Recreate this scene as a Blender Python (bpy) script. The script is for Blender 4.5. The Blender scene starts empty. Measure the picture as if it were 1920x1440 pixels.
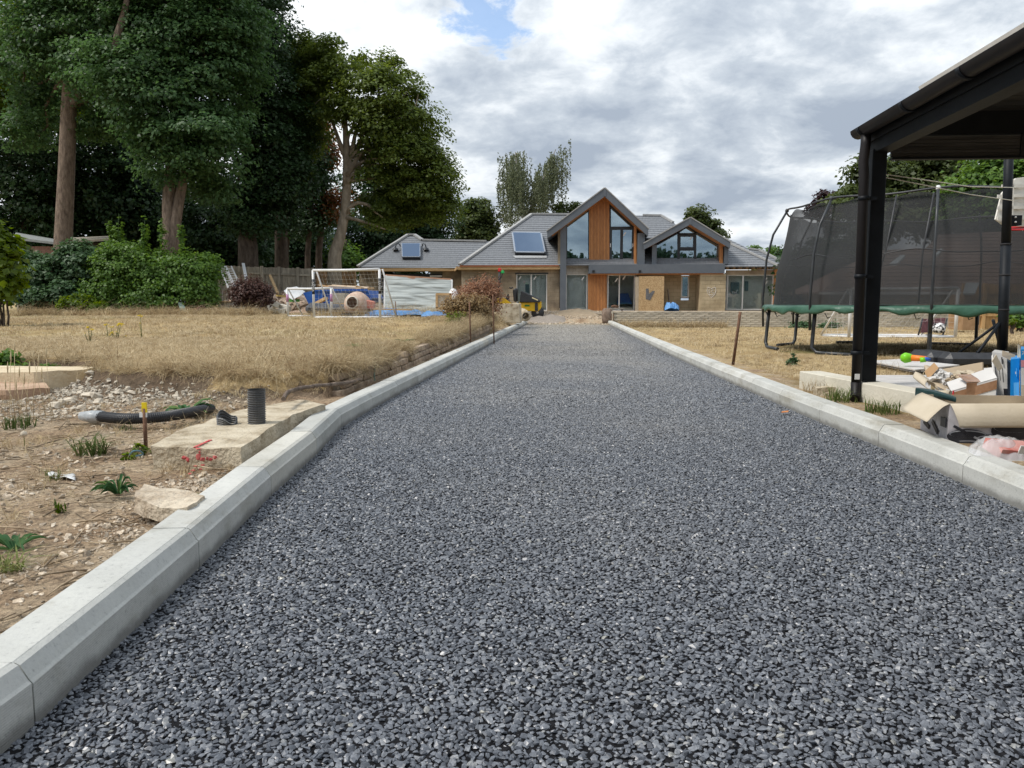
import bpy, bmesh, math, random
import numpy as np
from mathutils import Vector, Matrix, Euler, noise as mnoise
R = math.radians
random.seed(7); RNG = np.random.default_rng(7)
S = bpy.context.scene
C = S.collection

# ------------------------------------------------------------------ camera
EYE = 0.83
YAW, PIT = R(3.97), R(6.06)
cam_d = bpy.data.cameras.new('camera')
cam_d.sensor_width = 36; cam_d.lens = 27.04
cam_d.clip_start = 0.05; cam_d.clip_end = 3000
cam = bpy.data.objects.new('camera', cam_d); C.objects.link(cam)
cam.location = (0, 0, EYE)
cam.rotation_euler = (R(90) - PIT, 0, YAW)
S.camera = cam

# ------------------------------------------------------------------ sky and sun
_g = Vector((-0.0904, 0.9405, 0.3286)).normalized(); GAP = (_g.x/(_g.z+0.30), _g.y/(_g.z+0.30), 0)   # where the blue shows
SUN_EL, SUN_AZ = R(52), R(-112)          # azimuth measured from +Y towards +X
W = bpy.data.worlds.new('World'); S.world = W; W.use_nodes = True
nt = W.node_tree; nt.nodes.clear()
def N(t, typ, **kw):
    n = t.nodes.new(typ)
    for k, v in kw.items():
        if k.startswith('i_'):
            n.inputs[int(k[2:])].default_value = v
        else:
            setattr(n, k, v)
    return n
def L(t, a, b): t.links.new(a, b)
def math_n(t, op, a, b=None, clamp=False):
    n = N(t, 'ShaderNodeMath', operation=op); n.use_clamp = clamp
    for i, v in enumerate((a, b)):
        if v is None: continue
        if isinstance(v, (int, float)): n.inputs[i].default_value = v
        else: L(t, v, n.inputs[i])
    return n.outputs[0]
def maprange(t, v, a, b, c, d, smooth=True):
    n = N(t, 'ShaderNodeMapRange')
    n.interpolation_type = 'SMOOTHSTEP' if smooth else 'LINEAR'
    L(t, v, n.inputs[0])
    for i, q in enumerate((a, b, c, d)): n.inputs[i+1].default_value = q
    return n.outputs[0]
sky = N(nt, 'ShaderNodeTexSky', sky_type='NISHITA')
sky.sun_disc = False; sky.sun_elevation = SUN_EL; sky.sun_rotation = SUN_AZ
tc = N(nt, 'ShaderNodeTexCoord')
sep = N(nt, 'ShaderNodeSeparateXYZ'); L(nt, tc.outputs['Generated'], sep.inputs[0])
zc = math_n(nt, 'ADD', math_n(nt, 'MAXIMUM', sep.outputs[2], 0.0), 0.30)
cmb = N(nt, 'ShaderNodeCombineXYZ')
L(nt, math_n(nt, 'DIVIDE', sep.outputs[0], zc), cmb.inputs[0])
L(nt, math_n(nt, 'DIVIDE', sep.outputs[1], zc), cmb.inputs[1])
def wnoise(scale, detail, rough, off, dist=0.0):
    m = N(nt, 'ShaderNodeMapping'); m.inputs['Location'].default_value = off
    L(nt, cmb.outputs[0], m.inputs[0])
    n = N(nt, 'ShaderNodeTexNoise'); n.inputs['Scale'].default_value = scale
    n.inputs['Detail'].default_value = detail; n.inputs['Roughness'].default_value = rough
    n.inputs['Distortion'].default_value = dist
    L(nt, m.outputs[0], n.inputs['Vector']); return n.outputs['Fac']
n_big = wnoise(1.3, 7, 0.52, (3.1, 1.7, 0), 0.15)
n_mid = wnoise(3.6, 8, 0.55, (9.3, 4.2, 2.0), 0.2)
n_fin = wnoise(6.5, 9, 0.62, (1.3, 7.2, 5.0), 0.3)
bri = math_n(nt, 'ADD', math_n(nt, 'MULTIPLY', n_big, 0.42), math_n(nt, 'ADD', math_n(nt, 'MULTIPLY', n_mid, 0.36), math_n(nt, 'MULTIPLY', n_fin, 0.22)))
ccol = N(nt, 'ShaderNodeValToRGB')
cr = ccol.color_ramp; cr.elements[0].position = 0.425; cr.elements[0].color = (0.34, 0.395, 0.475, 1)
cr.elements[1].position = 0.625; cr.elements[1].color = (0.98, 1.0, 1.0, 1)
e = cr.elements.new(0.49); e.color = (0.50, 0.555, 0.62, 1)
e = cr.elements.new(0.55); e.color = (0.77, 0.81, 0.845, 1)
L(nt, bri, ccol.inputs[0])
# real overcast skies are brighter towards the zenith
zen = maprange(nt, sep.outputs[2], 0.0, 1.0, 0.93, 1.35)
cs = N(nt, 'ShaderNodeMix', data_type='RGBA', blend_type='MULTIPLY'); cs.inputs[0].default_value = 1
L(nt, ccol.outputs[0], cs.inputs[6])
zz = N(nt, 'ShaderNodeCombineXYZ'); [L(nt, zen, zz.inputs[i]) for i in range(3)]
L(nt, zz.outputs[0], cs.inputs[7])
bg_c = N(nt, 'ShaderNodeBackground'); L(nt, cs.outputs[2], bg_c.inputs[0]); bg_c.inputs[1].default_value = 0.60
bg_s = N(nt, 'ShaderNodeBackground'); L(nt, sky.outputs[0], bg_s.inputs[0]); bg_s.inputs[1].default_value = 0.11
# the gap of blue between the clouds: a window in the cloud sheet with ragged edges
gapv = N(nt, 'ShaderNodeVectorMath', operation='DISTANCE'); L(nt, cmb.outputs[0], gapv.inputs[0])
gapv.inputs[1].default_value = tuple(GAP)
gap = math_n(nt, 'ADD', maprange(nt, gapv.outputs['Value'], 0.0, 0.17, 0.40, 0.0), math_n(nt, 'MULTIPLY', math_n(nt, 'SUBTRACT', n_fin, 0.5), 1.5))
gapf = maprange(nt, gap, 0.16, 0.36, 0.0, 0.9)
gapf = math_n(nt, 'MULTIPLY', gapf, maprange(nt, gapv.outputs['Value'], 0.13, 0.26, 1.0, 0.0))
mixw = N(nt, 'ShaderNodeMixShader'); L(nt, gapf, mixw.inputs[0]); L(nt, bg_c.outputs[0], mixw.inputs[1]); L(nt, bg_s.outputs[0], mixw.inputs[2])
out = N(nt, 'ShaderNodeOutputWorld'); L(nt, mixw.outputs[0], out.inputs[0])
sun_d = bpy.data.lights.new('sun', 'SUN'); sun_d.energy = 1.5; sun_d.angle = R(14); sun_d.color = (1.0, 0.95, 0.88)
sun = bpy.data.objects.new('sun', sun_d); C.objects.link(sun)
sd = Vector((math.sin(SUN_AZ)*math.cos(SUN_EL), math.cos(SUN_AZ)*math.cos(SUN_EL), math.sin(SUN_EL)))
sun.rotation_euler = sd.to_track_quat('Z', 'Y').to_euler()
sun.location = sd * 60
S.view_settings.view_transform = 'Standard'; S.view_settings.look = 'None'
S.view_settings.exposure = 1.08; S.view_settings.gamma = 1; S.view_settings.use_curve_mapping = False
S.render.engine = 'CYCLES'
S.cycles.use_denoising = True
S.cycles.denoising_prefilter = 'ACCURATE'
S.cycles.sample_clamp_indirect = 4.0
S.cycles.max_bounces = 8; S.cycles.transparent_max_bounces = 24; S.cycles.diffuse_bounces = 3

# ------------------------------------------------------------------ placing: a sight line of the photograph met with a depth or a plane
_f = Vector((-math.sin(YAW)*math.cos(PIT), math.cos(YAW)*math.cos(PIT), -math.sin(PIT)))
_r = Vector((math.cos(YAW), math.sin(YAW), 0)); _u = _r.cross(_f)
def ray(px, py): return _f*1442.2 + _r*(px-960) + _u*(720-py)
def P(px, py, Y):
    d = ray(px, py); d = d*(Y/d.y); return Vector((d.x, d.y, d.z+EYE))
def G(px, py, z=0.0):
    d = ray(px, py); d = d*((z-EYE)/d.z); return Vector((d.x, d.y, z))
def RP(px, py, Ye, Ze, t):               # meets the roof plane z = Ze + (y-Ye)*t
    d = ray(px, py); k = (Ze - Ye*t - EYE)/(d.z - d.y*t); d = d*k; return Vector((d.x, d.y, d.z+EYE))

# ------------------------------------------------------------------ materials
def mat(name, c1, c2=None, scale=8.0, rough=0.8, bump=0.0, bscale=None, spec=0.3, detail=6, metal=0.0, stretch=None, c3=None, contrast=(0.35, 0.65), bdist=0.02, rand=0.0):
    m = bpy.data.materials.new(name); m.use_nodes = True; t = m.node_tree
    b = t.nodes['Principled BSDF']
    b.inputs['Roughness'].default_value = rough; b.inputs['Metallic'].default_value = metal
    b.inputs['Specular IOR Level'].default_value = spec
    b.inputs['Base Color'].default_value = (*c1, 1)
    co = N(t, 'ShaderNodeTexCoord').outputs['Object']
    if stretch:
        mp = N(t, 'ShaderNodeMapping'); mp.inputs['Scale'].default_value = stretch; L(t, co, mp.inputs[0]); co = mp.outputs[0]
    last = None
    if c2:
        n = N(t, 'ShaderNodeTexNoise'); n.inputs['Scale'].default_value = scale; n.inputs['Detail'].default_value = detail
        n.inputs['Roughness'].default_value = 0.6
        L(t, co, n.inputs['Vector'])
        r = N(t, 'ShaderNodeValToRGB'); r.color_ramp.elements[0].position = contrast[0]; r.color_ramp.elements[1].position = contrast[1]
        r.color_ramp.elements[0].color = (*c1, 1); r.color_ramp.elements[1].color = (*c2, 1)
        if c3:
            q = r.color_ramp.elements.new((contrast[0]+contrast[1])/2); q.color = (*c3, 1)
        L(t, n.outputs['Fac'], r.inputs[0]); last = r.outputs[0]
        L(t, last, b.inputs['Base Color'])
    if rand:
        oi = N(t, 'ShaderNodeObjectInfo')
        hv = N(t, 'ShaderNodeHueSaturation'); hv.inputs['Color'].default_value = (*c1, 1)
        if last: L(t, last, hv.inputs['Color'])
        mr = N(t, 'ShaderNodeMapRange'); L(t, oi.outputs['Random'], mr.inputs[0]); mr.inputs[3].default_value = 1-rand; mr.inputs[4].default_value = 1+rand
        L(t, mr.outputs[0], hv.inputs['Value']); L(t, hv.outputs[0], b.inputs['Base Color'])
    if bump:
        n = N(t, 'ShaderNodeTexNoise'); n.inputs['Scale'].default_value = bscale or scale*4; n.inputs['Detail'].default_value = 8
        L(t, co, n.inputs['Vector'])
        bp = N(t, 'ShaderNodeBump'); bp.inputs['Strength'].default_value = bump; bp.inputs['Distance'].default_value = bdist
        L(t, n.outputs['Fac'], bp.inputs['Height']); L(t, bp.outputs[0], b.inputs['Normal'])
    return m
def leaf_mat(name, dark, light, third=None, trans=0.35, rough=0.5):
    m = bpy.data.materials.new(name); m.use_nodes = True; t = m.node_tree
    b = t.nodes['Principled BSDF']; b.inputs['Roughness'].default_value = rough; b.inputs['Specular IOR Level'].default_value = 0.35
    a = N(t, 'ShaderNodeAttribute', attribute_name='tone')
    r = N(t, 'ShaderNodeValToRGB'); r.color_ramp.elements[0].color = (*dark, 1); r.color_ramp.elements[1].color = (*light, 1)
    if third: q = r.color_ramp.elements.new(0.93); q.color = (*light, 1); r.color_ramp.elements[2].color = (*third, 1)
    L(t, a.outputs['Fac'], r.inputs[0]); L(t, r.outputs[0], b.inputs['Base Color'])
    tr = N(t, 'ShaderNodeBsdfTranslucent')
    hs = N(t, 'ShaderNodeHueSaturation'); hs.inputs['Hue'].default_value = 0.485; hs.inputs['Saturation'].default_value = 1.1; hs.inputs['Value'].default_value = 1.5
    L(t, r.outputs[0], hs.inputs['Color']); L(t, hs.outputs[0], tr.inputs[0])
    mx = N(t, 'ShaderNodeMixShader'); mx.inputs[0].default_value = trans
    L(t, b.outputs[0], mx.inputs[1]); L(t, tr.outputs[0], mx.inputs[2])
    L(t, mx.outputs[0], t.nodes['Material Output'].inputs[0])
    return m
def glass_mat(name, refl=0.3, tint=(0.55, 0.62, 0.62), rc=(0.72, 0.87, 0.98)):
    m = bpy.data.materials.new(name); m.use_nodes = True; t = m.node_tree
    t.nodes.remove(t.nodes['Principled BSDF'])
    g = N(t, 'ShaderNodeBsdfGlossy'); g.inputs[0].default_value = (*rc, 1); g.inputs['Roughness'].default_value = 0.015
    tr = N(t, 'ShaderNodeBsdfTransparent'); tr.inputs[0].default_value = (*tint, 1)
    fr = N(t, 'ShaderNodeFresnel'); fr.inputs[0].default_value = 1.5
    f = math_n(t, 'ADD', fr.outputs[0], refl, True)
    mx = N(t, 'ShaderNodeMixShader'); L(t, f, mx.inputs[0]); L(t, tr.outputs[0], mx.inputs[1]); L(t, g.outputs[0], mx.inputs[2])
    L(t, mx.outputs[0], t.nodes['Material Output'].inputs[0]); return m
def veil_mat(name, col, opacity):        # woven net finer than a pixel: part thread, part hole
    m = bpy.data.materials.new(name); m.use_nodes = True; t = m.node_tree
    b = t.nodes['Principled BSDF']; b.inputs['Base Color'].default_value = (*col, 1); b.inputs['Roughness'].default_value = 0.8
    tr = N(t, 'ShaderNodeBsdfTransparent'); mx = N(t, 'ShaderNodeMixShader')
    co = N(t, 'ShaderNodeTexCoord'); n = N(t, 'ShaderNodeTexNoise'); n.inputs['Scale'].default_value = 1.6; n.inputs['Detail'].default_value = 4
    L(t, co.outputs['Object'], n.inputs['Vector'])
    lw_ = N(t, 'ShaderNodeLayerWeight'); lw_.inputs[0].default_value = 0.5      # threads close up when the net is met aslant
    o_ = maprange(t, n.outputs['Fac'], 0.35, 0.7, opacity-0.06, opacity+0.08)
    L(t, math_n(t, 'ADD', o_, math_n(t, 'MULTIPLY', math_n(t, 'POWER', lw_.outputs['Facing'], 3.0), 1.0-opacity), True), mx.inputs[0])
    L(t, tr.outputs[0], mx.inputs[1]); L(t, b.outputs[0], mx.inputs[2])
    L(t, mx.outputs[0], t.nodes['Material Output'].inputs[0]); return m

# ------------------------------------------------------------------ mesh building
ORG = {}                                  # world origin of every object that can be a parent
def org(o): return ORG.get(o.name, Vector((0, 0, 0)))
def tag(o, label=None, cat=None, group=None, kind=None):
    if label: o['label'] = label
    if cat: o['category'] = cat
    if group: o['group'] = group
    if kind: o['kind'] = kind
    return o
def thing(name, label, cat, loc, group=None, kind=None):
    o = bpy.data.objects.new(name, None); C.objects.link(o); o.empty_display_size = 0.2
    o.location = loc; ORG[o.name] = Vector(loc)
    return tag(o, label, cat, group, kind)
class MB:
    def __init__(s): s.v = []; s.f = []; s.sm = []
    def add(s, vs, fs, smooth=False):
        k = len(s.v); s.v += [tuple(v) for v in vs]; s.f += [tuple(i+k for i in f) for f in fs]; s.sm += [smooth]*len(fs); return s
    def box(s, x0, y0, z0, x1, y1, z1, M=None):
        vs = [Vector((x, y, z)) for z in (z0, z1) for y in (y0, y1) for x in (x0, x1)]
        if M is not None: vs = [M @ v for v in vs]
        return s.add(vs, [(0, 2, 3, 1), (4, 5, 7, 6), (0, 1, 5, 4), (2, 6, 7, 3), (0, 4, 6, 2), (1, 3, 7, 5)])
    def cbox(s, c, size, rot=(0, 0, 0)):
        h = Vector(size)/2; M = Matrix.Translation(c) @ Euler(rot).to_matrix().to_4x4()
        return s.box(-h.x, -h.y, -h.z, h.x, h.y, h.z, M)
    def beam(s, a, b, w, h, up=(0, 0, 1)):  # rectangular bar from a to b
        a = Vector(a); b = Vector(b); d = (b-a); l = d.length; d.normalize(); u = Vector(up)
        if abs(d.dot(u)) > 0.98: u = Vector((0, 1, 0))
        r = d.cross(u).normalized(); u = r.cross(d)
        vs = [p + r*i*w/2 + u*j*h/2 for p in (a, b) for j in (-1, 1) for i in (-1, 1)]
        return s.add(vs, [(0, 2, 3, 1), (4, 5, 7, 6), (0, 1, 5, 4), (2, 6, 7, 3), (0, 4, 6, 2), (1, 3, 7, 5)])
    def tube(s, path, rad, n=8, cap=True, jit=0.0, smooth=True):
        path = [Vector(p) for p in path]; k = len(path)
        if isinstance(rad, (int, float)): rad = [rad]*k
        vs = []; prev = None
        for i, p in enumerate(path):
            d = (path[min(i+1, k-1)] - path[max(i-1, 0)])
            if d.length < 1e-9: d = Vector((0, 0, 1))
            d.normalize()
            if prev is None: prev = d.orthogonal().normalized()
            a = (prev - d*prev.dot(d))
            a = a.normalized() if a.length > 1e-6 else d.orthogonal().normalized(); prev = a; b = d.cross(a)
            for j in range(n):
                t = 2*math.pi*j/n; q = rad[i]*(1+(random.uniform(-jit, jit) if jit else 0))
                vs.append(p + a*math.cos(t)*q + b*math.sin(t)*q)
        fs = [(i*n+j, i*n+(j+1) % n, (i+1)*n+(j+1) % n, (i+1)*n+j) for i in range(k-1) for j in range(n)]
        s.add(vs, fs, smooth)
        if cap:
            o = len(s.v)-len(vs)
            s.f.append(tuple(o+j for j in reversed(range(n)))); s.f.append(tuple(o+(k-1)*n+j for j in range(n))); s.sm += [False, False]
        return s
    def prism(s, pts, y0, y1):             # polygon in x,z pushed from y0 to y1
        n = len(pts); vs = [(p[0], y0, p[1]) for p in pts] + [(p[0], y1, p[1]) for p in pts]
        return s.add(vs, [tuple(range(n)), tuple(reversed(range(n, 2*n)))] + [(i, i+n, (i+1) % n+n, (i+1) % n) for i in range(n)])
    def slab(s, pts, th):                  # polygon of 3D points given a thickness vector
        n = len(pts); th = Vector(th); vs = [Vector(p) for p in pts] + [Vector(p)+th for p in pts]
        return s.add(vs, [tuple(range(n)), tuple(reversed(range(n, 2*n)))] + [(i, i+n, (i+1) % n+n, (i+1) % n) for i in range(n)])
    def grid(s, fn, nu, nv, smooth=True, closed=False):
        vs = [fn(i/nu, j/nv) for j in range(nv+1) for i in range(nu+1)]
        return s.add(vs, [(j*(nu+1)+i, j*(nu+1)+i+1, (j+1)*(nu+1)+i+1, (j+1)*(nu+1)+i) for j in range(nv) for i in range(nu)], smooth)
    def lathe(s, c, prof, n=16, axis=(0, 0, 1), smooth=True):
        ax = Vector(axis).normalized(); a = ax.orthogonal().normalized(); b = ax.cross(a); c = Vector(c)
        vs = [c + ax*h + (a*math.cos(2*math.pi*j/n)+b*math.sin(2*math.pi*j/n))*r for r, h in prof for j in range(n)]
        return s.add(vs, [(i*n+j, i*n+(j+1) % n, (i+1)*n+(j+1) % n, (i+1)*n+j) for i in range(len(prof)-1) for j in range(n)], smooth)
    def build(s, name, m, parent=None, bevel=0.0, solid=0.0, origin=None, label=None, cat=None, group=None, kind=None, fixn=True):
        me = bpy.data.meshes.new(name)
        o = bpy.data.objects.new(name, me); C.objects.link(o)
        if parent is not None: off = org(parent); o.parent = parent; ORG[o.name] = off
        else:
            if origin is None:
                A = np.array(s.v); origin = ((A[:, 0].min()+A[:, 0].max())/2, (A[:, 1].min()+A[:, 1].max())/2, A[:, 2].min())
            off = Vector(origin); o.location = off; ORG[o.name] = off
        me.from_pydata([(v[0]-off[0], v[1]-off[1], v[2]-off[2]) for v in s.v], [], s.f)
        me.polygons.foreach_set('use_smooth', s.sm)
        if bevel or fixn or solid:
            bm = bmesh.new(); bm.from_mesh(me)
            if fixn: bmesh.ops.recalc_face_normals(bm, faces=bm.faces)
            if bevel:
                ed = [e for e in bm.edges if len(e.link_faces) == 2 and e.calc_face_angle(0) > 0.5]
                bmesh.ops.bevel(bm, geom=ed, offset=bevel, segments=1, affect='EDGES', profile=0.5)
            bm.to_mesh(me); bm.free()
        if solid:
            md = o.modifiers.new('thickness', 'SOLIDIFY'); md.thickness = solid; md.offset = 0
        me.materials.append(m); me.update()
        return tag(o, label, cat, group, kind)
def npmesh(name, verts, faces, m, parent=None, attrs=None, origin=(0, 0, 0), smooth=False):
    """verts (n,3), faces (k,4) or (k,3) arrays; attrs: name -> per-face floats"""
    me = bpy.data.meshes.new(name); off = org(parent) if parent is not None else Vector(origin)
    v = np.asarray(verts, dtype=np.float32) - np.array(off, dtype=np.float32)
    f = np.asarray(faces, dtype=np.int32); k, w = f.shape
    me.vertices.add(len(v)); me.vertices.foreach_set('co', v.ravel())
    me.loops.add(k*w); me.loops.foreach_set('vertex_index', f.ravel())
    me.polygons.add(k); me.polygons.foreach_set('loop_start', np.arange(k, dtype=np.int32)*w)
    me.update(calc_edges=True)
    if smooth: me.polygons.foreach_set('use_smooth', np.ones(k, dtype=bool))
    for nme, arr in (attrs or {}).items():
        a = me.attributes.new(nme, 'FLOAT', 'FACE'); a.data.foreach_set('value', np.asarray(arr, dtype=np.float32))
    me.materials.append(m)
    o = bpy.data.objects.new(name, me); C.objects.link(o)
    if parent is not None: o.parent = parent; ORG[o.name] = off
    else: o.location = off; ORG[o.name] = off
    return o
def copy_thing(o, loc, rz=0.0, label=None, scale=None):
    r = o.copy(); C.objects.link(r); r.location = loc; r.rotation_euler.z = rz
    if scale: r.scale = (scale, scale, scale) if isinstance(scale, (int, float)) else scale
    if label: r['label'] = label
    for ch in o.children:
        c = ch.copy(); C.objects.link(c); c.parent = r
        for g in ch.children:
            d = g.copy(); C.objects.link(d); d.parent = c
    return r

# geometry-node scatter for stuff nobody could count
def scatter(name, pts, rot, scl, idx, sources, label, cat, kind='stuff'):
    pts = np.asarray(pts, dtype=np.float32); n = len(pts)
    me = bpy.data.meshes.new(name); me.vertices.add(n); me.vertices.foreach_set('co', pts.ravel())
    a = me.attributes.new('rot', 'FLOAT_VECTOR', 'POINT'); a.data.foreach_set('vector', np.asarray(rot, dtype=np.float32).ravel())
    a = me.attributes.new('scl', 'FLOAT', 'POINT'); a.data.foreach_set('value', np.asarray(scl, dtype=np.float32))
    a = me.attributes.new('pick', 'INT', 'POINT'); a.data.foreach_set('value', np.asarray(idx, dtype=np.int32))
    o = bpy.data.objects.new(name, me); C.objects.link(o)
    col = bpy.data.collections.new(name+'_pieces')
    for s_ in sources: col.objects.link(s_)
    g = bpy.data.node_groups.new(name+'_scatter', 'GeometryNodeTree')
    g.interface.new_socket('Geometry', in_out='INPUT', socket_type='NodeSocketGeometry')
    g.interface.new_socket('Geometry', in_out='OUTPUT', socket_type='NodeSocketGeometry')
    gi = g.nodes.new('NodeGroupInput'); go = g.nodes.new('NodeGroupOutput')
    ip = g.nodes.new('GeometryNodeInstanceOnPoints'); ci = g.nodes.new('GeometryNodeCollectionInfo')
    ci.inputs['Collection'].default_value = col; ci.inputs['Separate Children'].default_value = True; ci.inputs['Reset Children'].default_value = True
    def na(nm, ty):
        q = g.nodes.new('GeometryNodeInputNamedAttribute'); q.data_type = ty; q.inputs['Name'].default_value = nm
        return [s_ for s_ in q.outputs if s_.enabled and s_.name == 'Attribute'][0]
    g.links.new(gi.outputs[0], ip.inputs['Points']); g.links.new(ci.outputs[0], ip.inputs['Instance'])
    ip.inputs['Pick Instance'].default_value = True
    g.links.new(na('pick', 'INT'), ip.inputs['Instance Index'])
    e2r = g.nodes.new('FunctionNodeEulerToRotation'); g.links.new(na('rot', 'FLOAT_VECTOR'), e2r.inputs[0]); g.links.new(e2r.outputs[0], ip.inputs['Rotation'])
    g.links.new(na('scl', 'FLOAT'), ip.inputs['Scale'])
    g.links.new(ip.outputs[0], go.inputs[0])
    md = o.modifiers.new('scatter', 'NODES'); md.node_group = g
    return tag(o, label, cat, None, kind)
def source(name, mb_or_mesh, m):          # a piece that only the scatter uses; not linked to the scene
    me = bpy.data.meshes.new(name)
    if isinstance(mb_or_mesh, MB):
        me.from_pydata(mb_or_mesh.v, [], mb_or_mesh.f); me.polygons.foreach_set('use_smooth', mb_or_mesh.sm)
    else: mb_or_mesh.to_mesh(me); mb_or_mesh.free()
    me.materials.append(m); me.update()
    return bpy.data.objects.new(name, me)
def stone_bm(seed, sx=1, sy=1, sz=0.6, n=13):
    rr = random.Random(seed); bm = bmesh.new()
    for i in range(n):
        v = Vector((rr.gauss(0, 1), rr.gauss(0, 1), rr.gauss(0, 1))).normalized()*rr.uniform(0.8, 1.1)
        bm.verts.new((v.x*sx*0.5, v.y*sy*0.5, v.z*sz*0.5))
    r_ = bmesh.ops.convex_hull(bm, input=bm.verts)
    loose = [v for v in bm.verts if not v.link_faces]
    bmesh.ops.delete(bm, geom=loose, context='VERTS')
    return bm
def blades(n, h, spread, width, lean=0.5, seed=0, droop=0.5):
    """grass blades: each a two-step tapering strip"""
    rr = random.Random(seed); mb = MB()
    for i in range(n):
        a = rr.uniform(0, 2*math.pi); r0 = spread*math.sqrt(rr.random()); b = rr.uniform(0, 2*math.pi)
        base = Vector((r0*math.cos(a), r0*math.sin(a), -0.005)); hh = h*rr.uniform(0.5, 1.1); l = lean*rr.uniform(0.2, 1.3)
        d = Vector((math.cos(b), math.sin(b), 0)); sidev = Vector((-d.y, d.x, 0))*width*rr.uniform(0.6, 1.2)/2
        m1 = base + d*hh*l*0.35 + Vector((0, 0, hh*0.6)); t = base + d*hh*l*(1.0+droop*0.3) + Vector((0, 0, hh*(1-droop*0.35*l)))
        mb.add([base-sidev, base+sidev, m1+sidev*0.75, m1-sidev*0.75, t], [(0, 1, 2, 3), (3, 2, 4)])
    return mb

# ================================================================== GROUND
def _hash(ix, iy, s):
    h = (ix*374761393 + iy*668265263 + s*974634777) & 0xffffffff
    h = ((h ^ (h >> 13))*1274126177) & 0xffffffff
    return ((h ^ (h >> 16)) & 0xffff)/65535.0
def vnoise(x, y, s=0):
    x = np.asarray(x, float); y = np.asarray(y, float)
    ix = np.floor(x).astype(np.int64); iy = np.floor(y).astype(np.int64); fx = x-ix; fy = y-iy
    fx = fx*fx*(3-2*fx); fy = fy*fy*(3-2*fy)
    a = _hash(ix, iy, s); b = _hash(ix+1, iy, s); c = _hash(ix, iy+1, s); d = _hash(ix+1, iy+1, s)
    return (a*(1-fx)+b*fx)*(1-fy) + (c*(1-fx)+d*fx)*fy
def fbm(x, y, o=4, s=0):
    t = 0; a = 0.5
    for i in range(o): t = t + a*vnoise(x*2**i, y*2**i, s+i); a *= 0.5
    return t/(1-0.5**o)
def sst(x, a, b):
    t = np.clip((np.asarray(x, float)-a)/(b-a), 0, 1); return t*t*(3-2*t)
KL = [(-1.02, -1.0), (-1.06, 0.505), (-1.08, 1.42), (-1.19, 2.33), (-1.31, 3.24), (-1.405, 4.15), (-1.535, 5.06), (-1.545, 5.97), (-1.545, 31.0)]
KR = [(1.88, -1.0), (1.88, 3.3), (1.87, 4.24), (1.84, 4.9), (1.805, 5.6), (1.785, 6.5), (1.77, 7.6), (1.74, 9.0), (1.70, 12.0), (1.68, 20.0), (1.68, 30.6)]
def kx(K, y): return np.interp(y, [p[1] for p in K], [p[0] for p in K])
WALLX = -1.95
def bank_t(x, y):
    w = (fbm(x*1.7, y*1.7, 3, 11)-0.5)*0.45
    foot = np.where(x < -4.0, 5.55, 5.0) + np.interp(x, [-4.2, -3.6, -2.6, -2.0], [0.3, -0.05, 0.05, 0.55]) + w
    wd = np.interp(x, [-2.9, -2.3], [1.15, 0.75])
    return 0.34*sst(y, foot, foot+wd*0.75) + 0.66*sst(y, foot+wd*0.62, foot+wd)
def gz(x, y):
    x = np.asarray(x, float); y = np.asarray(y, float)
    xl = kx(KL, y) - 0.11; xr = kx(KR, y) + 0.11
    lumps = (fbm(x*3.1, y*3.1, 4, 3)-0.5)*0.05
    dirt = 0.055 + lumps + 0.05*sst(x, -2.0, -5.0)
    lawn = 0.255 + 0.155*sst(y, 6, 22) + (fbm(x*0.9, y*0.9, 3, 5)-0.5)*0.05
    lawn = lawn + 0.045*sst(-x, 2.1, 2.9)*(1-sst(y, 9, 16))
    t = bank_t(x, y)
    trench = sst(x, WALLX+0.02, WALLX-0.03)                    # the wall holds the lawn back
    slope = sst(x, -1.66, -2.6)
    hold = np.where(y < 19.5, trench, slope)
    left = dirt*(1-t*hold) + lawn*t*hold
    right = 0.10 - 0.20*sst(y, 8, 29) + (fbm(x*1.1, y*1.1, 3, 8)-0.5)*0.035
    right = right + (0.42-right)*sst(y, 29.9, 30.6)
    mid = (xl+xr)/2
    z = np.where(x < mid, left, right)
    on = (x > xl) & (x < xr) & (y < 30.9)
    z = np.where(on, -0.10, z)
    far = 0.0 + 0.36*sst(y, 31.0, 40)
    ax = sst(y, 30.4, 31.5)*sst(np.abs(x-0.1), 3.2, 1.9)
    z = z*(1-ax) + far*ax
    z = np.where(y > 38, z + (0.36-z)*sst(y, 38, 42), z)
    return z
def gz1(x, y): return float(gz(np.array([x]), np.array([y]))[0])

xs = np.concatenate([[-600, -300, -150, -80], np.arange(-50, -16, 2.0), np.arange(-16, -7, 0.5), np.arange(-7, -2.05, 0.06), np.arange(-2.05, -1.0, 0.03), np.arange(-1.0, 1.7, 0.3), np.arange(1.7, 4, 0.07), np.arange(4, 20, 0.5), np.arange(20, 60, 2.5), [90, 150, 300, 600]])
ys = np.concatenate([[-300, -100, -30, -8, -3, -1, 0], np.arange(0.6, 7.2, 0.06), np.arange(7.2, 20, 0.25), np.arange(20, 46, 0.5), [48, 52, 60, 80, 120, 200, 400, 900]])
XX, YY = np.meshgrid(xs, ys); ZZ = gz(XX, YY); nx, ny = len(xs), len(ys)
idx = np.arange(nx*ny).reshape(ny, nx)
F4 = np.stack([idx[:-1, :-1], idx[:-1, 1:], idx[1:, 1:], idx[1:, :-1]], -1).reshape(-1, 4)
cx = (XX[:-1, :-1]+XX[1:, 1:]).ravel()/2; cy = (YY[:-1, :-1]+YY[1:, 1:]).ravel()/2
midx = (kx(KL, cy)+kx(KR, cy))/2
left_l = bank_t(cx, cy)*np.where(cy < 19.5, (cx < WALLX-0.02), sst(cx, -1.7, -2.1))
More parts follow.
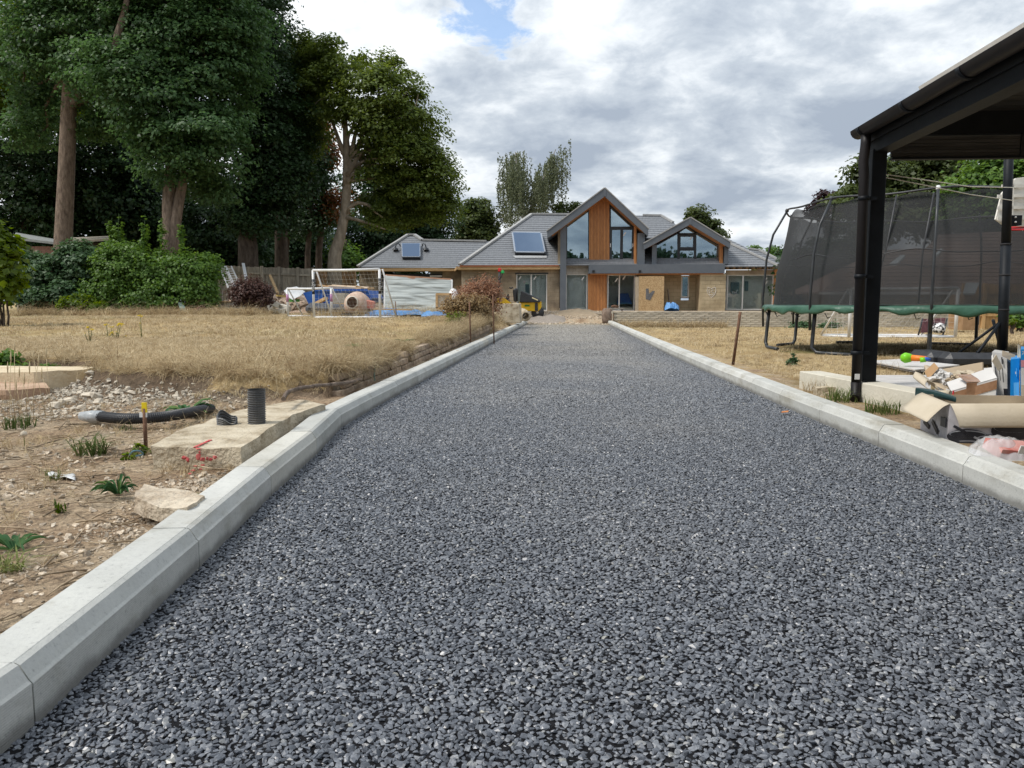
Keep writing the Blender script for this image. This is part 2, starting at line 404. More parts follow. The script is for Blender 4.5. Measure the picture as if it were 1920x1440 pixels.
right_l = np.where(cx > kx(KR, cy)+0.12, 0.45+0.55*sst(cx-kx(KR, cy), 0.2, 1.1)*sst(cy, 3.5, 6.5), 0)
left_l = np.where(cx < -2.75, sst(left_l, 0.8, 1.0), left_l); lawn_a = np.where(cx < midx, left_l, right_l); lawn_a = np.where((cy > 30.5) & (cx > -2.2), 0.0, lawn_a)
lawn_a = np.where((np.abs(cx-0.1) < 1.9) & (cy > 30), 0, lawn_a)
green_a = np.where(cx < midx, 0.75*sst(cy, 17.5, 21)*(fbm(cx*0.5, cy*1.2, 3, 21) > 0.42), 0.55*sst(cy, 25, 29)) + 0.35*(fbm(cx*0.35, cy*0.7, 3, 31) > 0.60)
green_a = np.clip(green_a + np.where(((cx-5.6)**2+(cy-12.5)**2) < 2.3**2, 0.95, 0), 0, 1)
soil_undercut_a = np.where((cx < WALLX) & (cy > 4.6) & (cy < 7.5), sst(bank_t(cx, cy), 0.05, 0.35)*(1-sst(bank_t(cx, cy), 0.9, 1.0)), 0)  # dark bank soil, with the undercut's shade put into the same tone
gm = bpy.data.materials.new('ground'); gm.use_nodes = True; t = gm.node_tree; b = t.nodes['Principled BSDF']
b.inputs['Roughness'].default_value = 0.95; b.inputs['Specular IOR Level'].default_value = 0.15
co = N(t, 'ShaderNodeTexCoord').outputs['Object']
def tn(sc, det=8, rough=0.6, mp=None):
    n = N(t, 'ShaderNodeTexNoise'); n.inputs['Scale'].default_value = sc; n.inputs['Detail'].default_value = det; n.inputs['Roughness'].default_value = rough
    if mp: m_ = N(t, 'ShaderNodeMapping'); m_.inputs['Scale'].default_value = mp; L(t, co, m_.inputs[0]); L(t, m_.outputs[0], n.inputs['Vector'])
    else: L(t, co, n.inputs['Vector'])
    return n.outputs['Fac']
def ramp(v, stops):
    r = N(t, 'ShaderNodeValToRGB'); e = r.color_ramp.elements
    e[0].position, e[0].color = stops[0][0], (*stops[0][1], 1); e[1].position, e[1].color = stops[-1][0], (*stops[-1][1], 1)
    for p, c in stops[1:-1]: q = e.new(p); q.color = (*c, 1)
    L(t, v, r.inputs[0]); return r.outputs[0]
def mixc(f, a, b_):
    m_ = N(t, 'ShaderNodeMix', data_type='RGBA'); L(t, f, m_.inputs[0]); L(t, a, m_.inputs[6]); L(t, b_, m_.inputs[7]); return m_.outputs[2]
dirtc = ramp(tn(2.3), [(0.30, (0.25, 0.175, 0.115)), (0.45, (0.39, 0.295, 0.205)), (0.58, (0.48, 0.395, 0.29)), (0.72, (0.35, 0.315, 0.265))])
dirtf = ramp(tn(45, 6, 0.7), [(0.35, (0.45, 0.42, 0.40)), (0.62, (1.25, 1.2, 1.12))])
mm = N(t, 'ShaderNodeMix', data_type='RGBA', blend_type='MULTIPLY'); mm.inputs[0].default_value = 1; L(t, dirtc, mm.inputs[6]); L(t, dirtf, mm.inputs[7])
straw = ramp(tn(1.1, 9, 0.65, (1, 0.45, 1)), [(0.30, (0.28, 0.19, 0.095)), (0.48, (0.43, 0.315, 0.165)), (0.66, (0.53, 0.41, 0.235))])
strf = ramp(tn(30, 7, 0.75, (1, 0.5, 1)), [(0.32, (0.55, 0.52, 0.48)), (0.66, (1.2, 1.2, 1.15))])
ms = N(t, 'ShaderNodeMix', data_type='RGBA', blend_type='MULTIPLY'); ms.inputs[0].default_value = 1; L(t, straw, ms.inputs[6]); L(t, strf, ms.inputs[7])
grn = ramp(tn(3.5), [(0.35, (0.10, 0.12, 0.04)), (0.65, (0.20, 0.20, 0.075))])
ga = N(t, 'ShaderNodeAttribute', attribute_name='green'); la = N(t, 'ShaderNodeAttribute', attribute_name='lawn')
gf = math_n(t, 'MULTIPLY', ga.outputs['Fac'], maprange(t, tn(1.8, 6), 0.40, 0.62, 0.05, 0.85))
lawnc = mixc(gf, ms.outputs[2], grn)
lf = maprange(t, math_n(t, 'ADD', la.outputs['Fac'], math_n(t, 'MULTIPLY', math_n(t, 'SUBTRACT', tn(5), 0.5), 0.9)), 0.35, 0.6, 0, 1)
sa = N(t, 'ShaderNodeAttribute', attribute_name='soil'); soil_dark = ramp(tn(14, 7, 0.7), [(0.35, (0.035, 0.024, 0.016)), (0.65, (0.15, 0.105, 0.07))])
L(t, mixc(lf, mixc(math_n(t, 'MULTIPLY', sa.outputs['Fac'], 0.85), mm.outputs[2], soil_dark), lawnc), b.inputs['Base Color'])
bp = N(t, 'ShaderNodeBump'); bp.inputs['Strength'].default_value = 0.9; bp.inputs['Distance'].default_value = 0.03
L(t, math_n(t, 'ADD', tn(28, 8, 0.7), math_n(t, 'MULTIPLY', tn(120, 4, 0.7), 0.4)), bp.inputs['Height']); L(t, bp.outputs[0], b.inputs['Normal'])
ground = npmesh('ground', np.stack([XX, YY, ZZ], -1).reshape(-1, 3), F4, gm, None, {'lawn': lawn_a, 'green': green_a, 'soil': soil_undercut_a}, smooth=True)
tag(ground, 'dry straw coloured lawn and bare stony soil either side of the driveway', None, None, 'structure')

# ------------------------------------------------------------------ driveway: bitumen bed, then the loose-textured stones laid in it
dm = bpy.data.materials.new('bitumen'); dm.use_nodes = True; t = dm.node_tree; b = t.nodes['Principled BSDF']
b.inputs['Roughness'].default_value = 0.8; b.inputs['Specular IOR Level'].default_value = 0.12
co = N(t, 'ShaderNodeTexCoord').outputs['Object']
v1 = N(t, 'ShaderNodeTexVoronoi'); v1.inputs['Scale'].default_value = 60; L(t, co, v1.inputs['Vector'])
c1 = ramp(v1.outputs['Color'], [(0.1, (0.005, 0.005, 0.006)), (0.9, (0.014, 0.014, 0.016))])
dust = ramp(tn(2.0, 8, 0.7), [(0.40, (0.30, 0.255, 0.185)), (0.70, (0.40, 0.35, 0.27))])
sy = N(t, 'ShaderNodeSeparateXYZ'); L(t, co, sy.inputs[0])
df = maprange(t, math_n(t, 'ADD', sy.outputs[1], math_n(t, 'MULTIPLY', tn(1.3, 6), 9.0)), 27.0, 33.0, 0.0, 0.92)
L(t, mixc(df, c1, dust), b.inputs['Base Color'])
bp = N(t, 'ShaderNodeBump'); bp.inputs['Strength'].default_value = 1; bp.inputs['Distance'].default_value = 0.012
L(t, v1.outputs['Distance'], bp.inputs['Height']); L(t, bp.outputs[0], b.inputs['Normal'])
ysd = np.concatenate([np.arange(-1, 8, 0.3), np.arange(8, 31.1, 1.0)])
dv = []; df_ = []
for y in ysd:
    a, c = kx(KL, y)-0.02, kx(KR, y)+0.02
    for k in range(13):
        x = a+(c-a)*k/12; dv.append((x, y, -0.008 + 0.012*(1-abs(k-6)/6)))
for j in range(len(ysd)-1):
    for k in range(12): q = j*13+k; df_.append((q, q+1, q+14, q+13))
drive = npmesh('driveway', dv, df_, dm, smooth=True); tag(drive, 'fresh black asphalt driveway running to the house between pale kerbs', None, None, 'structure')
sm = bpy.data.materials.new('coated_stone'); sm.use_nodes = True; t = sm.node_tree; b = t.nodes['Principled BSDF']
oi = N(t, 'ShaderNodeObjectInfo')
c = ramp(oi.outputs['Random'], [(0.0, (0.050, 0.056, 0.069)), (0.35, (0.096, 0.106, 0.125)), (0.8, (0.155, 0.167, 0.190)), (0.98, (0.22, 0.23, 0.245)), (1.0, (0.27, 0.265, 0.235))])
co = N(t, 'ShaderNodeTexCoord').outputs['Object']
n = N(t, 'ShaderNodeTexNoise'); n.inputs['Scale'].default_value = 3.0; n.inputs['Detail'].default_value = 5; L(t, co, n.inputs['Vector'])
mxs = N(t, 'ShaderNodeMix', data_type='RGBA', blend_type='MULTIPLY'); mxs.inputs[0].default_value = 1
L(t, c, mxs.inputs[6]); L(t, ramp(n.outputs['Fac'], [(0.3, (0.6, 0.6, 0.6)), (0.7, (1.3, 1.3, 1.3))]), mxs.inputs[7])
# sandy dust carried onto the far end, with grazing sheen put into the same colour
gp = N(t, 'ShaderNodeNewGeometry'); spz = N(t, 'ShaderNodeSeparateXYZ'); L(t, gp.outputs['Position'], spz.inputs[0])
dn = N(t, 'ShaderNodeTexNoise'); dn.inputs['Scale'].default_value = 0.55; dn.inputs['Detail'].default_value = 7; L(t, gp.outputs['Position'], dn.inputs['Vector'])
dfx = maprange(t, math_n(t, 'ABSOLUTE', math_n(t, 'SUBTRACT', spz.outputs[0], 0.1)), 0.7, 1.7, 1.0, 0.25)
dfy = maprange(t, math_n(t, 'ADD', spz.outputs[1], math_n(t, 'MULTIPLY', math_n(t, 'SUBTRACT', dn.outputs['Fac'], 0.5), 18.0)), 0.0, 25.0, 0.0, 1.0)
dust_sheen = N(t, 'ShaderNodeRGB'); dust_sheen.outputs[0].default_value = (0.37, 0.335, 0.28, 1)
L(t, mixc(math_n(t, 'MULTIPLY', math_n(t, 'MULTIPLY', dfx, dfy), 0.72), mxs.outputs[2], dust_sheen.outputs[0]), b.inputs['Base Color']); b.inputs['Roughness'].default_value = 0.38; b.inputs['Specular IOR Level'].default_value = 0.62
srcs = [source('chip', stone_bm(100+i, 1, random.uniform(0.65, 0.95), random.uniform(0.40, 0.58), 14), sm) for i in range(10)]
def drive_pts(y0, y1, sp):
    yy = np.arange(y0, y1, sp*0.87); out = []
    for j, y in enumerate(yy):
        a, c_ = kx(KL, y)+0.034-0.034, kx(KR, y)
        xx = np.arange(a-0.03, c_+0.03, sp) + (j % 2)*sp/2
        out.append(np.stack([xx, np.full_like(xx, y)], -1))
    p = np.concatenate(out); return p + RNG.uniform(-0.34, 0.34, p.shape)*sp
pp = []; ss = []
for y0, y1, sp, lo, hi, dzz in ((0.3, 6.0, 0.0122, 0.0145, 0.0245, 0), (0.3, 5.0, 0.0122, 0.009, 0.013, -0.0025), (6.0, 12, 0.0165, 0.0190, 0.030, 0), (12, 20, 0.026, 0.022, 0.034, 0), (20, 29, 0.042, 0.030, 0.048, 0)):
    p = drive_pts(y0, y1, sp); p = p[RNG.random(len(p)) < (0.4 if dzz else 1.0)]; a, c_ = kx(KL, p[:, 1]), kx(KR, p[:, 1]); u_ = (p[:, 0]-a)/(c_-a)
    z = -0.008 + 0.012*(1-np.abs(u_*12-6)/6) - 0.001 + dzz + RNG.uniform(-0.003, 0.003, len(p)) + (fbm(p[:, 0]*6, p[:, 1]*6, 3, 77)-0.5)*0.0012 + 0.0012
    pp.append(np.stack([p[:, 0], p[:, 1], z], -1)); q = RNG.random(len(p)); ss.append(lo+(hi-lo)*q**2.2)
pp = np.concatenate(pp); ss = np.concatenate(ss); n_ = len(pp)
fade = RNG.random(n_) < np.interp(pp[:, 1], [22, 29], [1, 0.25]); pp, ss = pp[fade], ss[fade]; n_ = len(pp)
rot = np.stack([RNG.normal(0, 0.27, n_), RNG.normal(0, 0.27, n_), RNG.uniform(0, 6.28, n_)], -1)
scatter('asphalt_stones', pp, rot, ss, RNG.integers(0, 10, n_), srcs, 'small angular bitumen coated stones of the asphalt surface', None)

# ------------------------------------------------------------------ kerbs
km = bpy.data.materials.new('kerb_concrete'); km.use_nodes = True; t = km.node_tree; b = t.nodes['Principled BSDF']; b.inputs['Roughness'].default_value = 0.85
co = N(t, 'ShaderNodeTexCoord').outputs['Object']; oi = N(t, 'ShaderNodeObjectInfo')
base = ramp(tn(3.0, 8, 0.6), [(0.3, (0.43, 0.43, 0.405)), (0.5, (0.50, 0.50, 0.475)), (0.7, (0.56, 0.56, 0.53))])
spk = ramp(tn(70, 5, 0.75), [(0.28, (0.62, 0.62, 0.62)), (0.42, (0.97, 0.97, 0.97)), (0.65, (1.05, 1.05, 1.04))])
m1 = N(t, 'ShaderNodeMix', data_type='RGBA', blend_type='MULTIPLY'); m1.inputs[0].default_value = 1; L(t, base, m1.inputs[6]); L(t, spk, m1.inputs[7])
tint = ramp(oi.outputs['Random'], [(0.0, (0.90, 0.91, 0.91)), (0.8, (1.04, 1.04, 1.04)), (0.93, (1.04, 1.02, 0.98)), (1.0, (1.05, 1.0, 0.92))])
m2 = N(t, 'ShaderNodeMix', data_type='RGBA', blend_type='MULTIPLY'); m2.inputs[0].default_value = 1; L(t, m1.outputs[2], m2.inputs[6]); L(t, tint, m2.inputs[7])
# splashed bitumen and dirt along the foot
sz_ = N(t, 'ShaderNodeSeparateXYZ'); L(t, co, sz_.inputs[0])
foot = math_n(t, 'MULTIPLY', maprange(t, math_n(t, 'ADD', sz_.outputs[2], math_n(t, 'MULTIPLY', tn(9, 8, 0.75), -0.055)), -0.024, 0.012, 1, 0), 0.75)
dk = N(t, 'ShaderNodeRGB'); dk.outputs[0].default_value = (0.13, 0.125, 0.115, 1)
smear = ramp(tn(1.9, 9, 0.7, (1, 1, 2.5)), [(0.33, (0.70, 0.665, 0.60)), (0.47, (0.98, 0.975, 0.96)), (0.7, (1.04, 1.04, 1.04))])
m3 = N(t, 'ShaderNodeMix', data_type='RGBA', blend_type='MULTIPLY'); m3.inputs[0].default_value = 1; L(t, m2.outputs[2], m3.inputs[6]); L(t, smear, m3.inputs[7])
L(t, mixc(foot, m3.outputs[2], dk.outputs[0]), b.inputs['Base Color'])
wv = N(t, 'ShaderNodeTexWave'); wv.bands_direction = 'Z'; wv.inputs['Scale'].default_value = 58; wv.inputs['Distortion'].default_value = 0.6; wv.inputs['Detail'].default_value = 2
L(t, co, wv.inputs['Vector'])
bp = N(t, 'ShaderNodeBump'); bp.inputs['Strength'].default_value = 0.15; bp.inputs['Distance'].default_value = 0.004
L(t, math_n(t, 'MULTIPLY', wv.outputs['Fac'], maprange(t, sz_.outputs[2], 0.078, 0.084, 1, 0)), bp.inputs['Height'])
bp2 = N(t, 'ShaderNodeBump'); bp2.inputs['Strength'].default_value = 0.35; bp2.inputs['Distance'].default_value = 0.004; L(t, tn(140, 4, 0.7), bp2.inputs['Height'])
L(t, bp.outputs[0], bp2.inputs['Normal']); L(t, bp2.outputs[0], b.inputs['Normal'])
PROF = [(0.0, -0.14), (0.0, 0.082), (0.006, 0.088), (0.024, 0.119), (0.034, 0.1245), (0.037, 0.1225), (0.040, 0.125), (0.141, 0.125), (0.146, 0.12), (0.146, -0.14)]
def kerb(K, side, y0, label):
    """stones of 0.915 m laid end to end along the line K; side -1 = drive lies to the right of the kerb"""
    pts = [Vector((x - side*0.034, y, 0)) for x, y in K]      # K is the arris; the face stands 34 mm proud of it
    cum = [0]
    for a, c_ in zip(pts, pts[1:]): cum.append(cum[-1]+(c_-a).length)
    def at(s):
        for i in range(len(pts)-1):
            if s <= cum[i+1]: return pts[i].lerp(pts[i+1], (s-cum[i])/(cum[i+1]-cum[i]))
        return pts[-1].copy()
    root = thing('kerb', label, None, (0, 0, 0), None, 'structure')
    s0 = y0; knots = []
    while s0 < cum[-1]+0.01: knots.append(at(s0)); s0 += 0.915
    for i in range(len(knots)-1):
        a, c_ = knots[i], knots[i+1]
        ta = (knots[i+1]-knots[max(i-1, 0)]).normalized(); tb = (knots[min(i+2, len(knots)-1)]-knots[i]).normalized()
        d = (c_-a).normalized(); dz = random.uniform(-0.0015, 0.0015)
        a2 = a + d*0.0026; c2 = c_ - d*0.0026; dx_ = na_j = random.uniform(-0.002, 0.002)
        na = Vector((-ta.y, ta.x, 0))*(-side); nb = Vector((-tb.y, tb.x, 0))*(-side)
        # side=+1: right kerb, outward is +x; side=-1: left kerb, outward is -x
        if na.x*side < 0: na = -na
        if nb.x*side < 0: nb = -nb
        mb = MB(); n = len(PROF)
        vs = [a2 + na*p + Vector((0, 0, z+dz)) for p, z in PROF] + [c2 + nb*p + Vector((0, 0, z+dz)) for p, z in PROF]
        mb.add(vs, [tuple(range(n)), tuple(range(n, 2*n))] + [(k, (k+1) % n, (k+1) % n+n, k+n) for k in range(n)])
        mb.build('kerb_stone', km, root)
kerb(KL, -1, 0.55, 'pale concrete kerb along the left edge of the driveway')
kerb(KR, 1, 0.98, 'pale concrete kerb along the right edge of the driveway')

# ------------------------------------------------------------------ old brick wall holding back the lawn
bm_old = mat('old_brick', (0.27, 0.205, 0.145), (0.45, 0.365, 0.27), 9, 0.92, 0.6, 40, rand=0.28, c3=(0.31, 0.235, 0.175))
rw = thing('retaining_wall', 'low crumbling brown brick wall edging the lawn beside the left kerb', 'wall', (WALLX, 6.4, 0.0))
shared = []
for k in range(6):
    q = MB().box(-0.05, -0.104, -0.032, 0.05, 0.104, 0.032)
    q.v = [tuple(c_+random.uniform(-0.006, 0.006) for c_ in v) for v in q.v]
    o = q.build('brick', bm_old, None, bevel=0.006, origin=(0, 0, 0)); shared.append(o.data); bpy.data.objects.remove(o)
def lawn_edge(y): return 0.255 + 0.155*float(sst(y, 6, 22))
for c_ in range(3):
    y = 6.35 + (0.11 if c_ == 1 else 0)
    while y < 19.3:
        if not (c_ == 2 and (random.random() < 0.22 or y > 16.5)) and not (c_ == 1 and random.random() < 0.05):
            o = bpy.data.objects.new('brick', random.choice(shared)); C.objects.link(o); o.parent = rw
            z = 0.062 + 0.073*c_ + (lawn_edge(y)-0.255)*0.8
            o.location = Vector((WALLX+0.035+random.uniform(-0.012, 0.012), y, z)) - Vector((WALLX, 6.4, 0)); o.rotation_euler = (0, random.uniform(-0.05, 0.05), random.uniform(-0.04, 0.04))
        y += 0.219
mort = MB().box(WALLX-0.06, 6.3, -0.05, WALLX+0.05, 19.4, 0.20)
mort.build('mortar', mat('mortar_old', (0.20, 0.165, 0.13), (0.28, 0.235, 0.18), 14, 0.95, 0.5, 50), rw)

# ------------------------------------------------------------------ garden wall of long pale bricks, right of the drive's end
bm_new = mat('pale_brick', (0.41, 0.36, 0.28), (0.52, 0.47, 0.385), 6, 0.9, 0.4, 40, rand=0.16)
gw = thing('garden_wall', 'low wall of long pale bricks across the end of the right lawn', 'wall', (1.80, 29.6, -0.15))
q = MB().box(-0.150, -0.05, -0.030, 0.150, 0.05, 0.030); proto = q.build('brick', bm_new, None, bevel=0.006, origin=(0, 0, 0)); bdat = proto.data; bpy.data.objects.remove(proto)
cnt = 0; rest = MB()
for c_ in range(9):
    x = 1.80 + (0.155 if c_ % 2 else 0); z = -0.115 + 0.072*c_
    while x < 18.2:
        if x > 4.7 or True:
            if x < 12.4 and cnt < 300:
                o = bpy.data.objects.new('brick', bdat); C.objects.link(o); o.parent = gw
                o.location = (x+0.15-1.80, random.uniform(-0.006, 0.006), z+0.15); cnt += 1
            else: rest.cbox((x+0.15, 29.6+random.uniform(-0.006, 0.006), z), (0.30, 0.10, 0.060))
        x += 0.312
rest.build('brickwork', bm_new, gw, kind='stuff')
MB().box(1.81, 29.58, -0.3, 18.2, 29.68, 0.482).build('mortar', mat('mortar_new', (0.40, 0.37, 0.31), (0.46, 0.43, 0.37), 20, 0.95, 0.4), gw)
MB().box(1.75, 29.50, -0.3, 1.795, 29.72, 0.50).build('end_pier', bm_new, gw)

# ================================================================== THE HOUSE
YF = 44.0; FL = 0.34                      # depth of the main wall, floor height
mslate = mat('slate_tile', (0.155, 0.165, 0.18), (0.215, 0.225, 0.24), 5, 0.55, 0.25, 30, spec=0.4, stretch=(3, 1, 1))
mridge = mat('ridge_tile', (0.30, 0.30, 0.30), (0.38, 0.38, 0.37), 5, 0.7, 0.2)
mgrey = mat('grey_render', (0.105, 0.122, 0.145), (0.125, 0.142, 0.165), 2, 0.6, 0.05)
mframe = mat('anthracite_frame', (0.030, 0.034, 0.040), (0.04, 0.044, 0.05), 3, 0.4)
mwhite = mat('white_frame', (0.72, 0.73, 0.72), (0.80, 0.80, 0.79), 4, 0.45)
mblock = mat('block', (0.36, 0.29, 0.185), (0.53, 0.44, 0.30), 1.2, 0.92, 0.4, 60, c3=(0.45, 0.37, 0.24), detail=9)
mblockd = mat('weathered_block', (0.20, 0.16, 0.12), (0.47, 0.39, 0.29), 0.9, 0.92, 0.4, 60, c3=(0.35, 0.285, 0.205), contrast=(0.36, 0.62), detail=9)
mblockg = mat('grey_block', (0.36, 0.345, 0.31), (0.46, 0.44, 0.40), 4, 0.92, 0.4, 60)
mmort = mat('mortar', (0.22, 0.18, 0.12), (0.27, 0.22, 0.15), 9, 0.95)
mtimber = mat('orange_cladding', (0.40, 0.165, 0.055), (0.58, 0.265, 0.10), 7, 0.5, 0.15, 60, stretch=(8, 8, 0.5), rand=0.12)
mplank = mat('raw_timber', (0.42, 0.27, 0.13), (0.58, 0.40, 0.22), 6, 0.8, 0.2, 40, stretch=(0.6, 4, 4), rand=0.15)
mosb = mat('strand_board', (0.36, 0.235, 0.115), (0.55, 0.40, 0.225), 26, 0.85, 0.3, 60, contrast=(0.42, 0.58))
mglass = glass_mat('window_glass', 0.30)
mglass2 = glass_mat('clear_glass', 0.09, (0.95, 0.97, 0.965))
mroofglass = glass_mat('roof_glass', 0.30, (0.2, 0.25, 0.3), (0.62, 0.78, 1.0))
mroom = mat('room_plaster', (0.80, 0.83, 0.81), (0.86, 0.88, 0.87), 1, 0.9)
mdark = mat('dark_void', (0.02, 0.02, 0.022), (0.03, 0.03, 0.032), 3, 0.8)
mcopper = mat('red_membrane', (0.30, 0.10, 0.045), (0.36, 0.14, 0.07), 6, 0.8)
msticker = mat('sticker', (0.8, 0.8, 0.8))
house = thing('new_house', 'unfinished long slate roofed house with two grey gables and orange timber cladding', 'house', (0, YF, FL))

def px_box(mb, x0, y0, x1, y1, Y, depth, bx=None):
    a = P(x0, (y0+y1)/2, Y).x; c_ = P(x1, (y0+y1)/2, Y).x; t_ = P((x0+x1)/2, y0, Y).z; b_ = P((x0+x1)/2, y1, Y).z
    mb.box(a, Y, b_, c_, Y+depth, t_); return mb
def pxz(pts, Y): return [(P(x, y, Y).x, P(x, y, Y).z) for x, y in pts]
def clip(poly, k, lim, keep_above):
    out = []
    for i, a in enumerate(poly):
        b_ = poly[(i+1) % len(poly)]; ia = (a[k] >= lim) == keep_above or a[k] == lim; ib = (b_[k] >= lim) == keep_above or b_[k] == lim
        if ia: out.append(a)
        if ia != ib:
            q = (lim-a[k])/(b_[k]-a[k]); out.append(tuple(a[j]+(b_[j]-a[j])*q for j in range(len(a))))
    return out
def tiled_plane(pts3, t_, course, name, parent, m):
    """a roof plane z = Ze+(y-Ye)*t: overlapping courses of tile, each a stepped strip with its own lower edge"""
    nrm = Vector((0, -t_, 1)).normalized(); ln = math.sqrt(1+t_*t_)
    y0 = min(p.y for p in pts3); y1 = max(p.y for p in pts3); dy = course/ln; mb = MB(); k = 0
    ref = pts3[0]
    y = y0
    while y < y1-1e-4:
        band = clip(clip([tuple(p) for p in pts3], 1, y, True), 1, min(y+dy, y1), False)
        if len(band) >= 3:
            up = []
            for p in band:
                f_ = 1-(p[1]-y)/dy
                up.append(Vector(p) + nrm*(0.012+0.020*max(0, min(1, f_))) + Vector((0, -0.012*max(0, f_), -0.012*t_*max(0, f_))))
            lo = [Vector(p) - nrm*0.05 for p in band]
            n = len(up); mb.add(up+lo, [tuple(range(n)), tuple(reversed(range(n, 2*n)))] + [(i, i+n, (i+1) % n+n, (i+1) % n) for i in range(n)])
        y += dy
    return mb.build(name, m, parent, kind='stuff')
def blockwork(x0, x1, z0, z1, Y, holes, m, name, bw=0.44, bh=0.215, th=0.1, parent=house):
    """wall of blocks with recessed joints, openings left out; one mesh of real blocks over a mortar leaf"""
    mb = MB(); mo = MB(); k = 0; z = z0
    while z < z1-0.02:
        zt = min(z+bh, z1); x = x0 - (bw/2 if k % 2 else 0)
        while x < x1-0.01:
            a, c_ = max(x, x0), min(x+bw, x1)
            segs = [(a, c_)]
            for hx0, hz0, hx1, hz1 in holes:
                if zt > hz0+0.01 and z < hz1-0.01:
                    ns = []
                    for s0, s1 in segs:
                        if s1 <= hx0 or s0 >= hx1: ns.append((s0, s1)); continue
                        if s0 < hx0: ns.append((s0, hx0))
                        if s1 > hx1: ns.append((hx1, s1))
                    segs = ns
            for s0, s1 in segs:
                if s1-s0 > 0.03: mb.box(s0+0.006, Y+random.uniform(-0.004, 0.004), z+0.006, s1-0.006, Y+th, zt-0.006)
            x += bw
        # mortar behind this course
        xs_ = sorted([x0, x1] + [h for q in holes if zt > q[1]+0.01 and z < q[3]-0.01 for h in (q[0], q[2])])
        for a, c_ in zip(xs_[::2], xs_[1::2]):
            if c_-a > 0.03: mo.box(a, Y+0.012, z, c_, Y+th-0.004, zt)
        z = zt; k += 1
    w = mb.build(name, m, parent, kind='stuff'); mo.build('mortar', mmort, parent); return w
def window(x0, y0, x1, y1, Y, name, fm, gm_, bars=(), fw=0.06, mull=(), parent=house, fd=0.09, stickers=()):
    """rectangular opening filled with a frame, vertical mullions at the pixel columns mull and one pane per bay"""
    a = P(x0, (y0+y1)/2, Y).x; c_ = P(x1, (y0+y1)/2, Y).x; t_ = P((x0+x1)/2, y0, Y).z; b_ = P((x0+x1)/2, y1, Y).z
    fr = MB(); fr.box(a, Y, b_, a+fw, Y+fd, t_).box(c_-fw, Y, b_, c_, Y+fd, t_).box(a+fw, Y, t_-fw, c_-fw, Y+fd, t_).box(a+fw, Y, b_, c_-fw, Y+fd, b_+fw)
    xs_ = [a+fw]
    for q in mull:
        xm = P(q, (y0+y1)/2, Y).x; fr.box(xm-fw*0.6, Y-0.008, b_+fw, xm+fw*0.6, Y+fd, t_-fw); xs_ += [xm-fw*0.6, xm+fw*0.6]
    xs_.append(c_-fw); w = fr.build(name, fm, parent)
    for l, r_ in zip(xs_[::2], xs_[1::2]):
        MB().box(l, Y+0.045, b_+fw, r_, Y+0.06, t_-fw).build('pane', gm_, w)
    for sx, sy in stickers:
        p = P(sx, sy, Y); MB().cbox((p.x, Y+0.035, p.z), (0.06, 0.01, 0.24), (0, R(35), 0)).build('sticker', msticker, w)
    return w
def pane_poly(pts, Y, name, fm, gm_, fw=0.07, parent=house):
    """a pane of any outline with a frame bar along each edge"""
    q = pxz(pts, Y); fr = MB()
    for i in range(len(q)):
        a, b_ = q[i], q[(i+1) % len(q)]; fr.beam((a[0], Y+0.03, a[1]), (b_[0], Y+0.03, b_[1]), fw, fw)
    w = fr.build(name, fm, parent); MB().prism(q, Y+0.05, Y+0.065).build('pane', gm_, w); return w
def slats(x0, x1, n, topf, yb, Y, parent=house):
    """upright cladding battens from pixel column x0 to x1; topf(px) gives the top pixel row"""
    for i in range(n):
        a = x0+(x1-x0)*i/n; c_ = x0+(x1-x0)*(i+0.78)/n
        pts = pxz([(a, yb), (c_, yb), (c_, topf(c_)), (a, topf(a))], Y)
        MB().prism(pts, Y, Y+0.045).build('cladding_slat', mtimber, parent)
    MB().prism(pxz([(x0, yb), (x1, yb), (x1, topf(x1)+1), (x0, topf(x0)+1)], Y), Y+0.03, Y+0.09).build('cladding_backing', mframe, parent)

# ---- roofs -------------------------------------------------------
TN = 0.70
ZE = P(950, 497, YF-0.35).z; YE = YF-0.35
ZE2 = P(760, 502, 45.35).z; YE2 = 45.35
def roofplane(poly, Ye, Ze, course=0.23): return tiled_plane([RP(x, y, Ye, Ze, TN) for x, y in poly], TN, course, 'roof_tiles', house, mslate)
main_poly = [(862, 497.5), (1090, 497.5), (1362, 497.5), (1264, 419), (1240, 405), (997, 402)]
roofplane(main_poly, YE, ZE)
lw_poly = [(671, 501.5), (858, 503), (950, 503), (950, 453.5), (792, 451), (777, 441), (765, 441)]
roofplane(lw_poly, YE2, ZE2)
# right hand roof, two stepped hips
roofplane([(1345, 500), (1459, 500), (1370, 458), (1340, 445)], YE, ZE)
roofplane([(1300, 496), (1473, 496), (1424, 470), (1404, 467), (1340, 436), (1300, 420)], 47.5, P(1460, 494, 47.5).z)
def backslope(poly, Ye, Ze, drop=4.2):
    """the far side of the same roof, falling away behind the ridge"""
    top = [RP(x, y, Ye, Ze, TN) for x, y in poly]
    for a, b_ in zip(top, top[1:]):
        MB().slab([a, b_, b_+Vector((0, drop/TN, -drop)), a+Vector((0, drop/TN, -drop))], (0, 0, -0.06)).build('rear_roof', mslate, house)
backslope([(997, 402), (1240, 405)], YE, ZE); backslope([(792, 451), (950, 453.5)], YE2, ZE2, 2.6)
def hip(pts, Ye, Ze, w=0.20):
    m_ = MB()
    q = [RP(x, y, Ye, Ze, TN)+Vector((0, -0.02, 0.045)) for x, y in pts]
    for a, b_ in zip(q, q[1:]): m_.beam(a, b_, w, 0.10)
    m_.build('ridge_cap', mridge, house)
hip([(862, 497), (997, 402.5), (1070, 403)], YE, ZE, 0.26); hip([(1205, 404.5), (1240, 405), (1262, 418)], YE, ZE)
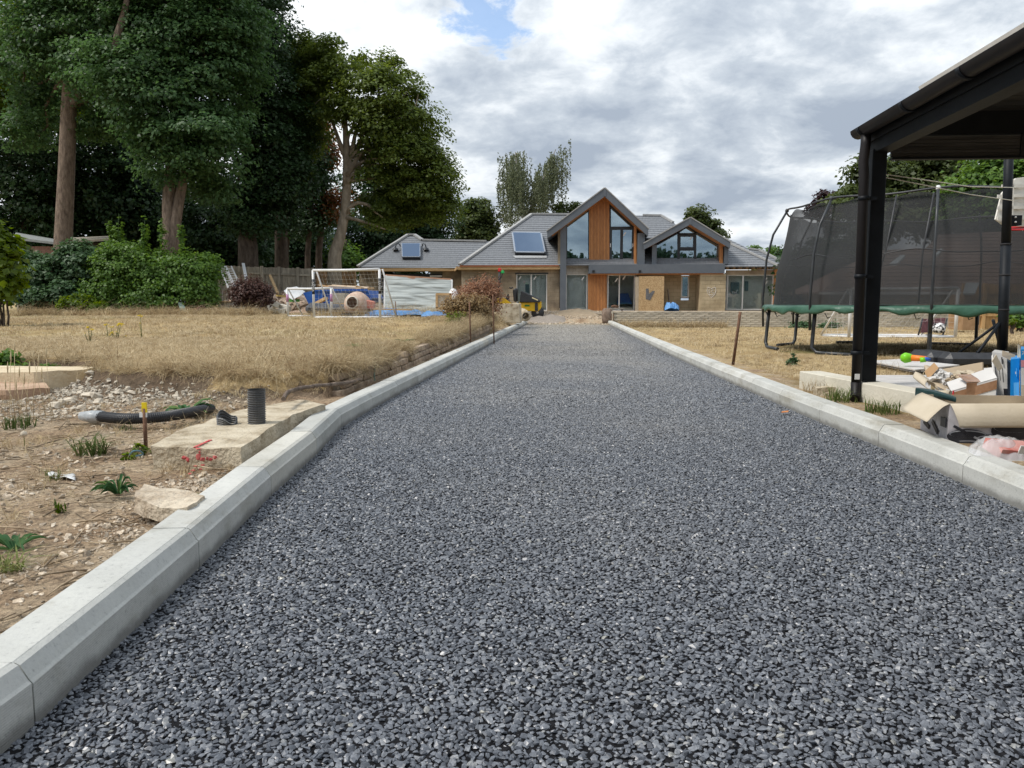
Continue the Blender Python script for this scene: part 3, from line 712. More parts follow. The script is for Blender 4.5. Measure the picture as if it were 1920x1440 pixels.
hip([(671, 500.5), (765, 441), (777, 441), (792, 451), (912, 453.3)], YE2, ZE2, 0.26)
hip([(1370, 458), (1459, 499)], YE, ZE, 0.2); hip([(1404, 467), (1424, 470), (1472, 494)], 47.5, P(1460, 494, 47.5).z, 0.2)
# the hip ends beyond the edges, so the roofs are solid from the side
def hipend(poly3): MB().slab(poly3, (0, 0, -0.08)).build('hip_end', mslate, house)
A = RP(862, 497, YE, ZE, TN); B = RP(997, 402, YE, ZE, TN); hipend([A, B, Vector((A.x, 2*B.y-A.y, A.z))])
A = RP(671, 501, YE2, ZE2, TN); B = RP(765, 441, YE2, ZE2, TN); hipend([A, B, Vector((A.x, 2*B.y-A.y, A.z))])
# eaves boards
eb = MB()
a = P(856, 500, YE-0.06); b_ = P(1050, 500, YE-0.06); eb.box(a.x, a.y, P(950, 505, a.y).z, b_.x, a.y+0.03, P(950, 499.5, a.y).z); eb.build('eaves_board', mplank, house)
eb = MB(); a = P(664, 502, YE2-0.06); b_ = P(853, 503, YE2-0.06); eb.box(a.x, a.y, P(760, 508, a.y).z, b_.x, a.y+0.03, P(760, 503, a.y).z); eb.build('eaves_board', mplank, house)
MB().beam(P(853, 506.5, YE2-0.06), P(857, 502, YE-0.06), 0.05, 0.15).build('eaves_board', mplank, house)
MB().box(P(862, 498, YE).x, YE-0.09, P(950, 499.4, YE).z-0.02, P(1048, 498, YE).x, YE+0.1, P(950, 497.6, YE).z).build('eaves_membrane', mcopper, house)
sof = MB(); a = P(856, 500, YE); sof.box(P(858, 500, YE).x, YE-0.05, P(950, 505, YE).z-0.02, P(1048, 500, YE).x, YF+0.1, P(950, 505, YE).z); sof.box(P(668, 505, YE2).x, YE2-0.05, P(760, 508, YE2).z-0.02, P(853, 505, YE2).x, 45.8, P(760, 508, YE2).z); sof.build('soffit', mplank, house)

# ---- roof windows ------------------------------------------------
def skylight(quad, Ye, Ze, lift, fw, lab, gm_):
    q = [RP(x, y, Ye, Ze, TN) for x, y in quad]; n = Vector((0, -TN, 1)).normalized()
    MB().slab([p + n*lift for p in q], -n*(lift+0.05)).build('skylight_kerb', mframe, house)
    c_ = sum(q, Vector())/4
    fr = MB(); top = [p+n*(lift+0.012) for p in q]
    for i in range(4): fr.beam(top[i].lerp(c_+n*(lift+0.012), 0.04), top[(i+1) % 4].lerp(c_+n*(lift+0.012), 0.04), fw, 0.05, n)
    w = fr.build('roof_window', mat('skylight_frame', (0.30, 0.34, 0.40), rough=0.6, spec=0.2), house)
    MB().slab([p.lerp(c_+n*lift, 0.05)+n*(lift+0.02) for p in q], n*0.015).build('pane', gm_, w)
skylight([(961, 442), (1014, 443), (1022, 480), (966, 479)], YE, ZE, 0.22, 0.16, 'big', mroofglass)
MB().slab([RP(x, y, YE, ZE, TN)+Vector((0, 0, 0.07)) for x, y in ((962, 482), (1025, 482), (1025, 486), (966, 486))], (0, 0, 0.02)).build('lead_flashing', mat('lead', (0.36, 0.37, 0.38), (0.46, 0.47, 0.48), 12, 0.5, 0.4), house)
skylight([(754, 462), (788.5, 462), (788.5, 487.5), (755, 487.5)], YE2, ZE2, 0.20, 0.07, 'small', mroofglass)
for sx, d in ((752, -1), (792, 1)):
    p = RP(sx, 466, YE2, ZE2, TN)+Vector((0, -0.1, 0.12)); arm = [p, p+Vector((d*0.08, -0.12, 0.16)), p+Vector((d*0.22, -0.2, 0.12)), p+Vector((d*0.28, -0.22, -0.06))]
    l_ = MB().tube(arm, 0.035, 6).build('swan_neck_lamp', mframe, house)
    MB().lathe(arm[-1]+Vector((0, 0, -0.16)), [(0.19, 0), (0.15, 0.08), (0.05, 0.16), (0.03, 0.18)], 12).build('lamp_shade', mframe, l_)

# ---- walls -------------------------------------------------------
def xz(x0, y0, x1, y1, Y): return (P(x0, 540, Y).x, P(950, y1, Y).z, P(x1, 540, Y).x, P(950, y0, Y).z)
BASE = FL-0.25
door_l = xz(968, 513, 1026, 583, YF)
blockwork(P(866, 540, YF).x, P(1049, 540, YF).x, BASE, P(950, 503, YF).z, YF, [door_l], mblockd, 'front_wall')
MB().box(P(866, 540, YF).x-0.02, YF, BASE, P(866, 540, YF).x+0.1, YF+6, P(950, 503, YF).z).build('side_wall', mblockd, house)
gar = [xz(715, 513, 830, 600, 45.7)]
blockwork(P(674, 540, 45.7).x, P(866, 540, 45.7).x, BASE, P(760, 506, 45.7).z, 45.7, gar, mblockd, 'wing_wall')
MB().box(gar[0][0], 45.85, BASE, gar[0][2], 45.95, gar[0][3]).build('garage_panel', mframe, house)
MB().box(P(806, 517, 45.65).x, 45.62, P(806, 519, 45.65).z, P(829, 517, 45.65).x, 45.68, P(806, 516.4, 45.65).z).build('panel_trim', mwhite, house)
window(968, 513, 1026, 583, YF+0.05, 'sliding_door', mwhite, mglass2, mull=(996,), stickers=((975, 521), (1003, 521)))
MB().box(P(966, 540, YF).x, YF-0.03, P(990, 514, YF).z, P(1028, 540, YF).x, YF+0.06, P(990, 511.5, YF).z).build('door_head', mframe, house)
# ground floor right
rd = xz(1363, 515, 1451, 581, YF)
blockwork(P(1313, 540, YF-0.6).x, P(1361, 540, YF-0.6).x, BASE, P(1340, 513, YF-0.6).z, YF-0.6, [], mblock, 'porch_pier', bw=0.55)
MB().box(P(1450, 540, YF).x, YF-0.25, BASE, P(1457, 540, YF).x, YF+0.3, P(1450, 503, YF).z).build('timber_reveal', mtimber, house)
MB().box(P(1457, 540, YF).x, YF-0.1, BASE, P(1470, 540, YF).x, YF+4.5, P(1460, 497, YF).z).build('grey_end_wall', mgrey, house)
window(1363, 515, 1450, 581, YF+0.02, 'sliding_door', mwhite, mglass2, mull=(1392.5,), fw=0.055, stickers=((1436, 524), (1437, 530)))
MB().box(P(1361, 510, YF).x, YF-0.05, P(1400, 515, YF).z, P(1451, 510, YF).x, YF+0.05, P(1400, 506.5, YF).z).build('lintel_board', mblockd, house)
ft = MB()
ft.box(P(1361, 505, YF-0.3).x, YF-0.3, P(1400, 504.8, YF-0.3).z, P(1457, 505, YF-0.3).x, YF, P(1400, 504, YF-0.3).z).box(P(1361, 505, YF-0.3).x, YF-0.3, P(1400, 499.6, YF-0.3).z, P(1457, 505, YF-0.3).x, YF, P(1400, 498.6, YF-0.3).z)
ft.build('eaves_rail', mplank, house)
for i in range(8):
    x = 1362+i*12.3; MB().prism(pxz([(x, 504), (x+4.5, 504), (x+4.5, 499.6), (x, 499.6)], YF-0.28), YF-0.28, YF+0.2).build('rafter_end', mplank, house)
MB().box(P(1361, 505, YF).x, YF+0.2, P(1400, 505, YF).z, P(1456, 505, YF).x, YF+0.25, P(1400, 498, YF).z).build('painted_eaves_shadow', mdark, house)  # dark sheet standing in for the shade behind the rafter ends
# porch recess
YP = YF+0.9
pw = xz(1277, 517, 1292, 558, YP)
blockwork(P(1190, 540, YP).x, P(1313, 540, YP).x, BASE, P(1260, 511, YP).z, YP, [pw], mblock, 'porch_wall')
window(1277, 517, 1292, 558, YP-0.03, 'narrow_window', mwhite, mglass, fw=0.07); MB().box(pw[0]-0.05, YP-0.02, pw[1]-0.04, pw[2]+0.05, YP+0.02, pw[1]+0.0).build('window_sill', mframe, house)
MB().box(P(1313, 540, YF-0.6).x-0.02, YF-0.59, BASE, P(1313, 540, YF-0.6).x+0.1, YP, P(1300, 513, YF-0.6).z).build('porch_return', mblock, house)
# heart-shaped chalk mark on the pier
def hz_pt(px, py): p = P(px, py, YF-0.6); return Vector((p.x, YF-0.615, p.z))
ch = MB()
for pts in ([(1333, 541.5), (1327, 538.5), (1325.5, 545), (1328, 552), (1334, 558), (1340, 552), (1342.5, 545), (1341, 538.5), (1333, 541.5)], [(1331, 544), (1329, 543.5), (1328.6, 545.5), (1331.5, 547), (1331, 549), (1328.8, 548.8)], [(1339, 544.2), (1335.5, 543.7), (1334.2, 546.5), (1335.5, 549.2), (1339, 548.7)], [(1329.5, 551.5), (1334, 553.5), (1338.5, 551.2)]):
    ch.tube([hz_pt(*p) for p in pts], 0.010, 4)
ch.build('chalk_drawing', msticker, house)
# middle bay, ground floor
g1 = [(1061, 514), (1101, 514), (1101, 582), (1061, 582)]
window(1061, 514, 1101, 583, YF+0.05, 'fixed_window', mwhite, mglass2, fw=0.05, stickers=((1093, 522),))
tape = MB()  # pale arcs painted on the pane as the reflection of an arch
for k_, rx in ((0, 13), (1, 9.5)):
    tape.tube([(lambda p: Vector((p.x, YF+0.03, p.z)))(P(1081+rx*math.cos(a_), 541-rx*1.5*math.sin(a_) if math.sin(a_) > 0 else 541-8*math.sin(a_), YF)) for a_ in np.linspace(-0.4, 3.54, 22)], 0.011, 4)
tape.build('painted_arch_reflection', mat('painted_arch_reflection', (0.55, 0.62, 0.65), rough=0.3), house)
blockwork(P(1061, 540, YF).x, P(1104, 540, YF).x, P(1080, 514, YF).z, P(1080, 497, YF).z, YF, [], mblockg, 'spandrel_blocks', bw=0.36, bh=0.17)
MB().box(P(1061, 540, YF).x, YF-0.06, P(1080, 497, YF).z, P(1104, 540, YF).x, YF+0.1, P(1080, 495.4, YF).z).build('window_sill', mwhite, house)
slats(1102.5, 1138, 13, lambda x: 514, 585, YF-0.05)
window(1139, 515, 1190, 583, YF+0.05, 'sliding_door', mwhite, mglass2, mull=(1161,), fw=0.055, stickers=((1156, 525), (1170, 521)))
MB().box(P(1050, 540, YF-0.35).x, YF-0.6, BASE, P(1061.5, 540, YF-0.35).x, YF+0.3, P(1055, 424, YF).z).build('grey_pillar', mgrey, house)
MB().box(P(1045.5, 540, YF-0.35).x, YF-0.3, P(1046, 496, YF).z, P(1050, 540, YF-0.35).x, YF+3, P(1055, 432, YF).z).build('side_wall', mblockd, house)
# balcony beam with two black brackets
YB = YF-0.75
MB().box(P(1104, 505, YB).x, YB, P(1200, 512.5, YB).z, P(1359, 505, YB).x, YF+1.2, P(1200, 495.5, YB).z).build('balcony_beam', mgrey, house)
for bx in (1112.5, 1199.5):
    MB().box(P(bx-2, 510, YB).x, YB-0.05, P(bx, 511, YB).z, P(bx+2.5, 510, YB).x, YB+0.02, P(bx, 506.6, YB).z).build('bracket', mdark, house)
MB().box(P(1104, 505, YB).x+0.1, YB+0.1, P(1200, 514.4, YB).z, P(1358, 505, YB).x, YF+0.8, P(1200, 512.6, YB).z).build('beam_soffit', mtimber, house)

# ---- gables ------------------------------------------------------
def gable(apex, lt, rt, th_px, Yg, Yback, soff_y):
    thz = th_px*Yg/1442
    (ax, az), (lx, lz), (rx, rz) = pxz([apex, lt, rt], Yg)
    for tip, nm in (((lx, lz), 'l'), ((rx, rz), 'r')):
        s_ = 1 if tip[0] > ax else -1
        poly = [(ax, az), tip, (tip[0], tip[1]-thz), (ax, az-thz)]
        MB().prism([(ax+s_*0.004, az), tip, (tip[0], tip[1]-thz*0.95), (ax+s_*0.004, az-thz*1.05)], Yg, Yg+0.06).build('bargeboard', mgrey, house)
        MB().prism([(ax, az-0.05), (tip[0], tip[1]-0.05), (tip[0], tip[1]-thz*0.9), (ax, az-thz*0.95)], Yg+0.065, Yback).build('roof_slab', mgrey, house)
        MB().prism([(ax, az-thz*0.955), (tip[0]-s_*0.25, tip[1]-thz*0.905+0.25*abs(az-tip[1])/abs(ax-tip[0])), (tip[0]-s_*0.25, tip[1]-thz*0.905-0.03+0.25*abs(az-tip[1])/abs(ax-tip[0])), (ax, az-thz*0.955-0.03)], Yg+0.065, soff_y).build('timber_soffit', mtimber, house)
        # tiles on the slope in courses, pale verge trim on the edge
        mb = MB(); d = Vector((tip[0]-ax, 0, tip[1]-az)); ln = d.length; d.normalize(); nn = Vector((-d.z*s_, 0, abs(d.x))); k = int(ln/0.25)
        for i in range(k):
            a_ = Vector((ax, 0, az))+d*(ln*i/k); b2 = Vector((ax, 0, az))+d*(ln*(i+1)/k+0.02)
            q = [a_+nn*0.0, b2+nn*0.0, b2+nn*0.05, a_+nn*0.025]
            mb.prism([(p.x, p.z) for p in q], Yg+0.05, Yback)
        mb.build('roof_tiles', mslate, house, kind='stuff')
        MB().prism([((Vector((ax, 0, az))+nn*0.052).x, az+nn.z*0.052), ((Vector((tip[0], 0, tip[1]))+d*0.05+nn*0.052).x, tip[1]+d.z*0.05+nn.z*0.052), (tip[0]+d.x*0.05, tip[1]+d.z*0.05), (ax, az)], Yg-0.03, Yg+0.048).build('verge_trim', mridge, house)
    MB().box(ax-0.07, Yg-0.02, az-thz*1.02, ax+0.07, Yg-0.002, az-0.01).build('apex_joint', mgrey, house)
gable((1134, 352.5), (1026, 433), (1215.5, 429), 14.5, YF-0.9, YF+5.2, YF+0.1)
gable((1294.5, 408), (1208, 456), (1369.5, 454), 12.0, YF-0.8, YF+4.4, YF+0.1)
YG = YF+0.1
pane_poly([(1062.5, 495), (1104, 495), (1104, 388), (1062.5, 420)], YG, 'tall_window', mframe, mglass)
for sx, sy in ((1068, 491),): p = P(sx, sy, YG); MB().cbox((p.x, YG+0.03, p.z), (0.05, 0.01, 0.14)).build('sticker', msticker, house)
slats(1105, 1143, 14, lambda x: 387-(x-1105)*0.62 if x < 1134 else 369+(x-1134)*0.8, 495, YG-0.06)
pane_poly([(1144.5, 426), (1187.5, 426), (1144.5, 386)], YG, 'triangle_window', mframe, mglass)
window(1143, 426.5, 1189, 495, YG, 'french_doors', mframe, mglass, mull=(1165.5,), fw=0.13, stickers=((1171, 439),))
for hx in (1144.5, 1186.5):
    p = P(hx, 460, YG); MB().box(p.x-0.02, YG-0.05, p.z-0.1, p.x+0.02, YG, p.z+0.1).build('door_handle', mwhite, house)
for i in range(2):
    x = 1189.2+i*2.2; MB().prism(pxz([(x, 495), (x+1.9, 495), (x+1.9, 424+(x-1189)*0.8), (x, 424+(x-1189)*0.8)], YF-0.3), YF-0.3, YF+0.1).build('cladding_slat', mtimber, house)
MB().box(P(1193.5, 540, YF-0.35).x, YF-0.55, P(1200, 496, YF-0.55).z, P(1207, 540, YF-0.35).x, YF+3, P(1200, 437, YF-0.5).z).build('grey_pillar', mgrey, house)
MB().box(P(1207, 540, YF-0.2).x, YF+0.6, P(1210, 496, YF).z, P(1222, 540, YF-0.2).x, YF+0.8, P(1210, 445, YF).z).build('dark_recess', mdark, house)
MB().box(P(1207, 540, YF-0.2).x, YF+0.3, P(1210, 496, YF).z, P(1222, 540, YF-0.2).x, YF+0.55, P(1210, 488, YF).z).build('recess_timber', mtimber, house)
MB().box(P(1221, 540, YF-0.35).x, YF-0.5, P(1200, 496, YF-0.5).z, P(1229.5, 540, YF-0.35).x, YF+3, P(1200, 459, YF-0.5).z).build('grey_pillar', mgrey, house)
MB().box(P(1355.5, 540, YF-0.35).x, YF-0.5, P(1200, 496, YF-0.5).z, P(1363, 540, YF-0.35).x, YF+4, P(1200, 461, YF-0.5).z).build('grey_pillar', mgrey, house)
for i in range(3):
    x = 1349.5+i*2.1; MB().prism(pxz([(x, 495), (x+1.8, 495), (x+1.8, 458+(x-1349)*0.6), (x, 458+(x-1349)*0.6)], YF-0.3), YF-0.3, YF+0.1).build('cladding_slat', mtimber, house)
pane_poly([(1230.5, 494.5), (1271.5, 494.5), (1271.5, 437), (1230.5, 460)], YG, 'gable_window', mframe, mglass)
pane_poly([(1304.5, 494.5), (1348.5, 495), (1348.5, 460), (1304.5, 435)], YG, 'gable_window', mframe, mglass)
pane_poly([(1273.5, 438), (1303, 438), (1303, 435), (1290, 424.5), (1273.5, 435)], YG, 'gable_window', mframe, mglass)
window(1272.5, 440, 1303.5, 467, YG-0.02, 'opening_window', mframe, mglass, fw=0.11, stickers=((1296.5, 446),))
window(1272.5, 467.5, 1303.5, 495, YG, 'gable_window', mframe, mglass, fw=0.07)
# ---- room shells behind the glass, most kept shallow and white to look lit --------------------------------------
def room_shell(x0, y0, x1, y1, Y, d, m):
    a, z0, c_, z1 = xz(x0, y0, x1, y1, Y); th = 0.05
    mb = MB(); mb.box(a, Y+d, z0, c_, Y+d+th, z1).box(a-th, Y+0.15, z0, a, Y+d, z1).box(c_, Y+0.15, z0, c_+th, Y+d, z1).box(a, Y+0.15, z1, c_, Y+d, z1+th).box(a, Y+0.15, z0-th, c_, Y+d, z0)
    mb.build('room_shell', m, house)
room_shell(960, 511, 1034, 584, YF, 0.5, mroom); room_shell(1058, 513, 1104, 584, YF, 0.5, mroom); room_shell(1139, 513, 1192, 584, YF, 2.6, mroom); room_shell(1361, 514, 1452, 583, YF+0.1, 0.5, mroom)
a, z0, c_, z1 = xz(1005, 520, 1012, 584, YF+0.35); MB().box(a, YF+0.35, z0, c_, YF+0.45, z1).build('inner_door', mroom, house)
mbl = mat('room_window', (0.16, 0.24, 0.28), rough=0.4); 
for q in ((985, 533, 992, 555), (1370, 530, 1386, 552), (1396, 528, 1403, 546)):
    a, z0, c_, z1 = xz(*q, YF+0.45); rwn = MB(); rwn.box(a, YF+0.455, z0, c_, YF+0.475, z1)
    for i in (1, 2): rwn.box(a+(c_-a)*i/3-0.015, YF+0.44, z0, a+(c_-a)*i/3+0.015, YF+0.455, z1)
    rwn.build('inner_window', mbl, house)
# upper floor volume: one dark shell behind all upper glass
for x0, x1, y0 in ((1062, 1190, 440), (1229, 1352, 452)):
    a, z0, c_, z1 = xz(x0, y0, x1, 496, YG); MB().box(a, YG+2.6, z0, c_, YG+2.7, z1).box(a, YG+0.2, z0-0.04, c_, YG+2.6, z0).build('room_shell', mroom if x0 > 1200 else mdark, house)
a, z0, c_, z1 = xz(1158, 550, 1186, 570, YF+1.5); MB().prism([(a, z0), (c_, z0), (c_-0.25, z1), (a+0.1, z1)], YF+1.5, YF+2.4).build('blue_sheeted_stack', mat('blue_sheet', (0.02, 0.10, 0.42), (0.03, 0.14, 0.52), 5, 0.5, 0.4, 8), house)

# ---- loose things standing against the house ---------------------
o = MB(); a, z0, c_, z1 = xz(1198, 518.5, 1245, 590, YF-0.7); o.box(a, YF-0.72, z0, c_, YF-0.69, z1)
osb = o.build('strand_board', mosb, None, origin=((a+c_)/2, YF-0.7, z0), label='square strand board sheet with dark smear closing the porch doorway', cat='board')
vm = MB(); q = lambda x, y: (P(x, y, YF-0.74).x, P(x, y, YF-0.74).z)
vm.prism([q(1211, 541), (q(1216, 541)), q(1217, 551), q(1224, 545), q(1228, 546), q(1219, 563), q(1211, 561)], YF-0.735, YF-0.72); vm.build('dark_smear', mat('smear', (0.10, 0.105, 0.12), (0.17, 0.17, 0.17), 10, 0.9), osb)
o = MB(); o.prism(pxz([(1191, 519), (1198, 519), (1199, 590), (1191, 590)], YF-0.68), YF-0.68, YF-0.64); o.build('board_strip', mat('weathered_ply', (0.36, 0.30, 0.22), (0.46, 0.40, 0.31), 8, 0.9, 0.3), None, label='narrow grey plywood strip beside the square strand board', cat='board')
o = MB(); o.beam(P(1252, 543, YF+0.5), P(1258, 585, YF+0.1), 0.26, 0.04, (1, 0, 0)); o.build('scaffold_board', mat('old_plank', (0.24, 0.20, 0.16), (0.34, 0.29, 0.23), 6, 0.9, 0.3, stretch=(4, 4, 0.6)), None, label='weathered scaffold board leaning on the porch wall', cat='board')

# ================================================================== TREES, HEDGES, SHRUBS
mbark = mat('bark', (0.115, 0.085, 0.065), (0.26, 0.20, 0.155), 3.5, 0.95, 0.9, 14, stretch=(3, 3, 1), bdist=0.05)
mbark2 = mat('pale_bark', (0.20, 0.165, 0.125), (0.36, 0.31, 0.245), 2.5, 0.95, 0.8, 12, stretch=(2, 2, 1), bdist=0.05)
mbarkd = mat('dark_bark', (0.055, 0.042, 0.034), (0.12, 0.095, 0.075), 3.5, 0.95, 0.8, 14, stretch=(3, 3, 1))
LF = {
 'maple': leaf_mat('maple_leaf', (0.026, 0.064, 0.026), (0.10, 0.19, 0.064), (0.22, 0.32, 0.09), 0.42),
 'deep': leaf_mat('deep_leaf', (0.013, 0.034, 0.014), (0.045, 0.092, 0.032), (0.10, 0.16, 0.04), 0.33),
 'syc': leaf_mat('sycamore_leaf', (0.050, 0.082, 0.018), (0.165, 0.225, 0.042), (0.30, 0.36, 0.06), 0.42),
 'yel': leaf_mat('sunlit_leaf', (0.045, 0.085, 0.008), (0.14, 0.21, 0.018), (0.24, 0.30, 0.03), 0.55),
 'birch': leaf_mat('birch_leaf', (0.085, 0.105, 0.06), (0.19, 0.215, 0.125), (0.33, 0.33, 0.20), 0.42),
 'hedge': leaf_mat('shrub_leaf', (0.042, 0.10, 0.022), (0.14, 0.245, 0.042), (0.25, 0.35, 0.06), 0.40),
 'brambl': leaf_mat('bramble_leaf', (0.026, 0.062, 0.026), (0.085, 0.155, 0.065), (0.17, 0.24, 0.13), 0.3),
 'oak': leaf_mat('oak_leaf', (0.035, 0.055, 0.016), (0.105, 0.14, 0.04), (0.18, 0.20, 0.06), 0.38),
 'copper': leaf_mat('copper_leaf', (0.022, 0.012, 0.014), (0.06, 0.028, 0.03), None, 0.25),
 'red': leaf_mat('red_leaf', (0.20, 0.095, 0.052), (0.40, 0.235, 0.14), (0.58, 0.44, 0.28), 0.3),
 'dried': leaf_mat('dried_leaf', (0.15, 0.105, 0.045), (0.36, 0.26, 0.13), (0.58, 0.46, 0.28), 0.3),
 'burnt': leaf_mat('burnt_leaf', (0.045, 0.022, 0.018), (0.12, 0.062, 0.048), (0.19, 0.11, 0.08), 0.15),
 'rust': leaf_mat('rust_leaf', (0.12, 0.05, 0.015), (0.28, 0.13, 0.04), None, 0.35),
}
def leaves(pos, nrm, size, rng, aspect=0.72, fold=0.18, droop=None):
    n = len(pos); nrm = nrm/np.linalg.norm(nrm, axis=1, keepdims=True)
    r = rng.normal(size=(n, 3))
    if droop is not None: r = r*0.6 + droop
    d = r - nrm*(r*nrm).sum(1, keepdims=True); d /= np.linalg.norm(d, axis=1, keepdims=True)+1e-9
    s = np.cross(nrm, d); sz = (size*rng.uniform(0.6, 1.25, n))[:, None]
    a = pos - d*sz*0.5; b = pos + s*sz*aspect*0.5 + nrm*sz*fold - d*sz*0.05; c = pos + d*sz*0.5; e = pos - s*sz*aspect*0.5 + nrm*sz*fold - d*sz*0.05
    v = np.stack([a, b, c, e], 1).reshape(-1, 3); f = np.arange(n*4).reshape(-1, 4); return v, f
def crown(lobes, n, size, lm, parent, seed, clump=0.7, flat=0.5, shell=0.5, per=70, name='crown', up=0.8, tone_h=0.0, aspect=0.72, down=0.0):
    """leaf clumps on branch ends through the lobes' volume: lobes = (cx,cy,cz,rx,ry,rz)"""
    rng = np.random.default_rng(seed); lb = np.array(lobes, float)
    vol = (lb[:, 3]*lb[:, 4]*lb[:, 5])**0.72; K = max(6, n//per)
    li = rng.choice(len(lb), K, p=vol/vol.sum()); c = lb[li, :3]; r = lb[li, 3:]
    d = rng.normal(size=(K, 3)); d /= np.linalg.norm(d, axis=1, keepdims=True)
    rad = (shell + (1-shell)*rng.random(K)**0.6)[:, None]*rng.uniform(0.88, 1.06, (K, 1))
    cc = c + d*rad*r; ct = rng.random(K); cs = rng.uniform(0.55, 1.35, K)
    m = n//K; ci = np.repeat(np.arange(K), m); N_ = len(ci)
    g = rng.normal(size=(N_, 3)); g /= (np.linalg.norm(g, axis=1, keepdims=True)+1e-9); g *= rng.random((N_, 1))**0.45
    p = cc[ci] + g*np.array([1, 1, flat])*clump*cs[ci][:, None]
    p[:, 2] -= down*((g[:, 0]**2+g[:, 1]**2))*clump*cs[ci]
    nr = np.array([0, 0, up]) + d[ci]*0.55 + g*0.35 + rng.normal(size=(N_, 3))*0.42
    v, f = leaves(p, nr, size, rng, aspect)
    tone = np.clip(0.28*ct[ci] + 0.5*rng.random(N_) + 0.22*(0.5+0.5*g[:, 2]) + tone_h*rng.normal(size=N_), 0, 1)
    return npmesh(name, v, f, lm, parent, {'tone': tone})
def E_(px, py, rx, ry, Y, dr=1.0):
    """ellipsoid as seen at depth Y: pixel radii become metres"""
    p = P(px, py, Y); k = Y/1442; return (p.x, p.y, p.z, rx*k, (rx+ry)/2*k*dr, ry*k)
def limb(a, b, r0, r1, rng, sag=0.0, n=6, wob=0.06):
    a, b = Vector(a), Vector(b); l = (b-a).length; pts = []
    for i in range(n+1):
        t_ = i/n; q = a.lerp(b, t_) + Vector((rng.gauss(0, 1), rng.gauss(0, 1), rng.gauss(0, 0.6)))*l*wob*(0 if i in (0, n) else 1)*0.6 + Vector((0, 0, sag*l*math.sin(math.pi*t_)))
        pts.append(q)
    return pts, [r0+(r1-r0)*i/n for i in range(n+1)]
def tree(name, label, loc, trunk_pts, rad, lobes, n, size, lm, bark, seed, group=None, limbs=10, cat='tree', extra=(), trunk_n=10, **kw):
    t_ = thing(name, label, cat, loc, group); rng = random.Random(seed)
    mb = MB(); mb.tube(trunk_pts, rad, trunk_n, jit=0.05)
    tops = [Vector(p) for p in trunk_pts]
    for i in range(limbs):
        lb = lobes[rng.randrange(len(lobes))]
        k = rng.uniform(0.5, 1.0); j = k*(len(tops)-1); a = tops[int(j)].lerp(tops[min(int(j)+1, len(tops)-1)], j-int(j))
        b_ = Vector((lb[0]+rng.uniform(-0.6, 0.6)*lb[3], lb[1]+rng.uniform(-0.6, 0.6)*lb[4], lb[2]+rng.uniform(-0.4, 0.7)*lb[5]))
        r0 = np.interp(k, np.linspace(0, 1, len(rad)), rad)*0.5
        p_, r_ = limb(a, b_, max(r0, 0.03), 0.02, rng, 0.06); mb.tube(p_, r_, 6)
    for p_, r_ in extra: mb.tube(p_, r_, 7, jit=0.04)
    mb.build('trunk', bark, t_, fixn=False)
    crown(lobes, n, size, lm, t_, seed, **kw); return t_
def pxpath(pts, Y): return [P(x, y, Y) for x, y in pts]
def base_z(px, Y): x = P(px, 560, Y).x; return gz1(x, Y)
def foot(px, Y): x = P(px, 560, Y).x; return Vector((x, Y, gz1(x, Y)-0.05))

TG = 'tall trees along the left boundary'
# 1 straight thick trunk at far left
Y = 31
tree('maple_tree', 'tall maple with straight bare brown trunk behind the bramble hedge', foot(119, Y), [foot(119, Y), P(119, 455, Y), P(124, 330, Y), P(129, 200, Y), P(133, 120, Y), P(140, 20, Y), P(150, -150, Y)], [0.42, 0.35, 0.32, 0.30, 0.27, 0.22, 0.1],
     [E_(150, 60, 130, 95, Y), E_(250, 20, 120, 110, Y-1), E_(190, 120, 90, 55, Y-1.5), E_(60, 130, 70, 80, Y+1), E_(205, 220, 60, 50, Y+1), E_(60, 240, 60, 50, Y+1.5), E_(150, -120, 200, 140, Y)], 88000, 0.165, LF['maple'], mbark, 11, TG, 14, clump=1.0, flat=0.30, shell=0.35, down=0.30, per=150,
     extra=[(pxpath([(129, 205), (141, 190), (146, 165), (150, 140)], Y-0.05), [0.2, 0.17, 0.15, 0.1])])
# 2 big maple in front, twin stems
Y = 29
tree('maple_tree', 'broad dense maple with twin grey stems rising from the green shrub', foot(318, Y), [foot(316, Y), P(318, 440, Y), P(316, 380, Y), P(322, 300, Y), P(330, 200, Y), P(320, 60, Y), P(330, -100, Y)], [0.34, 0.28, 0.24, 0.22, 0.2, 0.16, 0.08],
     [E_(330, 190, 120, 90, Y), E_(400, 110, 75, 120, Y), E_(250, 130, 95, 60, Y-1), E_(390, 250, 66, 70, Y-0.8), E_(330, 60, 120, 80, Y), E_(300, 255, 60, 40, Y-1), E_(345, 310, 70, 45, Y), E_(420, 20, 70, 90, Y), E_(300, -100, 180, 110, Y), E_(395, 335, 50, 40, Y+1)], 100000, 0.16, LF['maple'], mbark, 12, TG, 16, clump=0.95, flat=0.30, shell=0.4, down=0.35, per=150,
     extra=[([foot(322, Y), P(325, 440, Y), P(335, 380, Y), P(345, 330, Y), P(350, 250, Y), P(360, 225, Y)], [0.30, 0.24, 0.2, 0.18, 0.15, 0.1]), (pxpath([(215, 100), (222, 62), (234, 20), (240, -10)], Y-1.3), [0.16, 0.14, 0.11, 0.09]), (pxpath([(300, 190), (292, 140), (284, 110), (270, 80)], Y-0.7), [0.17, 0.15, 0.13, 0.1])])
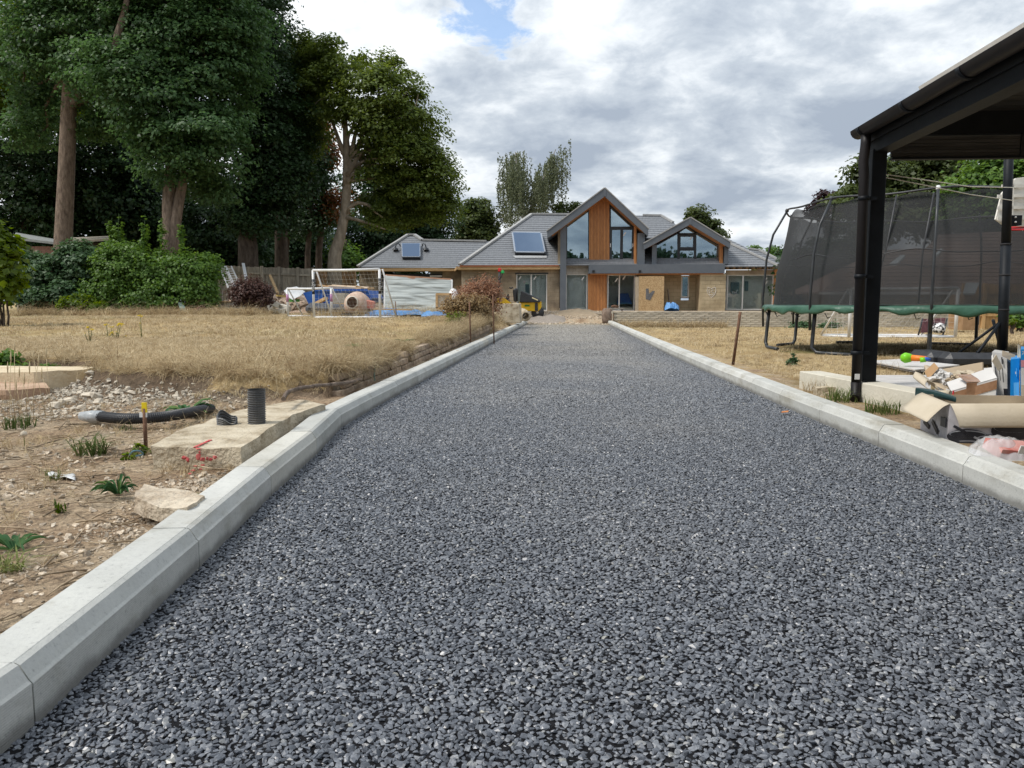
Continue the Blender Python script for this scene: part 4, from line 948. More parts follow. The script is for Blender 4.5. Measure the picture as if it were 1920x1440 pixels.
# 3 dark trees right of it
Y = 35
tree('maple_tree', 'dark shaded tree with a wide trunk behind the grey fence', foot(466, Y), [foot(466, Y), P(465, 470, Y), P(462, 420, Y), P(470, 300, Y), P(478, 150, Y), P(480, 0, Y)], [0.5, 0.44, 0.38, 0.3, 0.2, 0.1],
     [E_(480, 60, 62, 95, Y), E_(500, 160, 58, 90, Y), E_(480, 260, 70, 70, Y), E_(520, 330, 62, 60, Y), E_(500, 400, 60, 50, Y), E_(535, 250, 48, 70, Y), E_(450, -60, 90, 90, Y), E_(450, 380, 45, 50, Y-1)], 70000, 0.165, LF['deep'], mbarkd, 13, TG, 12, clump=0.95, flat=0.4, shell=0.4, down=0.35, per=150)
tree('maple_tree', 'dark tree with a leaning trunk just right of the wide one', foot(528, 37), [foot(528, 37), P(527, 440, 37), P(530, 380, 37), P(545, 240, 37), P(560, 120, 37)], [0.36, 0.3, 0.26, 0.18, 0.08],
     [E_(565, 190, 42, 60, 37), E_(590, 110, 40, 40, 37), E_(560, 110, 40, 35, 38), E_(545, 300, 42, 45, 37), E_(570, 250, 36, 40, 37)], 20000, 0.20, LF['syc'], mbarkd, 14, TG, 8, clump=0.8, shell=0.3)
# 4 the big sycamore with pale trunk
Y = 36
tr4 = [foot(626, Y), P(627, 495, Y), P(628, 478, Y), P(640, 435, Y), P(648, 390, Y), P(651, 340, Y), P(651, 300, Y), P(648, 250, Y), P(645, 190, Y), P(642, 120, Y)]
tree('sycamore_tree', 'big rounded sycamore with pale crooked trunk and spreading bare limbs', foot(626, Y), tr4, [0.36, 0.33, 0.31, 0.24, 0.22, 0.21, 0.19, 0.13, 0.08, 0.04],
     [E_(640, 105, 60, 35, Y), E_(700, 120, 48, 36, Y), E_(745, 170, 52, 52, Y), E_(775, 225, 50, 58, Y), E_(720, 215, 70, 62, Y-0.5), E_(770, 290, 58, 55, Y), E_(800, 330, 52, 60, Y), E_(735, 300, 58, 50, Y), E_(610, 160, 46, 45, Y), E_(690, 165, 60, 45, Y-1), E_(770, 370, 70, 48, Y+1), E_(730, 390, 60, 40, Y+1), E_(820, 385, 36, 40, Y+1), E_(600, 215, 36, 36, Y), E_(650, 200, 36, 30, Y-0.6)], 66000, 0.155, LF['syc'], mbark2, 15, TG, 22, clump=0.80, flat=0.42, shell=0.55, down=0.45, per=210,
     extra=[(pxpath([(650, 330), (664, 305), (674, 290), (690, 281), (712, 281), (735, 292)], Y-0.1), [0.18, 0.14, 0.12, 0.10, 0.07, 0.03]),
            (pxpath([(650, 345), (668, 320), (690, 310), (720, 307)], Y-0.1), [0.14, 0.10, 0.07, 0.03]),
            (pxpath([(650, 300), (636, 265), (622, 225), (600, 185)], Y), [0.14, 0.10, 0.07, 0.03]),
            (pxpath([(652, 315), (662, 275), (668, 240), (690, 210)], Y-0.05), [0.15, 0.11, 0.07, 0.03]),
            (pxpath([(648, 400), (654, 388), (672, 380), (690, 384), (704, 398), (718, 408)], Y-0.1), [0.11, 0.10, 0.09, 0.08, 0.05, 0.02]),
            (pxpath([(649, 408), (670, 412), (695, 420), (722, 430)], Y-0.1), [0.10, 0.08, 0.06, 0.03])])
# 5 thin dark stems and understorey
for i, (px, top, r_, lab) in enumerate(((581, 330, 0.16, 'slim dark tree leaning left beside the pale sycamore trunk'), (602, 300, 0.2, 'slim dark curved tree close to the pale sycamore trunk'), (541, 330, 0.15, 'slim dark tree in shade between the leaning trunk and sycamore'))):
    Y = 40+i
    tree('young_tree', lab, foot(px-6, Y), [foot(px-6, Y), P(px-4, 470, Y), P(px+4, 390, Y), P(px, top, Y), P(px+8, top-90, Y)], [r_, r_*0.9, r_*0.8, r_*0.6, 0.04],
         [E_(px+4, top-20, 30, 50, Y), E_(px+10, top+90, 36, 34, Y), E_(px-14, top+50, 24, 30, Y)], 5200, 0.2, LF['rust'] if i == 1 else LF['deep'], mbarkd, 30+i, 'slim trees in the shade', 6, clump=0.9, shell=0.1)
# 6 dark wood behind
WOOD = ((40, 320, 110, 150, 42, 'deep', 22000, 'dark yew like tree behind the shed roof'), (185, 300, 115, 160, 44, 'deep', 34000, 'shaded tree behind the straight maple trunk'), (285, 410, 90, 100, 46, 'deep', 16000, 'shaded low tree behind the twin stems'),
 (395, 425, 85, 95, 43, 'deep', 19000, 'shaded tree behind the ladder'), (470, 450, 60, 70, 45, 'brambl', 9000, 'shaded holly behind the wide trunk'), (545, 430, 60, 80, 48, 'deep', 13000, 'dark bush between the leaning trunk and slim stems'), (700, 400, 85, 105, 54, 'deep', 26000, 'dark holly behind the sycamore trunk'), (780, 400, 70, 80, 56, 'deep', 17000, 'dark tree between sycamore and garage roof'),
 (30, 80, 120, 130, 38, 'yel', 22000, 'backlit yellow green tree filling the top left corner'), (555, 460, 50, 50, 50, 'yel', 4000, 'small sunlit bush glowing beyond the fence'), (235, 330, 60, 60, 52, 'yel', 5000, 'sunlit tree glimpsed between the two maple trunks'), (640, 487, 22, 20, 49, 'hedge', 5000, 'green laurel between sycamore trunk and garage roof'))
for i, (px, py, rx, ry, Y, k, n, lab) in enumerate(WOOD):
    bx_ = px if px != 30 else -70
    tree('woodland_tree', lab, foot(bx_, Y), [foot(bx_, Y), P(bx_+5, 450, Y), P(px, py, Y), P(px+4, py-ry*0.8, Y)], [0.22, 0.2, 0.14, 0.04],
         [E_(px, py, rx, ry, Y), E_(px-rx*0.4, py+ry*0.6, rx*0.7, ry*0.55, Y), E_(px+rx*0.1, min(py+ry, 500), rx*0.9, 45, Y), E_(px+rx*0.5, py+ry*0.35, rx*0.6, ry*0.6, Y-0.5)], n, 0.24, LF[k], mbarkd, 50+i, 'trees in the wood behind', 6, clump=1.1, shell=0.2)
# 7 trees beyond the house
Y = 62
tree('hornbeam_tree', 'small rounded green tree beyond the garage ridge', foot(893, Y), [foot(893, Y), P(893, 470, Y), P(894, 420, Y), P(893, 375, Y)], [0.2, 0.16, 0.1, 0.03], [E_(893, 425, 38, 40, Y), E_(898, 395, 20, 26, Y), E_(882, 440, 26, 28, Y), E_(914, 440, 22, 26, Y)], 11000, 0.25, LF['oak'], mbarkd, 70, 'trees beyond the house', 8, clump=0.9, shell=0.35)
bt = thing('birch_tree', 'tall weeping silver birch with hanging grey green strands behind the main roof', 'tree', foot(985, Y), 'trees beyond the house')
mb = MB(); mb.tube([foot(985, Y), P(985, 420, Y), P(975, 360, Y), P(968, 300, Y), P(966, 285, Y)], [0.28, 0.22, 0.16, 0.08, 0.03], 8)
mb.tube([P(985, 420, Y), P(1005, 370, Y), P(1025, 320, Y), P(1042, 280, Y)], [0.18, 0.13, 0.08, 0.03], 8); mb.build('trunk', mat('birch_bark', (0.35, 0.34, 0.32), (0.10, 0.09, 0.08), 3, 0.9), bt, fixn=False)
rng = np.random.default_rng(71); pos = []; tn_ = []
for i in range(300):
    if rng.random() < 0.45: sx, sy, ln = rng.normal(967, 13), rng.uniform(283, 350), rng.uniform(30, 110)
    else:
        sx = rng.normal(1022, 20); sy = rng.uniform(330, 380)-(sx-985)*0.9+rng.uniform(-6, 10); ln = rng.uniform(30, 95)
    if rng.random() < 0.12: sx, sy, ln = rng.normal(953, 9), rng.uniform(380, 410), rng.uniform(15, 35)
    m = int(ln*0.9)+6; dY = rng.normal(0, 1.4); tt = rng.random(m)
    for q in tt:
        p = P(sx+rng.normal(0, 1.6)+q*rng.normal(0, 1), min(sy+ln*q, 432), Y+dY); pos.append((p.x, p.y, p.z)); tn_.append(np.clip(rng.random()*0.8+0.2*rng.random(), 0, 1))
pos = np.array(pos); v, f = leaves(pos, rng.normal(size=pos.shape), 0.20, rng, 0.5, droop=np.array([0, 0, -1.2]))
npmesh('crown', v, f, LF['birch'], bt, {'tone': np.array(tn_)})
for px, py, rx, ry, lab, k, n in ((1050, 392, 10, 14, 'tuft of a tree top left of the tall gable', 'oak', 1500), (1077, 384, 11, 9, 'slanting tree top touching the tall gable verge', 'oak', 1200), (1306, 404, 27, 17, 'leafy tree top above the lower right gable', 'oak', 4200), (1334, 424, 16, 14, 'thin tree top right of the lower gable apex', 'oak', 1800), (1430, 480, 30, 20, 'green bush top beyond the right hand roof', 'hedge', 3500), (1460, 476, 24, 18, 'darker bush top between right roof and trampoline', 'brambl', 2500)):
    tree('tree_top', lab, foot(px, Y), [foot(px, Y), P(px, 470, Y), P(px, py, Y)], [0.15, 0.12, 0.03], [E_(px, py, rx, ry, Y), E_(px+rx*0.3, py+ry*1.2, rx*1.3, ry, Y), E_(px, py+60, rx*1.4, 40, Y)], n*2, 0.24, LF[k], mbarkd, 80+px, 'trees beyond the house', 5, clump=0.6, shell=0.2)
# 8 big trees behind the trampoline
Y = 46
tree('oak_tree', 'large spreading oak behind the trampoline and brown roof', foot(1760, Y), [foot(1760, Y), P(1758, 480, Y), P(1762, 400, Y), P(1750, 330, Y)], [0.5, 0.42, 0.3, 0.1],
     [E_(1620, 385, 60, 36, Y), E_(1660, 345, 60, 36, Y), E_(1740, 340, 80, 50, Y), E_(1700, 400, 100, 60, Y), E_(1590, 360, 26, 12, Y), E_(1600, 335, 26, 10, Y), E_(1650, 315, 50, 20, Y), E_(1750, 300, 60, 30, Y)], 30000, 0.26, LF['oak'], mbark, 95, None, 14, clump=0.9, shell=0.3, flat=0.45)
tree('oak_tree', 'dense dark green oak at the right edge under the carport beam', foot(1880, 42), [foot(1880, 42), P(1880, 450, 42), P(1885, 360, 42)], [0.45, 0.36, 0.2],
     [E_(1870, 350, 80, 50, 42), E_(1920, 320, 90, 60, 42), E_(1880, 400, 100, 50, 42), E_(1960, 380, 90, 80, 42)], 26000, 0.26, LF['hedge'], mbark, 96, None, 10, clump=1.0, shell=0.35)
tree('beech_tree', 'purple copper beech twigs above the trampoline net corner', foot(1560, 50), [foot(1560, 50), P(1556, 450, 50), P(1545, 380, 50)], [0.25, 0.2, 0.05],
     [E_(1545, 375, 24, 16, 50), E_(1532, 395, 18, 18, 50), E_(1560, 410, 30, 30, 50)], 3500, 0.22, LF['copper'], mbarkd, 97, None, 16, clump=0.5, shell=0.2)

# ---- hedge line on the left ---------------------------------------
def shrub(name, label, lobes, n, size, lm, seed, stems=9, group=None, cat='shrub', bark=None, low=False, **kw):
    if low: lobes = [(l[0], l[1], gz1(l[0], l[1])+l[5]*0.55, l[3], l[4], l[5]) for l in lobes]
    A = np.array(lobes); cx_, cy_ = A[:, 0].mean(), A[:, 1].mean(); z0 = gz1(cx_, cy_)
    t_ = thing(name, label, cat, (cx_, cy_, z0), group); rng = random.Random(seed); mb = MB()
    for i in range(stems):
        lb = lobes[rng.randrange(len(lobes))]; a = Vector((lb[0]+rng.uniform(-0.25, 0.25)*lb[3], lb[1]+rng.uniform(-0.2, 0.2)*lb[4], z0-0.03))
        b_ = Vector((lb[0]+rng.uniform(-0.7, 0.7)*lb[3], lb[1]+rng.uniform(-0.7, 0.7)*lb[4], lb[2]+rng.uniform(0.0, 0.85)*lb[5]))
        p_, r_ = limb(a, b_, kw.get('r0', 0.025), 0.006, rng, 0.08); mb.tube(p_, r_, 5)
    kw.pop('r0', None); mb.build('stem', bark or mbarkd, t_, fixn=False); crown(lobes, n, size, lm, t_, seed, name='foliage', **kw); return t_
Y = 26
HG = 'overgrown hedge along the left boundary'
shrub('bramble_thicket', 'dark bramble thicket with broad leaves in front of the shed', [E_(90, 520, 62, 52, Y), E_(150, 505, 60, 50, Y), E_(60, 560, 50, 26, Y-0.6), E_(120, 555, 60, 28, Y-0.8), E_(40, 500, 36, 40, Y+0.5)], 19000, 0.15, LF['brambl'], 201, group=HG, clump=0.38, shell=0.5, flat=0.6, per=45)
shrub('green_shrub', 'tall bright green shrub in the middle of the hedge', [E_(240, 510, 66, 58, Y), E_(300, 520, 60, 52, Y), E_(215, 485, 36, 34, Y), E_(205, 550, 56, 38, Y-0.5), E_(285, 555, 60, 32, Y-0.6)], 26000, 0.11, LF['hedge'], 202, group=HG, clump=0.36, shell=0.5, flat=0.6, per=60, up=0.5)
shrub('green_shrub', 'right end shrub of the hedge spreading towards the ladder', [E_(355, 515, 52, 45, Y), E_(335, 555, 56, 36, Y-0.4), E_(385, 505, 32, 28, Y+0.3), E_(370, 545, 40, 42, Y-0.2)], 17000, 0.11, LF['hedge'], 203, group=HG, clump=0.36, shell=0.5, flat=0.6, per=60, up=0.5)
shrub('nettle_patch', 'low yellow green nettles at the hedge foot beside dry grass', [E_(150, 570, 36, 18, Y-1.5), E_(175, 578, 26, 12, Y-1.7)], 3000, 0.10, LF['yel'], 204, group=HG, clump=0.25, per=30)
for i, (px, top) in enumerate(((208, 408), (221, 400), (270, 402), (303, 408), (338, 418))):
    t_ = thing('seeding_weed', ['leftmost tall seeding weed rising above the hedge', 'second tall weed above the hedge, the highest of five', 'tall seeding weed above the hedge just left of the twin stems', 'tall weed above the hedge in front of the twin stems', 'rightmost tall weed above the hedge right of the twin stems'][i], 'weed', (P(px, 470, Y).x, Y, gz1(P(px, 470, Y).x, Y)), 'tall weeds above the hedge'); mb = MB(); mb.tube([Vector((P(px, 470, Y).x, Y, gz1(P(px, 470, Y).x, Y))), P(px-1, 480, Y), P(px+2, top, Y)], [0.02, 0.015, 0.005], 5); mb.build('stem', LF['hedge'], t_)
    crown([E_(px+1, (top+470)/2, 3.5, (470-top)/2, Y)], 260, 0.10, LF['hedge'], t_, 210+i, clump=0.07, shell=0.1, per=6, name='foliage')
Y = 15
shrub('sycamore_sapling', 'bright yellow green sycamore sapling at the left frame edge', [E_(-12, 470, 48, 42, Y), E_(5, 520, 34, 30, Y), E_(-20, 550, 50, 22, Y), E_(-10, 440, 22, 24, Y)], 2600, 0.15, LF['yel'], 220, stems=12, clump=0.3, shell=0.3, per=22, up=0.7, aspect=0.95)
# ---- dead and dry bushes ------------------------------------------
Y = 25
mtwig = mat('dead_twig', (0.10, 0.06, 0.045), (0.19, 0.13, 0.10), 8, 0.95)
bb = shrub('dead_bush', 'dead brown bush standing before the pale rubble wall', [E_(470, 548, 36, 30, Y), E_(460, 555, 28, 22, Y), E_(492, 552, 20, 24, Y)], 9000, 0.075, LF['burnt'], 230, stems=34, bark=mtwig, clump=0.26, shell=0.25, per=24, r0=0.03)
Y = 19.5
shrub('red_bush', 'large drying bush with red brown top beside the yellow dumper', [E_(898, 548, 34, 36, Y), E_(880, 560, 30, 30, Y), E_(918, 560, 28, 38, Y)], 7000, 0.05, LF['red'], 231, stems=60, bark=mtwig, clump=0.24, shell=0.3, per=24, r0=0.016)
shrub('dried_bush', 'pale dried flower bush leaning over the grass before the red bush', [E_(880, 575, 34, 26, Y-1.5), E_(850, 577, 20, 22, Y-1.5), E_(905, 580, 20, 20, Y-1.3)], 5200, 0.055, LF['dried'], 232, stems=46, bark=mtwig, clump=0.2, shell=0.3, per=16, r0=0.012)
shrub('yellow_weed', 'thin yellow flowered weed by the left kerb', [E_(850, 600, 12, 16, 14.5), E_(862, 592, 8, 10, 14.5)], 420, 0.04, LF['yel'], 233, stems=7, clump=0.1, shell=0.3, per=8, r0=0.015)

# ================================================================== GRASS, PEBBLES, TWIGS (stuff)
def straw_mat(name, a, b_, c_):
    m = bpy.data.materials.new(name); m.use_nodes = True; t = m.node_tree; b = t.nodes['Principled BSDF']; b.inputs['Roughness'].default_value = 0.75; b.inputs['Specular IOR Level'].default_value = 0.2
    oi = N(t, 'ShaderNodeObjectInfo'); r = N(t, 'ShaderNodeValToRGB'); r.color_ramp.elements[0].color = (*a, 1); r.color_ramp.elements[1].color = (*c_, 1); q = r.color_ramp.elements.new(0.5); q.color = (*b_, 1)
    L(t, oi.outputs['Random'], r.inputs[0]); L(t, r.outputs[0], b.inputs['Base Color'])
    tr = N(t, 'ShaderNodeBsdfTranslucent'); L(t, r.outputs[0], tr.inputs[0]); mx = N(t, 'ShaderNodeMixShader'); mx.inputs[0].default_value = 0.25
    L(t, b.outputs[0], mx.inputs[1]); L(t, tr.outputs[0], mx.inputs[2]); L(t, mx.outputs[0], t.nodes['Material Output'].inputs[0]); return m
mstraw = straw_mat('straw', (0.33, 0.25, 0.15), (0.54, 0.43, 0.27), (0.68, 0.58, 0.39))
mhay = straw_mat('hay', (0.21, 0.14, 0.075), (0.46, 0.35, 0.20), (0.68, 0.57, 0.37))
mgreen = straw_mat('green_blade', (0.06, 0.09, 0.022), (0.115, 0.155, 0.04), (0.20, 0.23, 0.075))
short = [source('short_tuft', blades(16, 0.045, 0.05, 0.004, 1.1, i), mstraw) for i in range(5)]
longt = [source('long_tuft', blades(13, 0.125, 0.035, 0.003, 1.7, 20+i, 1.2), mhay) for i in range(5)]
far_t = [source('lawn_tuft', blades(12, 0.07, 0.12, 0.010, 1.2, 40+i), mstraw) for i in range(4)]
def area_pts(n, x0, x1, y0, y1): return np.stack([RNG.uniform(x0, x1, n), RNG.uniform(y0, y1, n)], -1)
def on_ground(p, dz=0.0): return np.concatenate([p, (gz(p[:, 0], p[:, 1])+dz)[:, None]], 1)
def lawn_mask(p):
    x, y = p[:, 0], p[:, 1]; l = bank_t(x, y); l = l*np.where(y < 19.5, x < WALLX-0.03, x < -1.75)
    r = (x > kx(KR, y)+0.35) & (y > 4.0); return np.where(x < 0, l, r.astype(float))
def up_rot(n, tilt=0.15): return np.stack([RNG.normal(0, tilt, n), RNG.normal(0, tilt, n), RNG.uniform(0, 6.28, n)], -1)
p = np.concatenate([area_pts(15000, -8, -1.9, 5.3, 10.5), area_pts(5200, 1.9, 9, 5.0, 11)]); p = p[RNG.random(len(p)) < lawn_mask(p)*np.where(p[:, 0] > 0, 0.75, 1)*np.where((p[:, 0] < -2.75) & (bank_t(p[:, 0], p[:, 1]) < 0.93), 0.03, 1)]
q = on_ground(p); n = len(q); scatter('short_grass', q, up_rot(n), RNG.uniform(0.6, 1.25, n), RNG.integers(0, 5, n), short, 'short dry straw coloured lawn grass near the driveway', None)
p = np.concatenate([area_pts(17000, -17, -1.8, 10, 29), area_pts(9000, 1.9, 17, 11, 29.4)]); p = p[RNG.random(len(p)) < lawn_mask(p)*np.clip(0.1+2.2*(fbm(p[:, 0]*0.8, p[:, 1]*0.5, 4, 19)-0.28), 0.08, 1)]
q = on_ground(p); n = len(q); scatter('lawn_grass', q, up_rot(n), RNG.uniform(0.55, 1.1, n), RNG.integers(0, 4, n), far_t, 'dry mown lawn grass farther from the camera', None)
# long dry grass hanging over the bank and the old wall
p = area_pts(21000, -5.6, -1.85, 4.9, 7.2); tb = bank_t(p[:, 0], p[:, 1]); p = p[(tb > 0.80) & (RNG.random(len(p)) < (0.15+1.1*fbm(p[:, 0]*2.2, p[:, 1]*2.2, 3, 45))*np.where(tb < 0.97, 0.75, 0.13)*np.where(p[:, 0] > WALLX-0.02, 0.0, 1)*np.interp(p[:, 0], [-4.3, -3.3, -2.75], [0.30, 0.5, 1.0]))]
p2 = np.stack([RNG.normal(WALLX-0.03, 0.07, 7500), 6.3+14.5*RNG.random(7500)**1.3], -1); p2 = p2[(fbm(p2[:, 1]*1.2, p2[:, 0], 2, 61) > 0.37)]
p3 = area_pts(2600, -3.6, -1.85, 19, 30); p = np.concatenate([p, p2, p3]); q = on_ground(p)
q[len(p)-len(p3)-len(p2):len(p)-len(p3), 2] = np.array([lawn_edge(y)+0.0 for y in p2[:, 1]]); n = len(q)
r = up_rot(n, 0.35); ty = p[:, 1] < 7; r[:, 0] += np.where(ty & (p[:, 0] < WALLX-0.2), 0.75, 0); r[:, 1] += np.where((~ty) & (p[:, 1] < 20), 0.8, 0)
rz = r[:, 2].copy(); r[:, 2] = np.where(RNG.random(n) < 0.6, RNG.normal(0, 0.6, n), rz)
sc_ = RNG.uniform(0.55, 1.25, n); scatter('long_dry_grass', q, r, sc_, RNG.integers(0, 5, n), longt, 'long dead grass hanging over the lawn bank and old wall', None)
# tall dry grass by the hedge foot and wall foot
p = np.concatenate([area_pts(1500, -18, -9.5, 23.2, 25.4), area_pts(1300, -7.5, -2.0, 21.5, 25.5), area_pts(500, 1.9, 6, 28.6, 29.4)]); q = on_ground(p); n = len(q)
scatter('rough_grass', q, up_rot(n, 0.3), RNG.uniform(1.2, 3.2, n), RNG.integers(0, 5, n), longt, 'tall rough dry grass at the foot of the hedge and rubble', None)
# soil: pebbles, chips and twigs
mpeb = mat('pebble', (0.34, 0.27, 0.19), (0.58, 0.51, 0.41), 3, 0.9, 0.3, 20, rand=0.45, c3=(0.46, 0.38, 0.29))
pebs = [source('pebble', stone_bm(300+i, 1, random.uniform(0.6, 1), random.uniform(0.4, 0.7)), mpeb) for i in range(8)]
p = np.concatenate([area_pts(15000, -4.6, -1.1, 1.2, 5.6), area_pts(6000, -2.6, -1.1, 1.0, 3.2), np.stack([RNG.normal(-1.55, 0.10, 3000), RNG.uniform(1.0, 3.3, 3000)], -1)])
p = p[p[:, 0] < kx(KL, p[:, 1])-0.12]; cl = fbm(p[:, 0]*1.6, p[:, 1]*1.6, 3, 91); p = p[RNG.random(len(p)) < 0.15+1.5*np.clip(cl-0.32, 0, 1)*1.6]
q = on_ground(p, 0.002); n = len(q); s_ = 0.006+0.034*RNG.random(n)**3.2
scatter('soil_pebbles', q, RNG.uniform(0, 6.28, (n, 3))*np.array([0.1, 0.1, 1]), s_, RNG.integers(0, 8, n), pebs, 'small tan pebbles and crumbs lying on the bare soil', None)
mchk = mat('chalk_stone', (0.44, 0.38, 0.29), (0.68, 0.62, 0.52), 5, 0.92, 0.6, 30, rand=0.15, c3=(0.58, 0.51, 0.41))
chks = [source('chalk_chip', stone_bm(340+i, 1, random.uniform(0.55, 0.9), random.uniform(0.4, 0.65)), mchk) for i in range(7)]
p = area_pts(5200, -4.6, -2.3, 4.6, 6.1); tb = bank_t(p[:, 0], p[:, 1]); w = np.interp(p[:, 0], [-4.6, -4.1, -3.6, -2.9, -2.3], [0.5, 1, 1, 0.45, 0.12]); p = p[(tb < 0.6) & (RNG.random(len(p)) < w*np.exp(-((tb-0.2)/0.35)**2))]
q = on_ground(p, 0.004); n = len(q); s_ = 0.012+0.05*RNG.random(n)**2.6
scatter('chalk_rubble', q, RNG.uniform(0, 6.28, (n, 3))*np.array([0.15, 0.15, 1]), s_, RNG.integers(0, 7, n), chks, 'small whitish chalk chips scattered down the lawn bank', None)
mtw = mat('twig', (0.16, 0.115, 0.075), (0.42, 0.33, 0.22), 5, 0.9, rand=0.4)
def twig_mb(s): rr = random.Random(s); return MB().tube([(-0.5, 0, 0), (-0.15, rr.uniform(-0.06, 0.06), rr.uniform(0, 0.06)), (0.2, rr.uniform(-0.08, 0.08), rr.uniform(0, 0.05)), (0.5, rr.uniform(-0.1, 0.1), rr.uniform(0, 0.1))], [0.018, 0.018, 0.015, 0.008], 5)
tws = [source('twig', twig_mb(i), mtw) for i in range(6)]
p = area_pts(1500, -4.4, -1.2, 1.2, 5.4); p = p[p[:, 0] < kx(KL, p[:, 1])-0.14]; q = on_ground(p, 0.008); n = len(q)
scatter('dead_twigs', q, up_rot(n, 0.12), 0.05+0.16*RNG.random(n)**2, RNG.integers(0, 6, n), tws, 'dead twigs and stalks littering the bare soil', None)
# sparse dry stalks on the soil
p = area_pts(900, -4.5, -1.5, 1.5, 5.3); p = p[(p[:, 0] < kx(KL, p[:, 1])-0.2) & (fbm(p[:, 0]*1.5, p[:, 1]*1.5, 3, 15) > 0.5)]; q = on_ground(p); n = len(q)
scatter('dry_stalks', q, up_rot(n, 0.3), RNG.uniform(0.3, 0.8, n), RNG.integers(0, 5, n), longt, 'thin dry grass stalks growing through the bare soil', None)

# the belt of trees behind the viewer, mirrored in the gable glass
rng = np.random.default_rng(900); c_ = np.stack([rng.uniform(-32, 36, 1700), rng.uniform(-30, -24, 1700), rng.uniform(0, 1, 1700)], -1)
c_[:, 2] = c_[:, 2]**0.7*(4.5+4.5*fbm(c_[:, 0]*0.16, c_[:, 0]*0+2, 3, 7))
q = np.repeat(c_, 20, 0)+rng.normal(size=(34000, 3))*np.array([0.9, 0.9, 0.6]); v, f = leaves(q, rng.normal(size=q.shape)+np.array([0, 0.5, 0.6]), 0.85, rng)
q2 = np.stack([rng.uniform(-34, 38, 420), rng.uniform(-33, -31, 420), rng.uniform(0, 4.6, 420)], -1); v2, f2 = leaves(q2, rng.normal(size=q2.shape)*0.3+np.array([0, 1, 0.2]), 4.0, rng)
gx_, gz2 = np.meshgrid(np.linspace(-36, 40, 120), np.linspace(-0.5, 1, 9)); hx = 0.78*(4.5+4.5*fbm(gx_*0.16, gx_*0+2, 3, 7)); v3 = np.stack([gx_, -31+1.2*(fbm(gx_*0.5, gz2*6, 3, 9)-0.5), np.where(gz2 < 0, -0.5, gz2*hx)], -1).reshape(-1, 3)
ii = np.arange(120*9).reshape(9, 120); f3 = np.stack([ii[:-1, :-1], ii[:-1, 1:], ii[1:, 1:], ii[1:, :-1]], -1).reshape(-1, 4)
v = np.concatenate([v, v2, v3]); f = np.concatenate([f, f2+34000*4, f3+34420*4])
tag(npmesh('treeline', v, f, LF['deep'], None, {'tone': 0.25+0.15*rng.random(len(f))}), 'belt of trees behind the viewer mirrored in the house windows', None, None, 'stuff')

# ================================================================== LEFT SIDE: BUILDING YARD BEYOND THE LAWN
mfence = mat('grey_fence_board', (0.21, 0.185, 0.145), (0.34, 0.31, 0.25), 4, 0.95, 0.4, 30, stretch=(3, 3, 0.6), rand=0.2)
mbrownf = mat('brown_fence_board', (0.27, 0.16, 0.08), (0.40, 0.26, 0.14), 4, 0.9, 0.3, 30, stretch=(3, 3, 0.6), rand=0.15)
mpaint = mat('white_plastic', (0.62, 0.63, 0.63), (0.72, 0.72, 0.72), 5, 0.4)
mblue = mat('blue_steel', (0.015, 0.075, 0.32), (0.03, 0.12, 0.42), 4, 0.5, 0.1)
mtarp = mat('blue_tarpaulin', (0.06, 0.19, 0.42), (0.16, 0.33, 0.58), 3, 0.45, 0.6, 7, bdist=0.06)
mrust = mat('rusty_steel', (0.10, 0.055, 0.035), (0.20, 0.11, 0.07), 20, 0.9, 0.3)
mchalkb = mat('pale_block', (0.50, 0.47, 0.41), (0.66, 0.63, 0.56), 3, 0.92, 0.4, 40, rand=0.12)
mdebris = mat('debris', (0.30, 0.20, 0.14), (0.52, 0.42, 0.33), 7, 0.95, 0.6, 30, rand=0.5)
mconc = mat('old_concrete', (0.30, 0.24, 0.16), (0.58, 0.51, 0.39), 7, 0.95, 0.8, 55, c3=(0.48, 0.41, 0.30), detail=9)
mblk = mat('black_plastic', (0.022, 0.023, 0.026), (0.035, 0.036, 0.04), 12, 0.45, 0.15, 40, spec=0.45)
myel = mat('yellow_paint', (0.62, 0.37, 0.012), (0.72, 0.46, 0.03), 6, 0.45)

def close_board(name, label, x0, x1, Y, topf, zb, posts, m, cat='fence', sw=0.105, group=None):
    f = thing(name, label, cat, ((P(x0, 540, Y).x+P(x1, 540, Y).x)/2, Y, zb), group)
    xa, xb = P(x0, 540, Y).x, P(x1, 540, Y).x; k = 0; x = xa
    while x < xb:
        u_ = x0+(x1-x0)*(x-xa)/(xb-xa); zt = P(u_, topf(u_), Y).z+random.uniform(-0.02, 0.015)
        MB().box(x, Y+(0.012 if k % 2 else 0), zb, min(x+sw-0.006, xb), Y+0.02+(0.012 if k % 2 else 0), zt).build('fence_board', m, f); x += sw; k += 1
    for px in posts:
        c_ = P(px, 540, Y).x; MB().box(c_-0.055, Y-0.09, zb, c_+0.055, Y-0.005, P(px, topf(px)-2, Y).z).build('post', m, f)
    for off in (0.28, 1.05):
        for a, b_ in zip(posts, posts[1:]):
            MB().beam((P(a, 540, Y).x+0.055, Y-0.03, P(a, topf(a), Y).z-off), (P(b_, 540, Y).x-0.055, Y-0.03, P(b_, topf(b_), Y).z-off), 0.05, 0.075).build('rail', m, f)
    return f
close_board('fence', 'weathered grey close board fence behind the rubble and ladders', 412, 590, 33, lambda u_: 498+(u_-412)*0.035, 0.35, (412, 459, 493, 525, 560, 588), mfence)
close_board('fence', 'warm brown board fence behind the large white goal', 594, 668, 38, lambda u_: 509, 0.35, (598, 620, 645, 666), mbrownf)
close_board('fence', 'short yellowish fence piece below the shed roof', 30, 78, 29.5, lambda u_: 468+(u_-30)*0.06, 0.35, (34, 56, 76), mfence)
